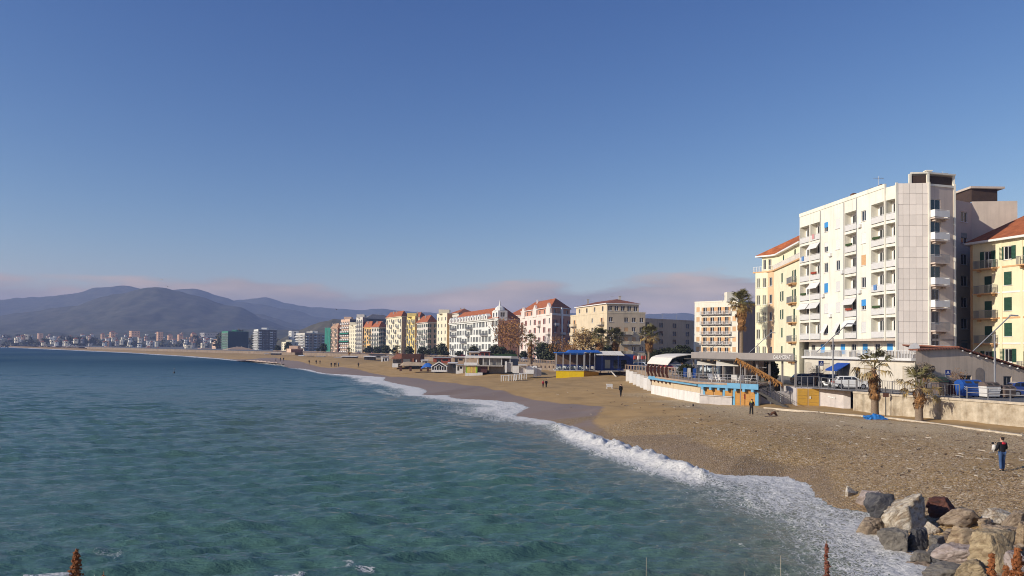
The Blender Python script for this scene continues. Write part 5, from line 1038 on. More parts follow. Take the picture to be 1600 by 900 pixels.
for k, p in enumerate(far_cars):
    m_ = [PW, PK, PG, PRD, PSL, PBL][k % 6]; nm = ['white', 'black', 'grey', 'red', 'silver', 'dark blue'][k % 6]
    lb_ = nm + ' car in the parked row on the promenade behind the beach huts'; rz = math.atan2(1, -.3) + cr.uniform(-.1, .1)
    if nm in farp: o = copy_tree(farp[nm]); o.location = (p.x, p.y, 4.104); o.rotation_euler.z = rz
    else: farp[nm] = car(lb_, (p.x, p.y, 4.104), rz, m_, group='%s cars on the far promenade' % nm)
# white scooter by the black car
def scooter(label, loc, rz):
    t_ = thing('scooter', label, 'scooter', loc, rz)
    for x in (-.6, .6): mb = MB(); mb.tube([(x, -.06, .25), (x, .06, .25)], .25, 12); mb.obj('wheel', TYRE, t_)
    mb = MB(); mb.tube([(-.6, 0, .3), (-.45, 0, .9), (-.4, 0, 1.05)], [.05, .08, .04], 6); mb.tube([(-.5, 0, .7), (-.3, 0, .3), (.2, 0, .3), (.3, 0, .6), (.75, 0, .65)], [.12, .14, .14, .18, .12], 8); mb.obj('body', PW, t_, smooth=True)
    mb = MB(); mb.box(-.0, .75, -.14, .14, .72, .82); mb.obj('seat', TYRE, t_); mb = MB(); mb.tube([(-.38, -.33, 1.08), (-.4, 0, 1.04), (-.38, .33, 1.08)], .025, 5); mb.obj('handlebar', TYRE, t_)
scooter('white scooter parked beside the lamp post of the tall block', cpos(1291, 96), R(120))
# ------------------------------------------------------------------ beach club
BLUEP = mat('sky_blue_paint', (.14, .35, .53), .6, .15, 2); WOODY = mat('ochre_wood', (.48, .24, .06), .7, .25, 2, .2, 8, stretch=(1, 1, 7)); CLUBW = mat('club_white_wall', (.74, .72, .68), .85, .12, 1, streak=.25); CLUBC = mat('club_grey_wall', (.52, .48, .45), .9, .2, 1, streak=.25); FASC = mat('fascia_grey', (.30, .27, .25), .7, .12, 1); RIBB = mat('dark_brown_rib', (.09, .035, .025), .5, .2, 3); CANV = mat('cream_canvas', (.74, .70, .62), .8, .08, 1); REED = mat('orange_reed', (.50, .25, .08), .95, .4, 8, .6, 30); TAUPE = mat('striped_timber_wall', (.62, .50, .34), .85, .25, 3, stretch=(4, 4, .4))
CGL = clearglass('screen_glass'); IRON = mat('dark_iron', (.06, .055, .05), .6, .2, 3)
cL = GB(1019, 615); cM = GB(1095, 630); cR = GB(1186, 634)
cL.z = cM.z = cR.z = 0
club = thing('beach_club', 'raised beach club with curved white canopy, sky blue deck edge and flat grey roof', 'beach bar', (cM.x, cM.y, 1.5))
CB = lambda name, mb, m, parent=None, smooth=False: worldpart(club, name, mb, m, parent, smooth)
back = Vector((6.5, 13, 0)); cBR = cR + Vector((5.5, 11, 0)); cBL = cL + Vector((9, 9, 0)); zd = 4.45
mb = MB(); fpz = [cL, cM, cR, cBR, cBL]; mb.prism([p[:2] for p in fpz], .8, zd - .55); CB('base_wall', mb, CLUBC)
uL = (cM - cL).normalized(); nL = Vector((-uL.y, uL.x, 0)); lL = (cM - cL).length; uM = (cR - cM).normalized(); nM = Vector((-uM.y, uM.x, 0)); lM = (cR - cM).length
def slab(A, u, n, x0, x1, z0, z1, o0, o1, mi=0): 
    return [(*(A + u * x0 - n * o1)[:2], z0), (*(A + u * x1 - n * o1)[:2], z0), (*(A + u * x1 - n * o0)[:2], z0), (*(A + u * x0 - n * o0)[:2], z0), (*(A + u * x0 - n * o1)[:2], z1), (*(A + u * x1 - n * o1)[:2], z1), (*(A + u * x1 - n * o0)[:2], z1), (*(A + u * x0 - n * o0)[:2], z1)]
mb = MB(); mb.hexa(slab(cL, uL, nL, 0, lL, .8, 3.0, .005, .16)); CB('white_plinth', mb, CLUBW)
for i in range(12): mb = MB(); mb.hexa(slab(cL, uL, nL, lL * i / 12 + .015, lL * (i + 1) / 12 - .015, 3.01, 3.85, .005, .07 + .012 * (i % 2))); CB('timber_panel', mb, TAUPE)
mb = MB(); mb.prism([p[:2] for p in (cL - nL * .5 - uL * .3, cM - nL * .4 - nM * .5, cR - nM * .5 + uM * .3, cBR, cBL)], zd - .25, zd); CB('deck', mb, mat('deck_boards', (.40, .30, .22), .9, .25, 2))
mb = MB(); mb.hexa(slab(cL, uL, nL, -.3, lL - .05, zd - .55, zd - .02, .3, .55)); mb.hexa(slab(cM, uM, nM, .0, lM + .3, zd - .62, zd + .02, .52, .66)); CB('deck_edge', mb, BLUEP)
for i in range(7): mb = MB(); x = lM * (i + .4) / 7; mb.hexa(slab(cM, uM, nM, x, x + .35, zd - .95, zd - .63, .01, .62)); CB('bracket', mb, BLUEP)
for x in (.05, .40, .575, .945): mb = MB(); mb.hexa(slab(cM, uM, nM, lM * x, lM * x + (.30 if x < .9 else .45), .9, zd - .64, .02, .13)); CB('pillar', mb, BLUEP)
mb = MB(); mb.hexa(slab(cM, uM, nM, 0.05, lM * .57, .9, 2.75, .135, .26)); mb.hexa(slab(cM, uM, nM, 0, lM * .58, 2.751, 2.85, .1, .42)); CB('counter', mb, CLUBC)
for x0, x1 in ((.09, .235), (.25, .39), (.43, .565)): mb = MB(); mb.hexa(slab(cM, uM, nM, lM * x0, lM * x1, 2.87, 3.78, .02, .09)); CB('wooden_hatch', mb, WOODY)
for k in range(4): x = .61 + k * .083; mb = MB(); mb.hexa(slab(cM, uM, nM, lM * x, lM * (x + .08), 1.0, 3.78, .02, .08)); CB('door_plank', mb, WOODY)
mb = MB(); mb.hexa(slab(cM, uM, nM, lM * .765, lM * .785, 2.6, 3.2, .09, .12)); CB('door_notice', mb, mat('red_notice', (.4, .05, .04), .6))
# deck railings
def deckrail(A, u, n, L_, z, off, nm='deck_railing'):
    k = int(L_ / 1.3)
    for i in range(k + 1): p = A + u * L_ * i / k - n * off; mb = MB(); mb.box(p.x - .03, p.x + .03, p.y - .03, p.y + .03, z, z + 1.0); CB('railing_post', mb, GREYM)
    mb = MB()
    for h in (.35, .68, 1.02): p = A - n * off; q = A + u * L_ - n * off; mb.bar((*p[:2], z + h), (*q[:2], z + h), .03, .03)
    CB(nm, mb, GREYM)
deckrail(cM, uM, nM, lM, zd, .35); deckrail(cL + uL * lL * .45, uL, nL, lL * .55, zd, .3)
# curved canopy: ribs and white shade over the left end
z1c = P(1060, 561, cL.y - 6).z
def ribprof(k=9):
    return [(.25 + .75 * math.sin(t_) * -1 * .9, zd - .9 + (z1c - zd + .9) * (i / (k - 1)) ** .9) for i, t_ in enumerate(np.linspace(0.0, math.pi, k))]
prof = ribprof()
for i in range(6):
    x = -.2 + lL * .44 * i / 5; mb = MB(); pts = [(cL + uL * x + nL * (o - .3)) for o, z in prof]
    for (p, (o, z)), (q, (o2, z2)) in zip(list(zip(pts, prof))[:-1], list(zip(pts, prof))[1:]): mb.bar((*p[:2], z), (*q[:2], z2), .42, .22)
    CB('canopy_rib', mb, RIBB)
mb = MB(); n = len(prof); sh_ = [(prof[6][0] - .2, prof[6][1] + .1), (prof[7][0] - .1, prof[7][1] + .1), (prof[8][0] + .0, z1c + .2), (1.0, z1c + .5), (2.6, z1c + .75), (4.5, z1c + .8)]
vs = []
for x in (-.35, lL * .47):
    for o, z in sh_: p = cL + uL * x + nL * (o - .3); vs += [(*p[:2], z)]
m6 = len(sh_); vs2 = [(a, b, c - .12) for a, b, c in vs]
mb.add(vs + vs2, [(i, i + 1, m6 + i + 1, m6 + i) for i in range(m6 - 1)] + [(2 * m6 + i, 3 * m6 + i, 3 * m6 + i + 1, 2 * m6 + i + 1) for i in range(m6 - 1)] + [(i, 2 * m6 + i, 2 * m6 + i + 1, i + 1) for i in range(m6 - 1)] + [(m6 + i, m6 + i + 1, 3 * m6 + i + 1, 3 * m6 + i) for i in range(m6 - 1)] + [(0, m6, 3 * m6, 2 * m6)])
CB('canopy', mb, CANV)
# main flat roof with fascia and sign
f0 = P(1080, 553, cM.y + 12); f1 = P(1143, 551, cM.y + 3.0); f2 = P(1240, 553, cR.y + 1.5)
zr0 = f1.z; mb = MB(); fpr = [Vector((f0.x, f0.y, 0)), Vector((f1.x, f1.y, 0)), Vector((f2.x, f2.y, 0)), Vector((f2.x + 4, f2.y + 11, 0)), Vector((f0.x + 8, f0.y + 6, 0))]
mb.prism([p[:2] for p in fpr], zr0 - .85, zr0); CB('flat_roof', mb, FASC)
mb = MB(); mb.prism([p[:2] for p in [fpr[0] - Vector((1.2, .8, 0)), fpr[1] - Vector((.3, 1.4, 0)), fpr[2] + Vector((.3, -.4, 0)), fpr[3], fpr[4]]], zr0 - 1.0, zr0 - .86); CB('roof_soffit', mb, IRON)
uF = (fpr[2] - fpr[1]).normalized(); nF = Vector((-uF.y, uF.x, 0)); lF = (fpr[2] - fpr[1]).length
fc = bpy.data.curves.new('sign_lettering', 'FONT'); fc.body = 'CALAMORATI'; fc.size = .68; fc.extrude = .02; fc.align_x = 'RIGHT'; fc.materials.append(WHITE); _t = bpy.data.objects.new('t', fc); COL.objects.link(_t); bpy.context.view_layer.update(); _me = bpy.data.meshes.new_from_object(_t.evaluated_get(bpy.context.evaluated_depsgraph_get())); bpy.data.objects.remove(_t); so = ob('sign_lettering', _me, club)
pS = fpr[1] + uF * (lF - .25) - nF * .05; so.location = (pS.x - club.location.x, pS.y - club.location.y, zr0 - .70 - club.location.z); so.rotation_euler = (R(90), 0, math.atan2(uF.y, uF.x)); so.scale = (.62, 1, 1)
for (A, u, L_, k) in ((fpr[0], (fpr[1] - fpr[0]).normalized(), (fpr[1] - fpr[0]).length, 4), (fpr[1], uF, lF, 5)):
    for i in range(k + 1):
        if A is fpr[1] and i == 0: continue
        p = A + u * L_ * i / k + Vector((-u.y, u.x, 0)) * .4; mb = MB(); mb.box(p.x - .1, p.x + .1, p.y - .1, p.y + .1, (1.5 if p.x > cR.x + 1 else zd), zr0 - 1.0); CB('column', mb, FASC)
# glass screens and inner room
g0, g1, g2 = fpr[0] + Vector((1, .2, 0)), fpr[1] + Vector((.8, 1.3, 0)), fpr[1] + uF * lF * .62 + Vector((.2, 1.5, 0))
for A, Bq, k in ((g0, g1, 4), (g1, g2, 4)):
    for i in range(k):
        p = A.lerp(Bq, i / k); q = A.lerp(Bq, (i + 1) / k); mb = MB(); mb.quad((*p[:2], zd + .05), (*q[:2], zd + .05), (*q[:2], zr0 - 1.01), (*p[:2], zr0 - 1.01)); CB('glass_screen', mb, CGL)
        mb = MB(); mb.box(p.x - .05, p.x + .05, p.y - .05, p.y + .05, zd, zr0 - 1.0); mb.bar((*p[:2], zd + 1.9), (*q[:2], zd + 1.9), .05, .06); CB('screen_frame', mb, GREYM)
mb = MB(); mb.prism([(g0.x + 4, g0.y + 3), (g1.x + 1.5, g1.y + 4), (g2.x + 1, g2.y + 4), (g2.x + 3, g2.y + 9), (g0.x + 8, g0.y + 5)], zd, zr0 - 1.01); CB('bar_room', mb, mat('bar_room_wall', (.22, .18, .15), .8, .4, 1.2))
for fx in (.15, .62): # small white awnings under the roof
    p = fpr[0].lerp(fpr[1], fx) - Vector((.2, 1.3, 0)); q = p + Vector((2.6, -1.2, 0)); mb = MB(); mb.hexa([(*(p - Vector((.4, 1.3, 0)))[:2], zr0 - 1.75), (*(q - Vector((.4, 1.3, 0)))[:2], zr0 - 1.75), (*q[:2], zr0 - 1.2), (*p[:2], zr0 - 1.2), (*(p - Vector((.4, 1.3, 0)))[:2], zr0 - 1.68), (*(q - Vector((.4, 1.3, 0)))[:2], zr0 - 1.68), (*q[:2], zr0 - 1.12), (*p[:2], zr0 - 1.12)]); CB('awning', mb, CANV)
# stair down to the right with reed-covered handrail
s0 = cR + Vector((-1.0, .9, 0)) - nM * 0; s0.z = zd; s1 = cR + uM * 3.9 + Vector((0, .5, 0)); s1.z = 2.1; sd = (s1 - s0); k = 13
for i in range(k):
    p = s0 + sd * (i / k); mb = MB(); q = p + uM * (sd.length / k * .92); mb.hexa([(p.x, p.y - .05, p.z - .22), (q.x, q.y - .05, p.z - .22), (q.x, q.y + 1.5, p.z - .22), (p.x, p.y + 1.5, p.z - .22), (p.x, p.y - .05, p.z - .15), (q.x, q.y - .05, p.z - .15), (q.x, q.y + 1.5, p.z - .15), (p.x, p.y + 1.5, p.z - .15)]); CB('stair_tread', mb, IRON)
for dy in (-.1, 1.55):
    mb = MB(); o_ = Vector((0, dy, 0)); mb.bar(s0 + o_ - Vector((0, 0, .3)), s1 + o_ - Vector((0, 0, .3)), .06, .25); mb.bar(s0 + o_ + Vector((0, 0, .95)), s1 + o_ + Vector((0, 0, .95)), .05, .05); mb.bar(s0 + o_ + Vector((0, 0, .5)), s1 + o_ + Vector((0, 0, .5)), .04, .04)
    for i in range(6): p = s0 + sd * i / 5 + o_; mb.box(p.x - .025, p.x + .025, p.y - .025, p.y + .025, p.z - .3, p.z + .95)
    CB('stair_railing', mb, IRON)
ra_ = P(1150, 561, cR.y + 1.2); rb__ = P(1222, 600, cR.y + .3); mb = MB(); rdn = random.Random(5)
for i in range(170):
    f_ = rdn.random(); p = ra_.lerp(rb__, f_) + Vector((0, rdn.uniform(-.2, .2), rdn.uniform(-.12, .16))); dr = Vector((rdn.uniform(-.3, .3), rdn.uniform(-.2, .2), -rdn.uniform(.2, .65))); mb.tube([p, p + dr], [.05, .02], 4)
mb.tube([ra_ + Vector((0, 0, .05)), ra_.lerp(rb__, .5) + Vector((0, 0, .1)), rb__], .16, 7); CB('reed_fringe', mb, REED)
for f_ in (.1, .45, .75, .97): p = ra_.lerp(rb__, f_); mb = MB(); mb.tube([(p.x, p.y, 1.9), (p.x, p.y, p.z)], .05, 6); CB('reed_post', mb, GREYM)
mb = MB(); p = cR + uM * .2 + Vector((.2, 1.9, 0)); mb.box(p.x, p.x + 4.6, p.y, p.y + .2, 1.4, 3.6); CB('under_stair_wall', mb, CLUBC)
# white chairs and other furniture on the deck (things of their own)
def lounge(label, loc, rz, m=WHP, group=None):
    t_ = thing('lounge_chair', label, 'chair', loc, rz, group); mb = MB(); mb.box(-.35, .35, -.35, .35, .28, .40); mb.obj('seat', m, t_); mb = MB(); mb.hexa([(-.35, .30, .40), (.35, .30, .40), (.35, .40, .40), (-.35, .40, .40), (-.33, .5, 1.0), (.33, .5, 1.0), (.33, .58, 1.0), (-.33, .58, 1.0)]); mb.obj('backrest', m, t_)
    for sx_ in (-1, 1):
        mb = MB(); mb.box(sx_ * .36 - .04, sx_ * .36 + .04, -.35, .35, .55, .61); mb.obj('armrest', m, t_)
        for sy in (-1, 1): mb = MB(); mb.box(sx_ * .31 - .03, sx_ * .31 + .03, sy * .3 - .03, sy * .3 + .03, 0, .28); mb.obj('leg', m, t_)
    return t_
lc = None
for i, (fx, o_) in enumerate(((.12, 1.0), (.22, 1.4), (.3, .9), (.48, 1.5), (.6, 1.0), (.72, 1.2))):
    p = cM + uM * lM * fx + nM * o_
    if lc is None: lc = lounge('white lounge chair on the beach club deck', (p.x, p.y, zd), R(20), group='deck chairs of the beach club')
    else: c_ = copy_tree(lc); c_.location = (p.x, p.y, zd); c_.rotation_euler.z = R(50 * i)
# folded parasols left end
for i, (fx, m_, nm) in enumerate(((.52, BLU, 'blue'), (.60, CANV, 'cream'), (.70, BLU, 'second blue'))):
    p = cL + uL * lL * fx + nL * 1.4; t_ = thing('banner', nm + ' upright banner on the club deck beside the curved ribs', 'banner', (p.x, p.y, zd)); mb = MB(); mb.tube([(0, 0, 0), (0, 0, 1.6)], .03, 5); mb.obj('pole', GREYM, t_); mb = MB(); mb.hexa([(-.22, -.03, .25), (.22, -.03, .25), (.22, .03, .25), (-.22, .03, .25), (-.2, -.03, 1.5), (.22, -.03, 1.5), (.22, .03, 1.5), (-.2, .03, 1.5)]); mb.obj('cloth', m_, t_)

# ------------------------------------------------------------------ blue cafe on yellow base
NAVY = mat('navy_paint', (.015, .035, .16), .5, .2, 2); ROYB = mat('royal_blue_canvas', (.03, .13, .46), .7, .1, 1); YELB = mat('bright_yellow_board', (.80, .56, .01), .6, .06, 1); AMB = mat('amber_board', (.50, .24, .02), .7, .15, 1); ALU = mat('pale_aluminium', (.55, .55, .55), .4, .1, 3, metal=.3)
q0 = GB(869, 591); D0 = q0.y; W_ = lambda px, dD=0: P(px, 560, D0 + dD)
cafe = thing('beach_cafe', 'blue glazed beach cafe standing on a bright yellow base', 'cafe', (q0.x, q0.y, q0.z)); CF = lambda n_, mb, m, parent=None: worldpart(cafe, n_, mb, m, parent)
x0, x1, x2, x3, x4 = W_(869).x, W_(912.5).x, W_(937).x, W_(966).x, W_(994).x; zf = P(890, 579, D0).z; zt = P(890, 552, D0).z; zb = q0.z - 1.2
for i in range(4): mb = MB(); mb.box(x0 + (x1 - x0) * i / 4 + .012, x0 + (x1 - x0) * (i + 1) / 4 - .012, D0, D0 + .15, zb, zf - .08); CF('yellow_panel', mb, YELB)
mb = MB(); mb.hexa([(x1, D0 + .1, zb), (x2, D0 + 1.8, zb), (x2, D0 + 8, zb), (x1, D0 + 8, zb), (x1, D0 + .1, zf - .1), (x2, D0 + 1.8, zf - .35), (x2, D0 + 8, zf - .35), (x1, D0 + 8, zf - .1)]); CF('side_base', mb, AMB)
mb = MB(); mb.box(x0 - .2, x1 + .05, D0 - .1, D0 + 9, zf - .078, zf + .08); mb.box(x1 + .05, x4, D0 + 1.7, D0 + 10, zf - .1, zf + .05); CF('floor_slab', mb, CONC)
mb = MB(); mb.box(x0 - .2, x1 + .1, D0 - .3, D0 + 7, zt, zt + .22); CF('roof', mb, ROYB)
mb = MB(); mb.hexa([(x0 + 2.5, D0 + .5, zt + .23), (x2 + .3, D0 + 2, zt + .23), (x2 + .3, D0 + 8, zt + .23), (x0 + 2.5, D0 + 8, zt + .23), (x0 + 3.2, D0 + 1.5, zt + .75), (x2, D0 + 3, zt + .75), (x2, D0 + 8, zt + .75), (x0 + 3.2, D0 + 8, zt + .75)]); CF('raised_roof', mb, ROYB)
for i in range(5):
    x = x0 + (x1 - x0) * i / 4; mb = MB(); mb.box(x - .09, x + .09, D0 - .05, D0 + .13, zf + .081, zt); CF('post', mb, ALU)
    if i < 4:
        xx = x0 + (x1 - x0) * (i + 1) / 4; mb = MB(); mb.quad((x + .09, D0 + .04, zf + .1), (xx - .09, D0 + .04, zf + .1), (xx - .09, D0 + .04, zf + 1.0), (x + .09, D0 + .04, zf + 1.0)); CF('glass_screen', mb, CGL)
        mb = MB(); mb.bar((x + .09, D0 + .04, zf + 1.03), (xx - .09, D0 + .04, zf + 1.03), .05, .06); CF('glass_rail', mb, IRON); mb = MB(); mb.box(x + .1, xx - .1, D0 - .02, D0 + .1, zt - .28, zt - .003); CF('blind_box', mb, ROYB)
for i in range(3): x = x1 + (x2 - x1) * (i + .0) / 3; y = D0 + .1 + 1.7 * i / 3; mb = MB(); mb.box(x + .12, x + .3, y + .05, y + .2, zf + .1, zt - .01); CF('post', mb, ALU)
mb = MB(); mb.box(x0 + .2, x2 - .35, D0 + 3.4, D0 + 3.5, zf + .081, zf + 1.25); CF('inner_counter', mb, NAVY)
mb = MB(); mb.box(x0 + .2, x2 - .35, D0 + 6.6, D0 + 6.7, zf + .081, zt - .01); CF('dark_backing', mb, mat('dark_backing_brown', (.16, .10, .07), .6, .4, 1.2))  # dark brown sheet added to darken the depth behind the cafe openings
mb = MB(); mb.box(x2 - .3, x4, D0 + 4, D0 + 9, zf + .06, zt - .3); CF('bar_room', mb, NAVY)
for xa, xb in ((x2 + 1.6, x2 + 2.8), (x3 - .5, x3 + .8), (x3 + 1.2, x3 + 2.4)): mb = MB(); mb.box(xa, xb, D0 + 3.93, D0 + 3.995, zf + .5, zf + 2.4); CF('window', mb, mat('grey_glazing', (.30, .31, .29), .2, .2, 1) if xa < x3 - 1 else GLASS)
mb = MB(); 
for i in range(4):
    xa = x2 - 1.0 + i * 1.55; mb = MB(); mb.hexa([(xa + .5, D0 + 1.4, zt - .35), (xa + 1.95, D0 + 1.4, zt - .35), (xa + 1.45, D0 + 4.5, zt + .55), (xa, D0 + 4.5, zt + .55), (xa + .5, D0 + 1.4, zt - .29), (xa + 1.95, D0 + 1.4, zt - .29), (xa + 1.45, D0 + 4.5, zt + .61), (xa, D0 + 4.5, zt + .61)]); CF('white_awning_panel', mb, CANV)
for x in (x2 + .7, x3 + .2): mb = MB(); mb.box(x - .07, x + .07, D0 + 1.45, D0 + 1.6, zf, zt - .3); CF('awning_post', mb, NAVY)
mb = MB(); mb.bar((x2 + 2.7, D0 + 1.6, zf + .0), (x3 - .1, D0 + .6, q0.z + .2), .12, .3); CF('ramp', mb, CONC)
mb = MB(); mb.box(x4 - 3.2, x4 + .5, D0 + 5.5, D0 + 9.5, zt - .3 + .003, zt - .1); CF('rear_roof', mb, NAVY)
wc_ = None
for i in range(14):
    x = x0 + .5 + (x1 - x0 + 2.5) * (i % 9) / 9; y = D0 + .8 + 1.2 * (i // 9)
    if x > x1: y += 1.5
    if wc_ is None: wc_ = lounge('white chair behind the glass of the blue cafe', (x, y, zf + .08), R(30), group='white chairs in the blue cafe'); wc_.scale = (.9, .9, .9)
    else: c_ = copy_tree(wc_); c_.location = (x, y, zf + .08); c_.rotation_euler.z = R(67 * i)
# white windbreak fence right of the cafe and white lockers
for i in range(7):
    px = 981 + i * 5.6; p = P(px, 590, 150 - i * 3.4); zg = bz1(p.x, p.y); t_ = tag(MB().box(-.34, .34, -.25, .25, -.6, 2.1 - .05 * (i % 3)).box(-.38, .38, -.29, .29, 2.102, 2.18).box(-.28, .28, -.27, -.252, .1, 1.8).obj('beach_cabin', [WHP, WHITE][i % 2], None, (p.x, p.y, zg), R(-20)), ['leftmost', 'second', 'third', 'fourth', 'fifth', 'sixth', 'rightmost'][i] + ' of the white lockers between blue cafe and curved canopy', 'locker', 'white lockers on the beach')
# flags
for i, (px, m_, nm) in enumerate(((997, PRD, 'red'), (1003, mat('flag_white', (.7, .68, .66), .8), 'white'), (1009, PRD, 'second red'))):
    p = P(px, 580, 148); t_ = thing('flag', nm + ' flag on a pole beside the white lockers', 'flag', (p.x, p.y, 2.0)); zt_ = P(px, 553, 148).z; mb = MB(); mb.tube([(0, 0, 0), (0, 0, zt_ - 2.0)], .04, 5); mb.obj('pole', ALU, t_); mb = MB(); pts = [(-.0 - .18 * j, .12 * math.sin(j * 1.3)) for j in range(6)]
    for (xa, ya), (xb, yb_) in zip(pts[:-1], pts[1:]): mb.add([(xa, ya, zt_ - 2.9), (xb, yb_, zt_ - 3.1), (xb, yb_, zt_ - 2.5), (xa, ya, zt_ - 2.2), (xa, ya + .03, zt_ - 2.9), (xb, yb_ + .03, zt_ - 3.1), (xb, yb_ + .03, zt_ - 2.5), (xa, ya + .03, zt_ - 2.2)], [(0, 1, 2, 3), (7, 6, 5, 4), (3, 2, 6, 7), (1, 0, 4, 5)])
    mb.obj('cloth', m_, t_)

# ------------------------------------------------------------------ other beach huts
def hutbox(root, nm, pxa, pxb, D, dp_, ya, yb, m, parent=None, prop=None):
    a, b = P(pxa, ya, D), P(pxb, ya, D); z1 = P((pxa + pxb) / 2, ya, D).z; z0 = P((pxa + pxb) / 2, yb, D).z; mb = MB(); mb.box(a.x, b.x, D, D + dp_, z0, z1); return worldpart(root, nm, mb, m, parent)
g = GB(740, 587); D1 = g.y
h1 = thing('beach_bar', 'pale flat-roofed beach bar with yellow and green striped panel', 'beach bar', (g.x, g.y, g.z)); GRN = mat('lime_panel', (.30, .52, .05), .6); LYEL = mat('lemon_panel', (.75, .60, .12), .6); LORG = mat('light_orange_panel', (.72, .45, .15), .6)
hutbox(h1, 'plinth', 727, 754, D1, 6, 582, 590, CLUBW)
for i in range(9): hutbox(h1, 'striped_panel', 728 + i * 2.0, 729.9 + i * 2.0, D1 - .05, .04 + .02 * (i % 2), 572.5, 582.5, [GRN, LYEL, LYEL, LORG, LYEL, LORG, LORG, LYEL, GRN][i])
hutbox(h1, 'wall_core', 727.8, 746, D1 + .1, 5, 572.5, 582, CLUBW); hutbox(h1, 'maroon_wall', 746, 761, D1 + .3, 5, 572, 582, mat('maroon_wall', (.10, .04, .035), .7)); hutbox(h1, 'deck', 725, 786, D1 - .3, 12, 570.5, 572.3, CONC)
hutbox(h1, 'white_rail', 725, 746, D1 - .3, .1, 566.5, 570.4, WHITE); hutbox(h1, 'roof', 726, 799, D1 - .5, 13, 556.5, 559.5, WHITE)
for px in (728, 746, 755, 765, 784, 797): hutbox(h1, 'post', px - .6, px + .6, D1 - .2, .2, 559.5, 570.5, WHITE)
for i in range(4): hutbox(h1, 'glass_screen', 756 + i * 7, 762.6 + i * 7, D1 + .4, .05, 560, 570.4, mat('grey_pane', (.28, .27, .25), .15, .2, 1, rnd=.2))
hutbox(h1, 'bar_room', 748, 796, D1 + 5, 6, 559.5, 571, mat('bar_grey', (.2, .19, .18), .8, .3, .6)); hutbox(h1, 'stone_base', 764, 788, D1 + 2.0, 5, 572.5, 583, mat('stone_base', (.28, .25, .21), .9, .4, 1))
hutbox(h1, 'hedge_roof', 772, 808, D1 + 13, 3, 553.5, 556, mat('green_awning_roof', (.03, .07, .025), .9, .4, 2)); hutbox(h1, 'rear_hall', 772, 810, D1 + 13.1, 5, 556.5, 571, mat('rear_hall_grey', (.33, .32, .31), .6, .3, .8))
h2 = thing('changing_cabins', 'white changing cabins with open arches beside the flat-roofed beach bar', 'cabin', (P(820, 580, 172).x, 172, 2))
for a, b, y0, y1, m_ in ((790, 801, 566, 581, CONC), (789, 792, 565, 582, WHITE), (801, 811, 572, 583, CLUBW), (803, 807, 574, 581, DARK), (811, 822, 571, 584, LCON), (822, 834, 573, 584, WHITE), (833.5, 839, 572, 589, WHITE), (839, 846, 575, 588, LCON)): hutbox(h2, 'cabin_wall', a, b, 172 + (0 if m_ is DARK else .3) + (a % 3) * .4, 2.5, y0, y1, m_)
hutbox(h2, 'cabin_roof', 810, 823, 171.5, 4, 570, 571, WHITE)
for i in range(16): hutbox(h2, 'fence_slat', 822 + i * 3.2, 824.2 + i * 3.2, 176 + .3 * (i % 2), .1, 569 + .1 * i, 575, mat('tan_slat', (.55, .40, .28), .8) if i == 0 else bpy.data.materials['tan_slat'])
# picnic tables: white trestles in the sand
for i, (px, py) in enumerate(((788.5, 595.5), (800.5, 595), (809, 593.5), (817, 592.5))):
    g = GB(px, py); mb = MB(); t_ = thing('trestle', ['white trestle frame nearest on the sand below the beach bar', 'second white trestle frame behind the nearest', 'third white trestle frame in the row', 'farthest white trestle frame in the row'][i], 'trestle', g, R(5), 'white trestle frames'); MB().box(-.8, .8, -.4, .4, 1.15, 1.25).obj('top', WHITE, t_)
    for sx_ in (-.72, -.25, .25, .72): MB().box(sx_ - .05, sx_ + .05, -.38, -.28, -.3, 1.15).obj('leg', WHITE, t_); MB().box(sx_ - .05, sx_ + .05, .28, .38, -.3, 1.15).obj('leg', WHITE, t_)
g = GB(952, 607.5); t_ = thing('white_table', 'small white table alone on the sand in front of the blue cafe', 'table', g, R(8)); MB().box(-.5, .5, -.3, .3, .75, .82).box(-.5, .5, -.31, -.29, .3, .75).obj('top', WHITE, t_)
for sx_ in (-.45, .45):
    for sy in (-.25, .25): MB().box(sx_ - .03, sx_ + .03, sy - .03, sy + .03, -.1, .75).obj('leg', WHITE, t_)
# brown timber restaurant
D2 = 240; TERB = mat('brown_roof_tiles', (.30, .12, .07), .9, .2, 1); DBR = mat('dark_brown_timber', (.09, .04, .03), .8, .3, 1)
h3 = thing('timber_restaurant', 'dark brown timber restaurant with sloping rust roof on the beach', 'restaurant', (P(635, 572, D2).x, D2, 3)); a, b = P(613, 560, D2), P(627.5, 560, D2); za, zb_ = P(620, 560.5, D2).z, P(620, 552.5, D2).z
mb = MB(); mb.hexa([(a.x - .4, D2 - .5, za), (b.x, D2 - .5, za), (b.x, D2 + 9, za + .1), (a.x - .4, D2 + 9, za + .1), (a.x + 1.2, D2 + 2, zb_), (b.x, D2 + 2, zb_), (b.x, D2 + 8, zb_), (a.x + 1.2, D2 + 8, zb_)]); worldpart(h3, 'rust_roof', mb, TERB)
hutbox(h3, 'hall', 627.6, 657, D2 - .3, 11, 553, 568.5, DBR); hutbox(h3, 'front_room', 613.5, 627.4, D2 + .3, 9, 560.6, 568, mat('timber_front', (.42, .37, .32), .6, .2, 1)); hutbox(h3, 'stilts', 613, 622, D2, 6, 568, 574, CLUBW); hutbox(h3, 'chimney_post', 644.5, 647, D2 - .6, .6, 560, 568.4, TERB)
for i in range(6): hutbox(h3, 'window', 614.3 + i * 2.1, 615.9 + i * 2.1, D2 + .22, .06, 562, 567, GLASS)
hutbox(h3, 'side_window', 630, 641, D2 - .36, .05, 561, 567.5, mat('dull_glazing', (.14, .14, .14), .2, .2, 1)); hutbox(h3, 'side_window', 649, 651.5, D2 - .36, .05, 562, 567, WHITE)
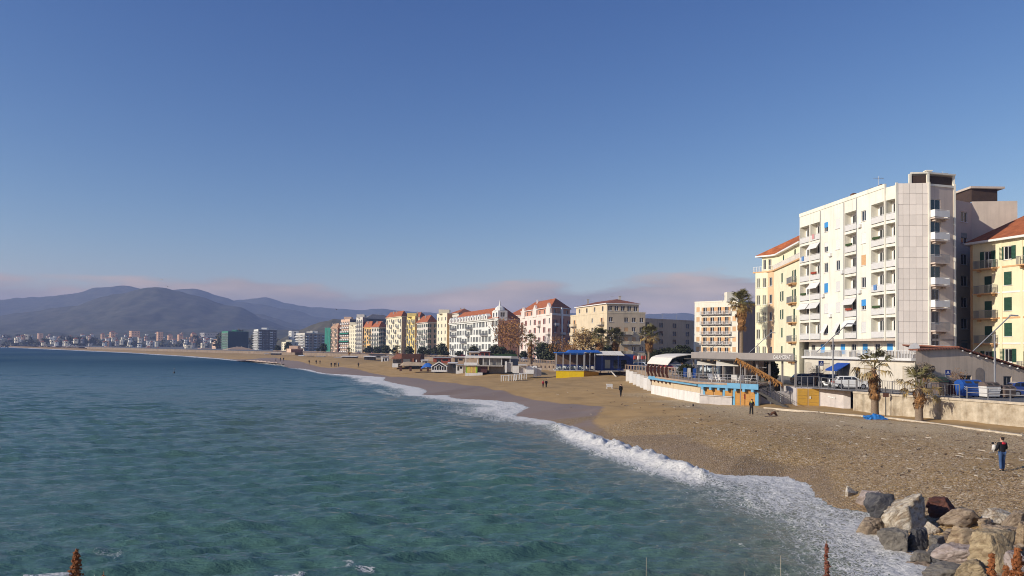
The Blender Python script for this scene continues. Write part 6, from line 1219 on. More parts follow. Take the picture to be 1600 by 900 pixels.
# small white-framed pavilion
D3 = 215; h4 = thing('glazed_pavilion', 'little glazed pavilion with white gabled frame and dark panes', 'pavilion', (P(686, 578, D3).x, D3, 2.5)); hutbox(h4, 'glazing', 674.5, 697.5, D3 + .3, 5, 572, 578, mat('pavilion_dark', (.03, .03, .035), .3))
a, m_, b = P(674, 573, D3), P(686, 566, D3), P(698, 573, D3); mb = MB(); mb.prism([(a.x, D3 + .25), (b.x, D3 + .25), (b.x, D3 + 5), (a.x, D3 + 5)], a.z - .02, a.z); mb.add([(a.x, D3 + .3, a.z), (b.x, D3 + .3, a.z), (m_.x, D3 + .3, m_.z), (a.x, D3 + 5, a.z), (b.x, D3 + 5, a.z), (m_.x, D3 + 5, m_.z)], [(0, 1, 2), (5, 4, 3), (0, 2, 5, 3), (2, 1, 4, 5)]); worldpart(h4, 'gable', mb, bpy.data.materials['pavilion_dark'])
mb = MB(); mb.bar((a.x - .1, D3 + .1, a.z), (m_.x, D3 + .1, m_.z + .1), .2, .26); mb.bar((m_.x, D3 + .1, m_.z + .1), (b.x + .1, D3 + .1, b.z), .2, .26); mb.bar((a.x + 1, D3 + .12, a.z - .1), (m_.x, D3 + .12, m_.z - .6), .15, .16); mb.bar((m_.x, D3 + .12, m_.z - .6), (b.x - 1, D3 + .12, b.z - .1), .15, .16); worldpart(h4, 'white_rafters', mb, WHITE)
for i in range(7): hutbox(h4, 'white_post', 674.2 + i * 3.8, 675.2 + i * 3.8, D3 + .1, .15, 572.5, 578.5, WHITE)
hutbox(h4, 'white_base', 674, 698, D3, 4, 578, 581, WHITE)
for nm, lb_, pxa, pxb, ya, yb, D, m_ in (('tarpaulin', 'bright blue tarpaulin heap left of the glazed pavilion', 664, 674, 569, 577, 218, ROYB),):
    g = P(669, 577, D); t_ = MB(); vs = []; 
    X_, Y_ = np.meshgrid(np.linspace(-1.9, 1.9, 12), np.linspace(-1.2, 1.2, 8)); Zg = (1.5 + .5 * fbm(X_ * 1.3, Y_ * 1.3)) * (1 - (X_ / 2.2) ** 2) * (1 - (Y_ / 1.5) ** 2) ; tp = gridobj(nm, X_, Y_, Zg, m_, smooth=False); tp.location = g; tag(tp, lb_, 'tarpaulin')
# assorted low kiosks, shelters and stacked beach gear along the upper beach
kr = random.Random(11); KM = [WHITE, mat('kiosk_grey', (.4, .38, .36), .8), mat('kiosk_dark', (.06, .055, .055), .7), CLUBW, mat('kiosk_red', (.35, .09, .06), .7), mat('kiosk_blue', (.05, .16, .36), .7), mat('kiosk_tan', (.5, .36, .24), .8)]; KN = ['white', 'grey', 'dark', 'off-white', 'red', 'blue', 'tan']
def kiosk(px, D, wpx, y0, y1, ci, label):
    a, b = P(px - wpx/2, y0, D), P(px + wpx/2, y0, D); z0 = P(px, y1, D).z; t_ = thing('beach_hut', label, 'hut', ((a.x + b.x) / 2, D, z0)); w2 = (b.x - a.x) / 2; h = a.z - z0
    MB().box(-w2, w2, 0, w2 * 1.2 + 1, -.8, h * .85).obj('wall', KM[ci], t_); MB().hexa([(-w2 * 1.12, -.5, h * .853), (w2 * 1.12, -.5, h * .853), (w2 * 1.12, w2 * 1.2 + 1.2, h * .92), (-w2 * 1.12, w2 * 1.2 + 1.2, h * .92), (-w2 * 1.12, -.5, h * .9), (w2 * 1.12, -.5, h * .9), (w2 * 1.12, w2 * 1.2 + 1.2, h), (-w2 * 1.12, w2 * 1.2 + 1.2, h)]).obj('roof', KM[(ci + 1) % 4], t_)
    MB().box(-w2 * .6, -w2 * .1, -.04, -.003, 0, h * .65).obj('door', DARK, t_); MB().box(w2 * .1, w2 * .75, -.04, -.003, h * .3, h * .65).obj('window', GLASS, t_)
for a in ((707, 205, 14, 566, 578, 2, 'dark shed right of the glazed pavilion'), (718, 200, 11, 569, 579, 0, 'white hut left of the striped beach bar'), (577, 330, 16, 556, 567, 2, 'long dark shelter left of the white portal'), (601, 300, 10, 556, 567, 0, 'white portal-shaped hut left of the timber restaurant'), (545, 360, 22, 556, 565, 2, 'long dark bar on the upper beach below the pink townhouse'), (527, 370, 12, 558, 565, 4, 'reddish hut at the far end of the dark bar'), (500, 400, 12, 556, 563, 0, 'white hut below the green scaffold netting'), (484, 430, 9, 556, 563, 1, 'grey hut on the beach left of the white one'), (470, 450, 8, 555, 562, 3, 'off-white hut on the beach below the terraced block'), (430, 560, 14, 551, 557, 2, 'dark long hut below the balconied slab'), (416, 600, 7, 552, 557, 0, 'small white hut below the balconied slab'), (663, 230, 10, 562, 570, 3, 'off-white hut tucked behind the timber restaurant'), (690, 270, 26, 558, 566, 4, 'reddish awning-covered stand behind the glazed pavilion'), (716, 280, 18, 557, 566, 6, 'tan stand behind the glazed pavilion'), (741, 300, 16, 549, 560, 6, 'tan panelled hall above the striped beach bar'), (757, 300, 17, 548, 559, 4, 'brown-red flat hut beside the tan panelled hall'), (587, 420, 20, 553, 561, 1, 'grey low building behind the white portal')): kiosk(*a)
# sand-coloured canopy heap in front of the timber restaurant
g = G(648, 577, 2.2); X_, Y_ = np.meshgrid(np.linspace(-4.2, 4.2, 26), np.linspace(-2, 2, 10)); Zg = 1.0 + 1.1 * np.clip(1 - np.abs(Y_) / 2.1, 0, 1) * (.8 + .5 * fbm(X_ * .6, Y_)) * np.clip((4.4 - np.abs(X_)) / 1.2, 0, 1); cp = thing('sand_covered_shelter', 'low shelter with tan covered roof in front of the timber restaurant', 'shelter', g); q = gridobj('roof_cover', X_, Y_, Zg, mat('tan_cover', (.44, .34, .23), .9, .2, 1)); q.parent = cp
for x in (-3.8, -1, 2, 3.9): MB().box(x - .3, x + .3, -1.6, -1.2, -.5, 1.1).obj('leg', DBR, cp)
# umbrellas/white awnings behind
# ------------------------------------------------------------------ palms
PTR = mat('palm_trunk_bark', (.27, .20, .14), .95, .35, 3, .8, 10, stretch=(1, 1, 4)); PSK = mat('dead_frond_brown', (.30, .155, .06), .95, .35, 3, rnd=.3); PGN = mat('palm_green', (.145, .13, .05), .7, .3, 2, rnd=.35); PYG = mat('palm_yellowing', (.34, .24, .09), .8, .3, 2, rnd=.3)
def fan_mesh(name, m, stalk, R_, n=16, spread=2.5, droop=.35, seed=1):
    r = random.Random(seed); mb = MB(); mb.tube([(0, 0, 0), (stalk, 0, .05)], [.035, .02], 4)
    for i in range(n):
        a = -spread / 2 + spread * i / (n - 1); l = R_ * (1 - .25 * abs(a) / (spread / 2)) * r.uniform(.85, 1.05); wv = .045 * R_; c, s_ = math.cos(a), math.sin(a); zt_ = r.uniform(-.05, .1)
        p0 = (stalk, 0, .05); p1 = (stalk + c * l * .55, s_ * l * .55, .08 + zt_ * l); p2 = (stalk + c * l * .95, s_ * l * .95, .05 - droop * l * r.uniform(.5, 1.2)); px_, py_ = -s_ * wv, c * wv
        mb.add([p0, (p1[0] + px_, p1[1] + py_, p1[2]), (p1[0] - px_, p1[1] - py_, p1[2] - .02), p2], [(0, 2, 3, 1)])
    return mb.mesh(name, [m])
FG = [fan_mesh('frond', PGN, .9, 1.0, seed=i, droop=.25 + .15 * i) for i in range(3)]; FY = [fan_mesh('frond', PYG, .9, .95, seed=9 + i, droop=.6) for i in range(2)]; FD = [fan_mesh('dead_frond', PSK, .5, .95, 9, 1.3, .5, seed=20 + i) for i in range(3)]
def palm(label, x, y, z0, h, rt, cr_, nfr, nsk, skl, lean=0, seed=0, drop=0, group='fan palms', sw=1.0):
    r = random.Random(seed); t_ = thing('fan_palm', label, 'palm tree', (x, y, z0), 0, group); mb = MB(); n = 14; pts = [(lean * (i / (n - 1)) ** 2 * h, 0, -.5 * (i == 0) + h * i / (n - 1)) for i in range(n)]
    mb.tube(pts, [rt * (1.25 if i == 0 else 1.0 - .3 * i / (n - 1)) * (1 + .06 * (i % 2)) for i in range(n)], 9); mb.obj('trunk', PTR, t_, smooth=True)
    tx = lean * h
    for i in range(nsk):       # hanging dead skirt
        f_ = i / nsk; zz = h - f_ * skl; a = i * 2.4 + r.uniform(-.4, .4); o = ob('dead_frond', FD[i % 3], t_, (tx * (zz / h) ** 2 + rt * .6 * math.cos(a), rt * .6 * math.sin(a), zz)); o.rotation_euler = (0, R(r.uniform(62, 86)), a); k = sw * cr_ * r.uniform(.45, .72) * (1 - .35 * f_); o.scale = (k, k, k)
    for i in range(nfr):
        f_ = i / nfr; a = i * 2.399 + r.uniform(-.25, .25); el = 78 - 108 * f_ + r.uniform(-10, 10); o = ob('frond', (FG[i % 3] if f_ < .72 - drop else FY[i % 2]), t_, (tx + rt * .4 * math.cos(a), rt * .4 * math.sin(a), h + .15 - .5 * f_)); o.rotation_euler = (R(r.uniform(-20, 20)), -R(el), a); k = cr_ * r.uniform(.42, .56); o.scale = (k, k, k)
    return t_
def gp(px, py): return GB(px, py)
g = gp(1366, 647); palm('taller shaggy beach palm with blue heap at its foot', g.x, g.y, g.z, P(1363, 574, g.y).z - g.z, .33, 2.9, 13, 46, 2.8, -.01, 3, .3, 'beach palms by the seawall', .62)
g = gp(1436, 657); palm('shorter bushy beach palm in front of the seawall', g.x, g.y, g.z, P(1438, 603, g.y).z - g.z, .36, 2.5, 19, 36, 1.8, .01, 4, .35, 'beach palms by the seawall', .62)
p = P(1158, 560, 150); palm('very tall palm with long brown skirt before the white house', p.x, p.y, 4.1, P(1158, 473, 150).z - 4.1, .35, 3.0, 44, 110, 4.2, 0, 5)
for px, pt, D, lb_, sd in ((937, 527, 185, 'left palm of the pair behind the blue cafe roof', 6), (961, 527, 188, 'right palm of the pair behind the blue cafe roof', 7), (1014, 524, 172, 'single palm between the blue cafe and the curved canopy', 8)):
    p = P(px, 560, D); palm(lb_, p.x, p.y, 3.5, P(px, pt, D).z - 3.5, .32, 3.0, 40, 34, 2.4, 0, sd)
p = P(829, 560, 215); palm('small palm with thick brown trunk in front of the rose house', p.x, p.y, 3.8, P(829, 532, 215).z - 3.8, .6, 2.6, 22, 40, 4.2, 0, 9)
for px, pt, D, lb_ in ((545, 551, 420, 'tiny palm on the promenade below the salmon house'), (620, 549, 330, 'tiny palm on the promenade behind the timber restaurant')):
    p = P(px, 560, D); palm(lb_, p.x, p.y, 4, P(px, pt - 3, D).z - 4, .3, 2.4, 20, 10, 1.2, 0, 12)
# ------------------------------------------------------------------ bare and autumn trees
BARK = mat('bare_twig_brown', (.23, .13, .08), .95, .3, 2); ALEAF = mat('autumn_leaf', (.36, .18, .06), .9, .4, 2); DLEAF = mat('evergreen_leaf', (.035, .045, .02), .8, .5, 1.2, col2=(.06, .065, .03))
def leafmass(n, cx, cy, cz, rx, ry, rz_, size, seed, shell=.45):
    r = np.random.default_rng(seed); d = r.normal(size=(n, 3)); d /= np.linalg.norm(d, axis=1)[:, None]; rad = shell + (1 - shell) * r.random(n) ** .6; lob = .75 + .5 * vn(d[:, 0] * 2.3 + seed, d[:, 1] * 2.3 + d[:, 2] * 1.7)
    c_ = d * (rad * lob)[:, None] * np.array([rx, ry, rz_]) + np.array([cx, cy, cz]); u = r.normal(size=(n, 3)); u /= np.linalg.norm(u, axis=1)[:, None]; v = np.cross(u, r.normal(size=(n, 3))); v /= np.linalg.norm(v, axis=1)[:, None]; s_ = size * r.uniform(.6, 1.4, n)[:, None]
    V = np.stack([c_ - u * s_, c_ + v * s_ * .6, c_ + u * s_, c_ - v * s_ * .6], 1).reshape(-1, 3); F = np.arange(4 * n).reshape(-1, 4); return V, F
def fastmesh(name, V, F, m):
    me = bpy.data.meshes.new(name); me.vertices.add(len(V)); me.vertices.foreach_set('co', V.astype(np.float32).ravel()); me.loops.add(F.size); me.loops.foreach_set('vertex_index', F.astype(np.int32).ravel()); me.polygons.add(len(F)); me.polygons.foreach_set('loop_start', np.arange(0, F.size, F.shape[1], dtype=np.int32)); me.materials.append(m); me.update(calc_edges=True); return me
def bare_tree(label, px, D, ytop, wid, leaves, seed, m=BARK, lm=ALEAF, group='bare trees'):
    b_ = P(px, 560, D); h = P(px, ytop, D).z - 4.1; r = random.Random(seed); t_ = thing('bare_tree', label, 'tree', (b_.x, b_.y, 4.1), 0, group); trunk = MB(); tw = MB()
    def br(p, d, l, rad, dep, mbx):
        q = p + d * l; mid = p + d * l * .5 + Vector((r.uniform(-.05, .05), r.uniform(-.05, .05), 0)) * l; (trunk if dep < 1 else tw).tube([p, mid, q], [rad, rad * .85, rad * .65], 5 if dep < 2 else 3)
        if dep >= 5 or l < h * .03: return
        for i in range(3 if dep < 4 else 2):
            ax = Vector((r.gauss(0, 1), r.gauss(0, 1), r.gauss(0, .5))).normalized(); nd_ = (d + ax * (.62 if dep else .5) * wid + Vector((0, 0, .18))).normalized(); br(q if i else mid.lerp(q, .6), nd_, l * r.uniform(.62, .86), rad * .6, dep + 1, mbx)
    br(Vector((0, 0, -.2)), Vector((0, 0, 1)), h * .30, h * .022, 0, None); trunk.obj('trunk', m, t_); tw.obj('crown', m, t_)
    if leaves: V, F = leafmass(leaves, 0, 0, h * .62, h * .34 * wid, h * .34 * wid, h * .34, h * .022, seed, .2); ob('leaves', fastmesh('leaves', V, F, lm), t_)
bare_tree('tall bare plane tree hiding the end of the white palace', 797, 300, 492, 1.0, 500, 1); bare_tree('bare plane tree just right of the white palace corner', 784, 310, 498, .8, 300, 2); bare_tree('second bare plane tree left of the rose house', 809, 290, 500, .8, 350, 3)
bare_tree('small bare tree in front of the rose house', 868, 240, 520, 1, 300, 4); bare_tree('bare sapling in front of the rose house flank', 884, 235, 528, 1, 200, 5)
bare_tree('leafy autumn tree before the beige house', 912, 225, 508, 1.0, 1500, 6, lm=mat('golden_leaf', (.42, .27, .10), .9, .4, 1)); bare_tree('low rusty autumn tree left of the pair of palms', 893, 215, 535, 1.2, 1600, 7)
bare_tree('bare tree between the autumn tree and the palms', 927, 230, 515, .9, 500, 8)
bare_tree('thin dry street tree under the blue crossing sign', 1274, 100, 568, 1.1, 150, 9); bare_tree('thin dry street tree before the grey stucco wall', 1498, 86, 572, 1.0, 120, 10)
def bush(label, px, D, ytop, ybot, wpx, seed, m=DLEAF, n=5000, nm='evergreen_shrub', group=None):
    c_ = P(px, (ytop + ybot) / 2, D); hz_ = (ybot - ytop) / FPX * D / 2; rx = wpx / 2 / FPX * D; t_ = thing(nm, label, 'shrub', (c_.x, c_.y, c_.z - hz_), 0, group); V, F = leafmass(n, 0, 0, hz_, rx, rx * .7, hz_ * 1.05, hz_ * .11, seed, .35); ob('crown', fastmesh('crown', V, F, m), t_); mb = MB()
    for k in range(5): a = k * 1.25; mb.tube([(0, 0, -1.5), (rx * .3 * math.cos(a), rx * .2 * math.sin(a), hz_)], [.15, .05], 5)
    mb.obj('trunk', BARK, t_)
bush('dark evergreen behind the curved canopy, rightmost of the row', 1066, 190, 541, 566, 34, 1); bush('dark evergreen in the middle of the row behind the curved canopy', 1043, 186, 545, 568, 32, 2); bush('dark evergreen beside the single palm', 1022, 180, 548, 572, 28, 3)
bush('grey-brown climber on the stucco wall behind the shorter palm', 1446, 87.0, 567, 588, 30, 4, mat('dry_climber', (.24, .19, .14), .9, .4, 3), 1300, 'wall_climber'); bush('dark potted plant behind the club stairs', 1205, 104, 562, 600, 20, 5, n=2500, nm='potted_plant'); bush('leafy plant inside the club screens', 1072, 112, 568, 590, 26, 6, n=2500, nm='potted_plant')
sr_ = random.Random(21)
shp = None
for k in range(34):
    i = 7 + sr_.randrange(5); a = Vector((*EDGE[i], 0)); b_ = Vector((*EDGE[i + 1], 0)); u = (b_ - a).normalized(); p = a.lerp(b_, sr_.random()) + Vector((u.y, -u.x, 0)) * sr_.uniform(2.5, 14)
    if shp is None:
        shp = thing('promenade_shrub', 'small dark shrub on the promenade at the foot of the seafront row', 'shrub', (p.x, p.y, 4.1), 0, 'promenade shrubs'); V, F = leafmass(700, 0, 0, 1.9, 1.7, 1.7, 1.7, .3, 77, .3); ob('crown', fastmesh('crown', V, F, DLEAF), shp); MB().tube([(0, 0, 0), (0, 0, 1.6)], [.14, .08], 6).obj('trunk', BARK, shp)
    else: o_ = copy_tree(shp); o_.location = (p.x, p.y, 4.1); k_ = sr_.uniform(.7, 1.7); o_.scale = (k_, k_, k_ * sr_.uniform(.8, 1.3)); o_.rotation_euler.z = sr_.uniform(0, 6)
# far woods on the left shore slopes
WDM = mat('far_wood_leaf', (.06, .07, .04), .95, .5, .03, col2=(.10, .09, .06)); Vs = []; Fs = []; k0_ = 0; wr_ = np.random.default_rng(8)
for i in range(300):
    px = wr_.uniform(-60, 520); D = wr_.uniform(1350, 2000); 
    if px > 340: D = wr_.uniform(1000, 1200)
    yb_ = hz(px) + (8.2 - 4) / D * FPX - abs(wr_.normal(0, 6)) * (1 if px < 340 else 1.4); c_ = P(px, yb_, D); rr = wr_.uniform(3, 7); V, F = leafmass(60, c_.x, c_.y, c_.z, rr * 1.3, rr, rr, rr * .4, i); Vs.append(V); Fs.append(F + k0_); k0_ += len(V)
tag(ob('far_wood', fastmesh('far_wood', np.concatenate(Vs), np.concatenate(Fs), WDM)), 'dark belt of trees between the houses of the far town', 'woodland', kind='stuff')
# ------------------------------------------------------------------ people
SKIN = mat('skin', (.55, .34, .24), .6, .05, 5); HAIR = mat('dark_hair', (.03, .02, .015), .7, .2, 9)
def skinned(name, verts, edges, radii, m, parent=None, sub=2):
    me = bpy.data.meshes.new(name); me.from_pydata(verts, edges, []); o = ob(name, me, parent); o.modifiers.new('skin', 'SKIN'); sv = me.skin_vertices[0].data
    for i, r_ in enumerate(radii): sv[i].radius = (r_, r_) if not hasattr(r_, '__len__') else r_
    sv[0].use_root = True; o.modifiers['skin'].use_smooth_shade = True; s_ = o.modifiers.new('sub', 'SUBSURF'); s_.levels = 1; s_.render_levels = sub; me.materials.append(m); return o
def person(label, loc, rz, h, top, legs, stride=.12, bend=0, arms='down', hood=None, group=None, shoe=TYRE, hairm=HAIR, sub=2, hands=True):
    k = h / 1.75; t = bend; S = lambda x, y, z: (x * k, y * k, z * k)
    hip = .92; ty = lambda z: -math.sin(t) * max(0, z - hip); tz = lambda z: hip + math.cos(t) * (z - hip) if z > hip else z
    B_ = lambda x, y, z: S(x, y + ty(z), tz(z))
    # body: skin shows at head, neck and hands
    vs = [B_(0, 0, .95), B_(0, 0, 1.2), B_(0, .01, 1.42), B_(0, 0, 1.50), B_(0, -.01, 1.56), B_(0, -.02, 1.65), B_(0, -.01, 1.72)]; es = [(i, i + 1) for i in range(6)]; rd_ = [.10 * k, .10 * k, .10 * k, .055 * k, .075 * k, .098 * k, .07 * k]
    arm = {}
    for s_ in (-1, 1):
        if arms == 'hold' and s_ < 0: pts = [(s_ * .19, .0, 1.42), (s_ * .27, -.03, 1.15), (s_ * .24, -.27, 1.10), (s_ * .17, -.32, 1.13)]
        elif arms == 'hold': pts = [(s_ * .19, .0, 1.42), (s_ * .29, .02, 1.15), (s_ * .22, -.22, 1.02), (s_ * .12, -.28, 1.04)]
        elif arms == 'bent': pts = [(s_ * .18, .0, 1.40), (s_ * .24, -.10, 1.12), (s_ * .16, -.28, .98), (s_ * .12, -.36, .96)]
        else: pts = [(s_ * .19, .0, 1.42), (s_ * .24, .03 * s_, 1.13), (s_ * .25, -.04 + .06 * s_, .88), (s_ * .25, -.05 + .06 * s_, .80)]
        arm[s_] = [B_(*p) for p in pts]; i0 = len(vs); vs += arm[s_]; es += [(2, i0), (i0, i0 + 1), (i0 + 1, i0 + 2), (i0 + 2, i0 + 3)]; rd_ += [.055 * k, .045 * k, .035 * k, .042 * k]
    leg = {}
    for s_ in (-1, 1):
        leg[s_] = [S(s_ * .09, 0, .92), S(s_ * .10, s_ * stride * .5 - .02, .50), S(s_ * .10, s_ * stride, .09), S(s_ * .11, s_ * stride - .14, .045)]; i0 = len(vs); vs += leg[s_]; es += [(0, i0), (i0, i0 + 1), (i0 + 1, i0 + 2), (i0 + 2, i0 + 3)]; rd_ += [.085 * k, .06 * k, .045 * k, .04 * k]
    o = skinned('person', vs, es, rd_, SKIN, None, sub); o.location = loc; o.rotation_euler.z = rz; tag(o, label, 'person', group)
    # clothes
    vj = [B_(0, 0, .88), B_(0, 0, 1.05), B_(0, .01, 1.25), B_(0, .01, 1.42), B_(0, 0, 1.47)]; ej = [(i, i + 1) for i in range(4)]; rj = [(.185 * k, .125 * k), (.18 * k, .125 * k), (.195 * k, .135 * k), (.17 * k, .12 * k), (.09 * k, .08 * k)]
    for s_ in (-1, 1): i0 = len(vj); vj += arm[s_][:3]; ej += [(3, i0), (i0, i0 + 1), (i0 + 1, i0 + 2)]; rj += [.08 * k, .068 * k, .052 * k]
    skinned('jacket', vj, ej, rj, top, o, sub)
    vl = [S(0, 0, .95)] ; el = []; rl_ = [(.135 * k, .105 * k)]
    for s_ in (-1, 1): i0 = len(vl); vl += leg[s_][:3]; el += [(0, i0), (i0, i0 + 1), (i0 + 1, i0 + 2)]; rl_ += [.105 * k, .08 * k, .068 * k]
    skinned('trousers', vl, el, rl_, legs, o, sub)
    for s_ in (-1, 1): a, b = leg[s_][2], leg[s_][3]; skinned('shoe', [(a[0], a[1] + .05 * k, .05 * k), (a[0], a[1] - .05 * k, .055 * k), (a[0], a[1] - .17 * k, .04 * k)], [(0, 1), (1, 2)], [.05 * k, .055 * k, .04 * k], shoe, o, 1)
    skinned('hair', [B_(0, .035, 1.58), B_(0, .04, 1.67), B_(0, .0, 1.745)], [(0, 1), (1, 2)], [.078 * k, .10 * k, .085 * k], hairm, o, 1)
    skinned('nose', [B_(0, -.10, 1.63), B_(0, -.125, 1.615)], [(0, 1)], [.016 * k, .014 * k], SKIN, o, 1)
    if hood: skinned('hood', [B_(-.10, .10, 1.45), B_(0, .13, 1.44), B_(.10, .10, 1.45), B_(0, .14, 1.36)], [(0, 1), (1, 2), (1, 3)], [.065 * k, .085 * k, .065 * k, .05 * k], hood, o, 1)
    if hands:
        for s_ in (-1, 1):
            w_, e_ = Vector(arm[s_][3]), Vector(arm[s_][2]); d = (w_ - e_).normalized(); x = d.cross(Vector((0, 0, 1)) if abs(d.z) < .9 else Vector((0, 1, 0))).normalized(); nrm = x.cross(d); vv = []; ee = []; rr = []
            for f_ in range(5):
                off = (f_ - 1.5) * .021 * k if f_ < 4 else -.045 * k; L_ = [.075, .085, .08, .065, .05][f_] * k; b0 = w_ + x * off + d * (.035 * k if f_ < 4 else 0); dd = d if f_ < 4 else (d - x * .6).normalized(); i0 = len(vv); vv += [tuple(b0), tuple(b0 + dd * L_ * .55 - nrm * .008 * k), tuple(b0 + dd * L_ * .9 - nrm * .03 * k)]; ee += [(i0, i0 + 1), (i0 + 1, i0 + 2)]; rr += [.010 * k, .009 * k, .008 * k]
            me = bpy.data.meshes.new('fingers'); mbf = MB()
            for q in range(5): mbf.tube(vv[q * 3:q * 3 + 3], rr[q * 3:q * 3 + 3], 6)
            mbf.obj('fingers', SKIN, o, smooth=True)
    return o
BLKJ = mat('black_jacket', (.012, .012, .016), .75, .3, 4); JEAN = mat('blue_jeans', (.05, .10, .22), .85, .25, 4); REDH = mat('red_hood', (.55, .03, .05), .8, .15, 4); DTR = mat('dark_trousers', (.02, .02, .022), .85, .2, 4); NEON = mat('yellow_vest', (.62, .58, .10), .7, .15, 4); REDJ = mat('red_jacket', (.52, .05, .07), .8, .15, 4)
g = gp(1566, 736); hp = (736 - 683) / FPX * g.y
pp = person('person seen from behind in black jacket with red hood and jeans', (g.x, g.y, g.z), R(185), hp, BLKJ, JEAN, .06, 0, 'hold', REDH); k = hp / 1.75
# white and black bundle carried on the left arm
bt = thing('carried_dog', 'small white and black dog carried on the left arm of the hooded person', 'dog', (g.x, g.y, g.z), R(185))
q = skinned('body', [(.20 * k, -.26 * k, 1.02 * k), (.27 * k, -.24 * k, 1.18 * k), (.29 * k, -.20 * k, 1.34 * k)], [(0, 1), (1, 2)], [.10 * k, .125 * k, .09 * k], mat('white_fur', (.72, .70, .66), .95, .15, 8, .6, 30), bt); skinned('head', [(.29 * k, -.20 * k, 1.40 * k), (.33 * k, -.27 * k, 1.40 * k), (.345 * k, -.32 * k, 1.385 * k)], [(0, 1), (1, 2)], [.085 * k, .06 * k, .035 * k], BLKJ, bt)
for s_ in (-1, 1): skinned('ear', [(.29 * k + s_ * .05 * k, -.17 * k, 1.46 * k), (.29 * k + s_ * .07 * k, -.16 * k, 1.41 * k)], [(0, 1)], [.02 * k, .025 * k], BLKJ, bt, 1)
for i, (x, y, z) in enumerate(((.22, -.33, .92), (.30, -.31, 1.0))): skinned('leg', [(x * k, y * k, (z + .12) * k), (x * k, (y - .03) * k, z * k)], [(0, 1)], [.035 * k, .028 * k], bpy.data.materials['white_fur'], bt, 1)
g = gp(1174, 649); person('person in yellow-trimmed black jacket stooping on the pebbles before the club', (g.x, g.y, g.z), R(150), 1.72, BLKJ, DTR, .22, .35, 'bent', NEON)
g = gp(970, 620); person('lone walker in dark clothes on the sand before the white lockers', (g.x, g.y, g.z), R(200), 20 / FPX * g.y, BLKJ, DTR, .16, 0, 'down')
g = gp(848.5, 605.5); person('person in red jacket, left of a couple on the beach', (g.x, g.y, g.z), R(200), 11.5 / FPX * g.y, REDJ, DTR, .14)
g = gp(853.5, 605.5); person('person in black, right of the couple on the beach', (g.x, g.y, g.z), R(190), 12.5 / FPX * g.y, BLKJ, DTR, .14)
for i, (px, py) in enumerate(((517.5, 573.5), (523, 573.5), (525, 573.2), (529, 573.5), (560, 574.5), (494, 569), (500, 569.5), (431, 564), (438, 564), (443, 564), (483, 569))):
    g = gp(px, py); person('tiny figure in dark clothes standing on the far beach', (g.x, g.y, g.z), R(40 * i), 1.75, [BLKJ, DTR, BLKJ, JEAN][i % 4], DTR, .12, group='tiny far beach walkers', sub=1, hands=False)
# ------------------------------------------------------------------ things on the sand
g = gp(1368, 655); CYM = mat('bright_blue_net', (.03, .20, .55), .7, .3, 9, .6, 25)
rp = thing('net_heap', 'heap of bright blue net at the foot of the taller palm', 'net', g); rp.scale = (.78, .78, .78); rr_ = random.Random(6)
for j in range(7):
    mb = MB(); cx, cy, R_ = rr_.uniform(-.95, .95), rr_.uniform(-.25, .35), rr_.uniform(.25, .55); pts = [(cx + R_ * math.cos(a) * rr_.uniform(.7, 1.2), cy + R_ * .6 * math.sin(a), .1 + .22 * rr_.random() + .12 * abs(math.sin(a * 1.5))) for a in np.linspace(0, 11, 30)]; mb.tube(pts, .075, 5); mb.obj('strand', CYM, rp, smooth=True)
X_, Y_ = np.meshgrid(np.linspace(-1.3, 1.3, 30), np.linspace(-.6, .6, 14)); Zg = np.clip(.62 * (1 - (X_ / 1.3) ** 2) * (1 - (Y_ / .6) ** 2) + .5 * (fbm(X_ * 4, Y_ * 4) - .45), -.1, 1); q = gridobj('heap', X_, Y_, Zg, CYM); q.parent = rp
g = gp(1384, 650); sp_ = thing('sign_post', 'thin post with a small rusty plate between palm and seawall', 'post', g); MB().tube([(0, 0, -.2), (0, 0, 3.0)], .05, 6).obj('post', IRON, sp_); MB().box(-.3, .3, -.05, -.0, 1.95, 2.35).obj('plate', mat('rusty_plate', (.14, .07, .05), .9, .3, 4), sp_)
g = gp(1207, 651); dg = thing('driftwood', 'bent brown driftwood branch lying on the pebbles', 'driftwood', g, R(10)); MB().tube([(-.5, 0, .35), (-.25, 0, .12), (.0, 0, .38), (.25, .05, .42), (.5, .1, .12), (.6, .1, -.02)], [.06, .07, .14, .15, .1, .05], 7).obj('branch', mat('driftwood_brown', (.16, .07, .035), .9, .4, 4, .5, 10), dg, smooth=True); MB().tube([(-1.0, -.3, .03), (-.2, -.2, .1), (.6, -.25, .05), (1.3, -.1, .05)], [.03, .06, .05, .02], 6).obj('stick', mat('grey_drift', (.24, .19, .16), .9, .3, 4), dg, smooth=True)
g = gp(1083, 636); skb = tag(skinned('pigeon', [(0, -.02, .18), (0, .14, .22), (0, -.16, .26), (0, -.2, .36), (0, .3, .18)], [(0, 1), (0, 2), (2, 3), (1, 4)], [.10, .07, .06, .05, .02], mat('bird_dark', (.04, .035, .035), .8, .2, 5)), 'dark bird standing on the sand before the club plinth', 'bird'); skb.location = g
lg = MB().tube([(.03, 0, 0), (.03, 0, .14)], .012, 4).obj('leg', IRON, skb); MB().tube([(-.03, .02, 0), (-.03, .02, .14)], .012, 4).obj('leg', IRON, skb)
def gull(label, px, py, D, rz, m):
    c_ = P(px, py, D); o = thing('gull', label, 'bird', c_, rz, 'birds in the sky'); MB().tube([(0, -.35, 0), (0, -.2, .02), (0, .1, .0), (0, .4, 0)], [.03, .11, .12, .02], 7).obj('body', m, o, smooth=True)
    for s_ in (-1, 1): MB().add([(0, -.12, .05), (s_ * .5, -.2, .25), (s_ * 1.05, .05, .1), (s_ * .5, .1, .22), (0, .16, .05)], [(0, 1, 3, 4), (1, 2, 3)]).obj('wing', m, o)
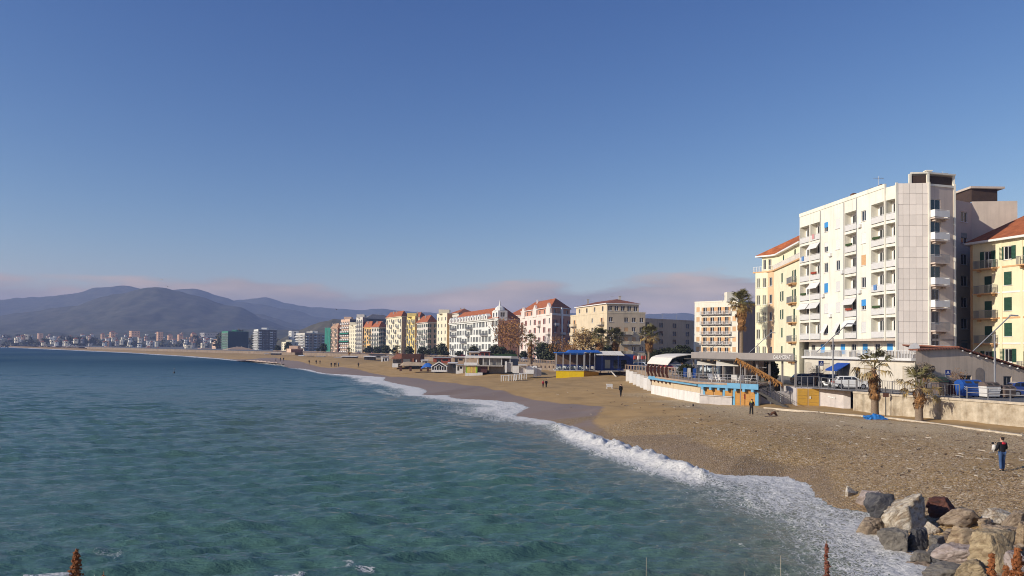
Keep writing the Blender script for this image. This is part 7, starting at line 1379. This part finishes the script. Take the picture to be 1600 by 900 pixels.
gull('dark gull in flight above the left end of the seafront row', 526, 483.5, 260, R(40), IRON); gull('pale gull in flight high over the main hill', 252, 437, 320, R(70), WHITE); gull('dark gull in flight beside the hill summit', 262, 447.5, 300, R(20), IRON)
g = G(272, 583, 0); by = thing('buoy', 'small dark float with a short staff out on the water', 'buoy', (g.x, g.y, 0.0)); MB().tube([(0, 0, -.3), (0, 0, .25), (0, 0, .5)], [.2, .28, .1], 10)  .obj('float', IRON, by, smooth=True); MB().tube([(0, 0, .5), (0, 0, 1.5)], .05, 5).obj('staff', IRON, by); MB().box(-.12, .12, -.03, .03, 1.2, 1.45).obj('topmark', GREYM, by)
# wooden walkway strip on the upper beach
for i, (p0, p1) in enumerate((((1195, 638), (1290, 646)), ((1290, 646), (1400, 655)), ((1400, 655), (1500, 668)), ((1500, 668), (1600, 682)))):
    a, b = gp(*p0), gp(*p1); t_ = tag(MB().bar((0, 0, .02), (b.x - a.x, b.y - a.y, b.z - a.z + .02), .35, .22).obj('concrete_kerb', mat('kerb_concrete', (.58, .50, .38), .95, .3, 2) if i == 0 else bpy.data.materials['kerb_concrete'], None, a), ['kerb piece half buried in sand, nearest the club', 'kerb piece half buried below the taller palm', 'kerb piece half buried below the shorter palm', 'kerb piece half buried at the right picture edge'][i], 'kerb', 'half-buried kerb in the sand')
# ------------------------------------------------------------------ boulders
def rockmat(name, c1, c2, c3, vs_=(1, 1, 2.8), sc_=1.3, streak=.55):
    m = bpy.data.materials.new(name); m.use_nodes = True; t, nd, ma, attr, noise, mix, rng_, bump = nodes(m); pb = t.nodes['Principled BSDF']; n1 = noise(sc_, 8, .65, (*vs_, .0), dist=1.4); n2 = noise(.9, 5, .6); n3 = noise(11, 6, .7)
    c = mix(rng_(n1.outputs[0], .42, .58), c1, c2); c = mix(ma('MULTIPLY', rng_(n2.outputs[0], .5, .68), streak), c, c3); t.links.new(c, pb.inputs['Base Color']); pb.inputs['Roughness'].default_value = .85; pb.inputs['Specular IOR Level'].default_value = .25
    nn = bump(n1.outputs[0], 1.0, .16); nn = bump(n3.outputs[0], .8, .05, nn); t.links.new(nn, pb.inputs['Normal']); return m
RM = {'pale': rockmat('boulder_pale', (.58, .51, .40), (.27, .20, .13), (.72, .68, .62)), 'slate': rockmat('boulder_slate', (.07, .07, .08), (.14, .135, .135), (.04, .04, .045)), 'rust': rockmat('boulder_rust', (.13, .05, .035), (.07, .035, .03), (.20, .09, .06)), 'brown': rockmat('boulder_brown', (.36, .28, .20), (.18, .13, .09), (.46, .37, .27)), 'tan': rockmat('boulder_tan', (.44, .33, .21), (.23, .16, .10), (.54, .44, .31)), 'pink': rockmat('boulder_pink', (.46, .38, .34), (.26, .20, .17), (.58, .51, .47)), 'grey': rockmat('boulder_grey', (.22, .20, .17), (.15, .135, .12), (.28, .25, .21)), 'yellow': rockmat('boulder_yellow', (.46, .36, .22), (.26, .19, .11), (.55, .46, .32))}
def ico(n):
    bm = bmesh.new(); bmesh.ops.create_icosphere(bm, subdivisions=n, radius=1); V = np.array([v.co[:] for v in bm.verts]); F = np.array([[v.index for v in f.verts] for f in bm.faces]); bm.free(); return V, F
ICO = ico(5); ICO3 = ico(3)
def boulder(label, px, py, wpx, hpx, D, m, seed, rot=0, dz=0, flat=1.0):
    """px,py: picture centre; wpx,hpx: picture size"""
    V, F = ICO; r = np.random.default_rng(seed); n = 10; nr = r.normal(size=(n, 3)); nr /= np.linalg.norm(nr, axis=1)[:, None]; dd = r.uniform(.45, .95, n); nr = np.concatenate([nr, [[0, 0, 1]]]); dd = np.append(dd, r.uniform(.6, .8))
    dt = np.maximum(V @ nr.T, 1e-3); rad = (dd[None] / dt).min(1); sft = -np.log(np.exp(-9 * dd[None] / dt).sum(1)) / 9; rad = np.minimum(rad, 1.4)
    q = V * rad[:, None]; nz_ = fbm(q[:, 0] * 3 + seed, q[:, 1] * 3 + q[:, 2] * 4, 5) - .5; st = np.abs(fbm(q[:, 2] * 5 + q[:, 0] * 1.2 + seed, q[:, 1] * .8, 3) - .5); rg = (1 - np.abs(2 * fbm(q[:, 0] * 2.2 + seed * 1.7, q[:, 1] * 2.2 + q[:, 2] * 2.9, 3) - 1)) ** 9; q = q * (1 + .13 * nz_ - .10 * st - .13 * rg)[:, None]
    q /= np.abs(q).max(0); c_ = P(px, py, D); w_ = wpx / FPX * D / 2; h_ = hpx / FPX * D / 2; q = q * np.array([w_, w_ * .85, h_ * 1.35]); 
    Rm = Matrix.Rotation(r.uniform(-.7, .7), 3, 'X') @ Matrix.Rotation(r.uniform(-.8, .8), 3, 'Y') @ Matrix.Rotation(r.uniform(0, 6.28), 3, 'Z'); q = q @ np.array(Rm)
    o = ob('boulder', fastmesh('boulder', q, F, RM[m]), None, (c_.x, c_.y + w_ * .3, c_.z - h_ * .3 + dz)); o.rotation_euler = Rm.to_euler(); tag(o, label, 'boulder', 'boulders at the water edge'); return o
BL = [(1329, 768, 26, 16, 45.5, 'pale', 'small pale stone apart from the heap, nearest the foam'), (1366, 776, 54, 34, 43.5, 'pink', 'flat-topped pinkish boulder at the far left of the heap'), (1388, 789, 60, 46, 42, 'slate', 'near-black slate boulder leaning on the pink one'), (1430, 806, 100, 66, 40, 'pale', 'large pale streaked boulder in the middle of the heap'),
 (1482, 786, 62, 46, 41, 'rust', 'dark rust-red pointed boulder at the back of the heap'), (1357, 825, 50, 30, 38.5, 'brown', 'low brown boulder standing in the foam'), (1404, 842, 62, 50, 36.5, 'grey', 'wedge-shaped grey-brown boulder at the water edge'), (1441, 846, 44, 40, 37.5, 'slate', 'black boulder wedged behind the grey-brown wedge'), (1508, 803, 66, 42, 38, 'brown', 'greyish angular boulder right of the rust-red one'),  # the black boulder stands in for the shadow behind the wedge
 (1467, 848, 36, 34, 36, 'grey', 'small grey stone in the dark gap mid-heap'), (1514, 840, 72, 72, 34.5, 'tan', 'big tan upright boulder right of the dark gap'), (1540, 818, 34, 34, 36, 'tan', 'middling tan stone behind the big upright boulder'), (1565, 806, 50, 34, 37, 'pale', 'pale knobbly boulder on the crest of the heap'), (1592, 812, 46, 34, 36, 'brown', 'brown boulder on the crest at the right edge'), (1571, 836, 52, 32, 34, 'brown', 'flat brown slab below the crest at right'), (1602, 838, 40, 40, 33, 'tan', 'tan boulder cut by the right picture edge'),
 (1510, 868, 88, 36, 31.5, 'pink', 'flat pinkish slab low in the heap'), (1566, 866, 96, 74, 30, 'yellow', 'big yellowish boulder behind the orange plant'), (1484, 893, 90, 44, 29, 'grey', 'dark streaked boulder at the bottom edge of the picture'), (1520, 897, 56, 44, 28.5, 'yellow', 'mossy yellow stone at the bottom edge'), (1600, 890, 66, 60, 28.5, 'pink', 'grey-pink boulder in the bottom right corner'), (1455, 826, 30, 22, 38, 'pale', 'fist-like pale stone under the large streaked boulder'), (1478, 868, 40, 30, 33.5, 'slate', 'black stone low in the dark gap'), (1550, 850, 30, 26, 33, 'brown', 'brown stone tucked beside the big yellowish boulder'), (1446, 872, 50, 24, 32.5, 'grey', 'wet grey stone awash at the lower left of the heap'), (1425, 833, 28, 18, 38.5, 'tan', 'small tan stone between wedge and streaked boulder')]
for i, (px, py, wq, hq, D, m_, lb_) in enumerate(BL): boulder(lb_, px, py, wq, hq, GB(min(px, 1600), min(py + hq * .42, 930)).y, m_, 100 + i)
V, F = ICO3; rr_ = np.random.default_rng(4); Vs = []; Fs = []; kk = 0
for i in range(420):
    px, py = rr_.uniform(1395, 1640), rr_.uniform(822, 915); c_ = G(px, py + 10, .6); s_ = rr_.uniform(.06, .3); zg = bz1(c_.x, c_.y) + .05
    q = V * (1 + .5 * (fbm(V[:, 0] * 2 + i, V[:, 1] * 2 + V[:, 2] * 2, 2) - .5))[:, None] * np.array([s_, s_ * .8, s_ * .6]) + np.array([c_.x, c_.y, zg]); Vs.append(q); Fs.append(F + kk); kk += len(V)
tag(ob('rubble', fastmesh('rubble', np.concatenate(Vs), np.concatenate(Fs), RM['brown'])), 'dark wet rubble filling the gaps between the boulders', 'rubble', kind='stuff')
# ------------------------------------------------------------------ dry plants on the embankment at the camera's feet
RSEED = mat('rusty_seed_head', (.28, .10, .035), .85, .5, 30); RSTEM = mat('dry_stem', (.30, .20, .12), .9, .3, 20); RSD2 = mat('crimson_seed_head', (.20, .07, .045), .85, .4, 30); GSTEM = mat('pale_grass_stem', (.50, .44, .32), .9, .2, 20)
def dock(label, px, pytop, D, m, nseed, wid, seed, lean=0, hh=.42):
    r = random.Random(seed); tp = P(px, pytop, D); zg = EMB(tp.x, D) - .1; t_ = thing('dry_dock_plant', label, 'plant', (tp.x - lean, D, zg)); H_ = tp.z - zg; mb = MB(); mb.tube([(0, 0, 0), (lean * .4, 0, H_ * .5), (lean, 0, H_)], [.006, .005, .002], 5)
    sd = MB()
    for i in range(nseed):
        f_ = i / nseed; z = H_ - .02 - f_ * hh; a = i * 2.4; rad = wid * (.15 + .85 * min(1, f_ * 2.2)) * r.uniform(.3, 1); x, y = lean * (z / H_) + rad * math.cos(a), rad * math.sin(a); s_ = .009 * r.uniform(.7, 1.5); c_ = Vector((x, y, z + r.uniform(-.01, .01)))
        u = Vector((r.gauss(0, 1), r.gauss(0, 1), r.gauss(0, 1))).normalized(); v = u.orthogonal().normalized(); w_ = u.cross(v); sd.add([c_ + u * s_ * 1.4, c_ + v * s_, c_ + w_ * s_, c_ - v * s_, c_ - w_ * s_, c_ - u * s_], [(0, 1, 2), (0, 2, 3), (0, 3, 4), (0, 4, 1), (5, 2, 1), (5, 3, 2), (5, 4, 3), (5, 1, 4)])
        if i % 6 == 0: mb.tube([(lean * (z - .03) / H_, 0, z - .03), (x, y, z)], [.003, .001], 4)
    mb.obj('stem', RSTEM, t_); sd.obj('seed_head', m, t_); return t_
dock('rusty dried seed spike at the lower left edge of the view', 119, 856, 4.2, RSEED, 260, .055, 1); dock('short dried sprig just right of the rusty seed spike', 162, 893, 4.2, RSEED, 60, .02, 2)
dock('crimson dried spike in front of the foam', 1291, 845, 4.5, RSD2, 110, .016, 3, -.05); dock('orange seed spike leaning before the yellowish boulder', 1590, 852, 4.0, RSEED, 300, .05, 4, .06); dock('second orange seed spike left of the leaning one', 1549, 862, 4.0, RSEED, 220, .035, 5, -.04); dock('low orange seed spike between the other two', 1572, 880, 3.8, RSEED, 180, .035, 6)
for px, py, lb_ in ((1011, 871, 'single thin grass stem at the bottom middle'), (1221, 868, 'single thin grass stem before the foam streaks'), (1165, 893, 'very short grass stem left of the crimson spike')):
    tp = P(px, py, 4.3); zg = EMB(tp.x, 4.3) - .1; t_ = thing('grass_stem', lb_, 'grass stem', (tp.x, 4.3, zg), group='thin grass stems'); MB().tube([(.01, 0, 0), (0, 0, (tp.z - zg) * .6), (-.004, 0, tp.z - zg)], [.003, .0022, .001], 4).obj('stem', GSTEM, t_)
# ------------------------------------------------------------------ haze
hm = bpy.data.materials.new('haze_air'); hm.use_nodes = True; t = hm.node_tree; t.nodes.remove(t.nodes['Principled BSDF']); pv = t.nodes.new('ShaderNodeVolumePrincipled'); pv.inputs['Color'].default_value = (.45, .58, 1, 1); pv.inputs['Density'].default_value = 1.7e-4; pv.inputs['Anisotropy'].default_value = .0; t.links.new(pv.outputs[0], t.nodes['Material Output'].inputs['Volume'])
mb = MB(); mb.box(-6500, 9500, -400, 6200, -6, 330); hzo = mb.obj('haze', hm); tag(hzo, 'pale blue sea haze over the bay', 'haze', kind='stuff')
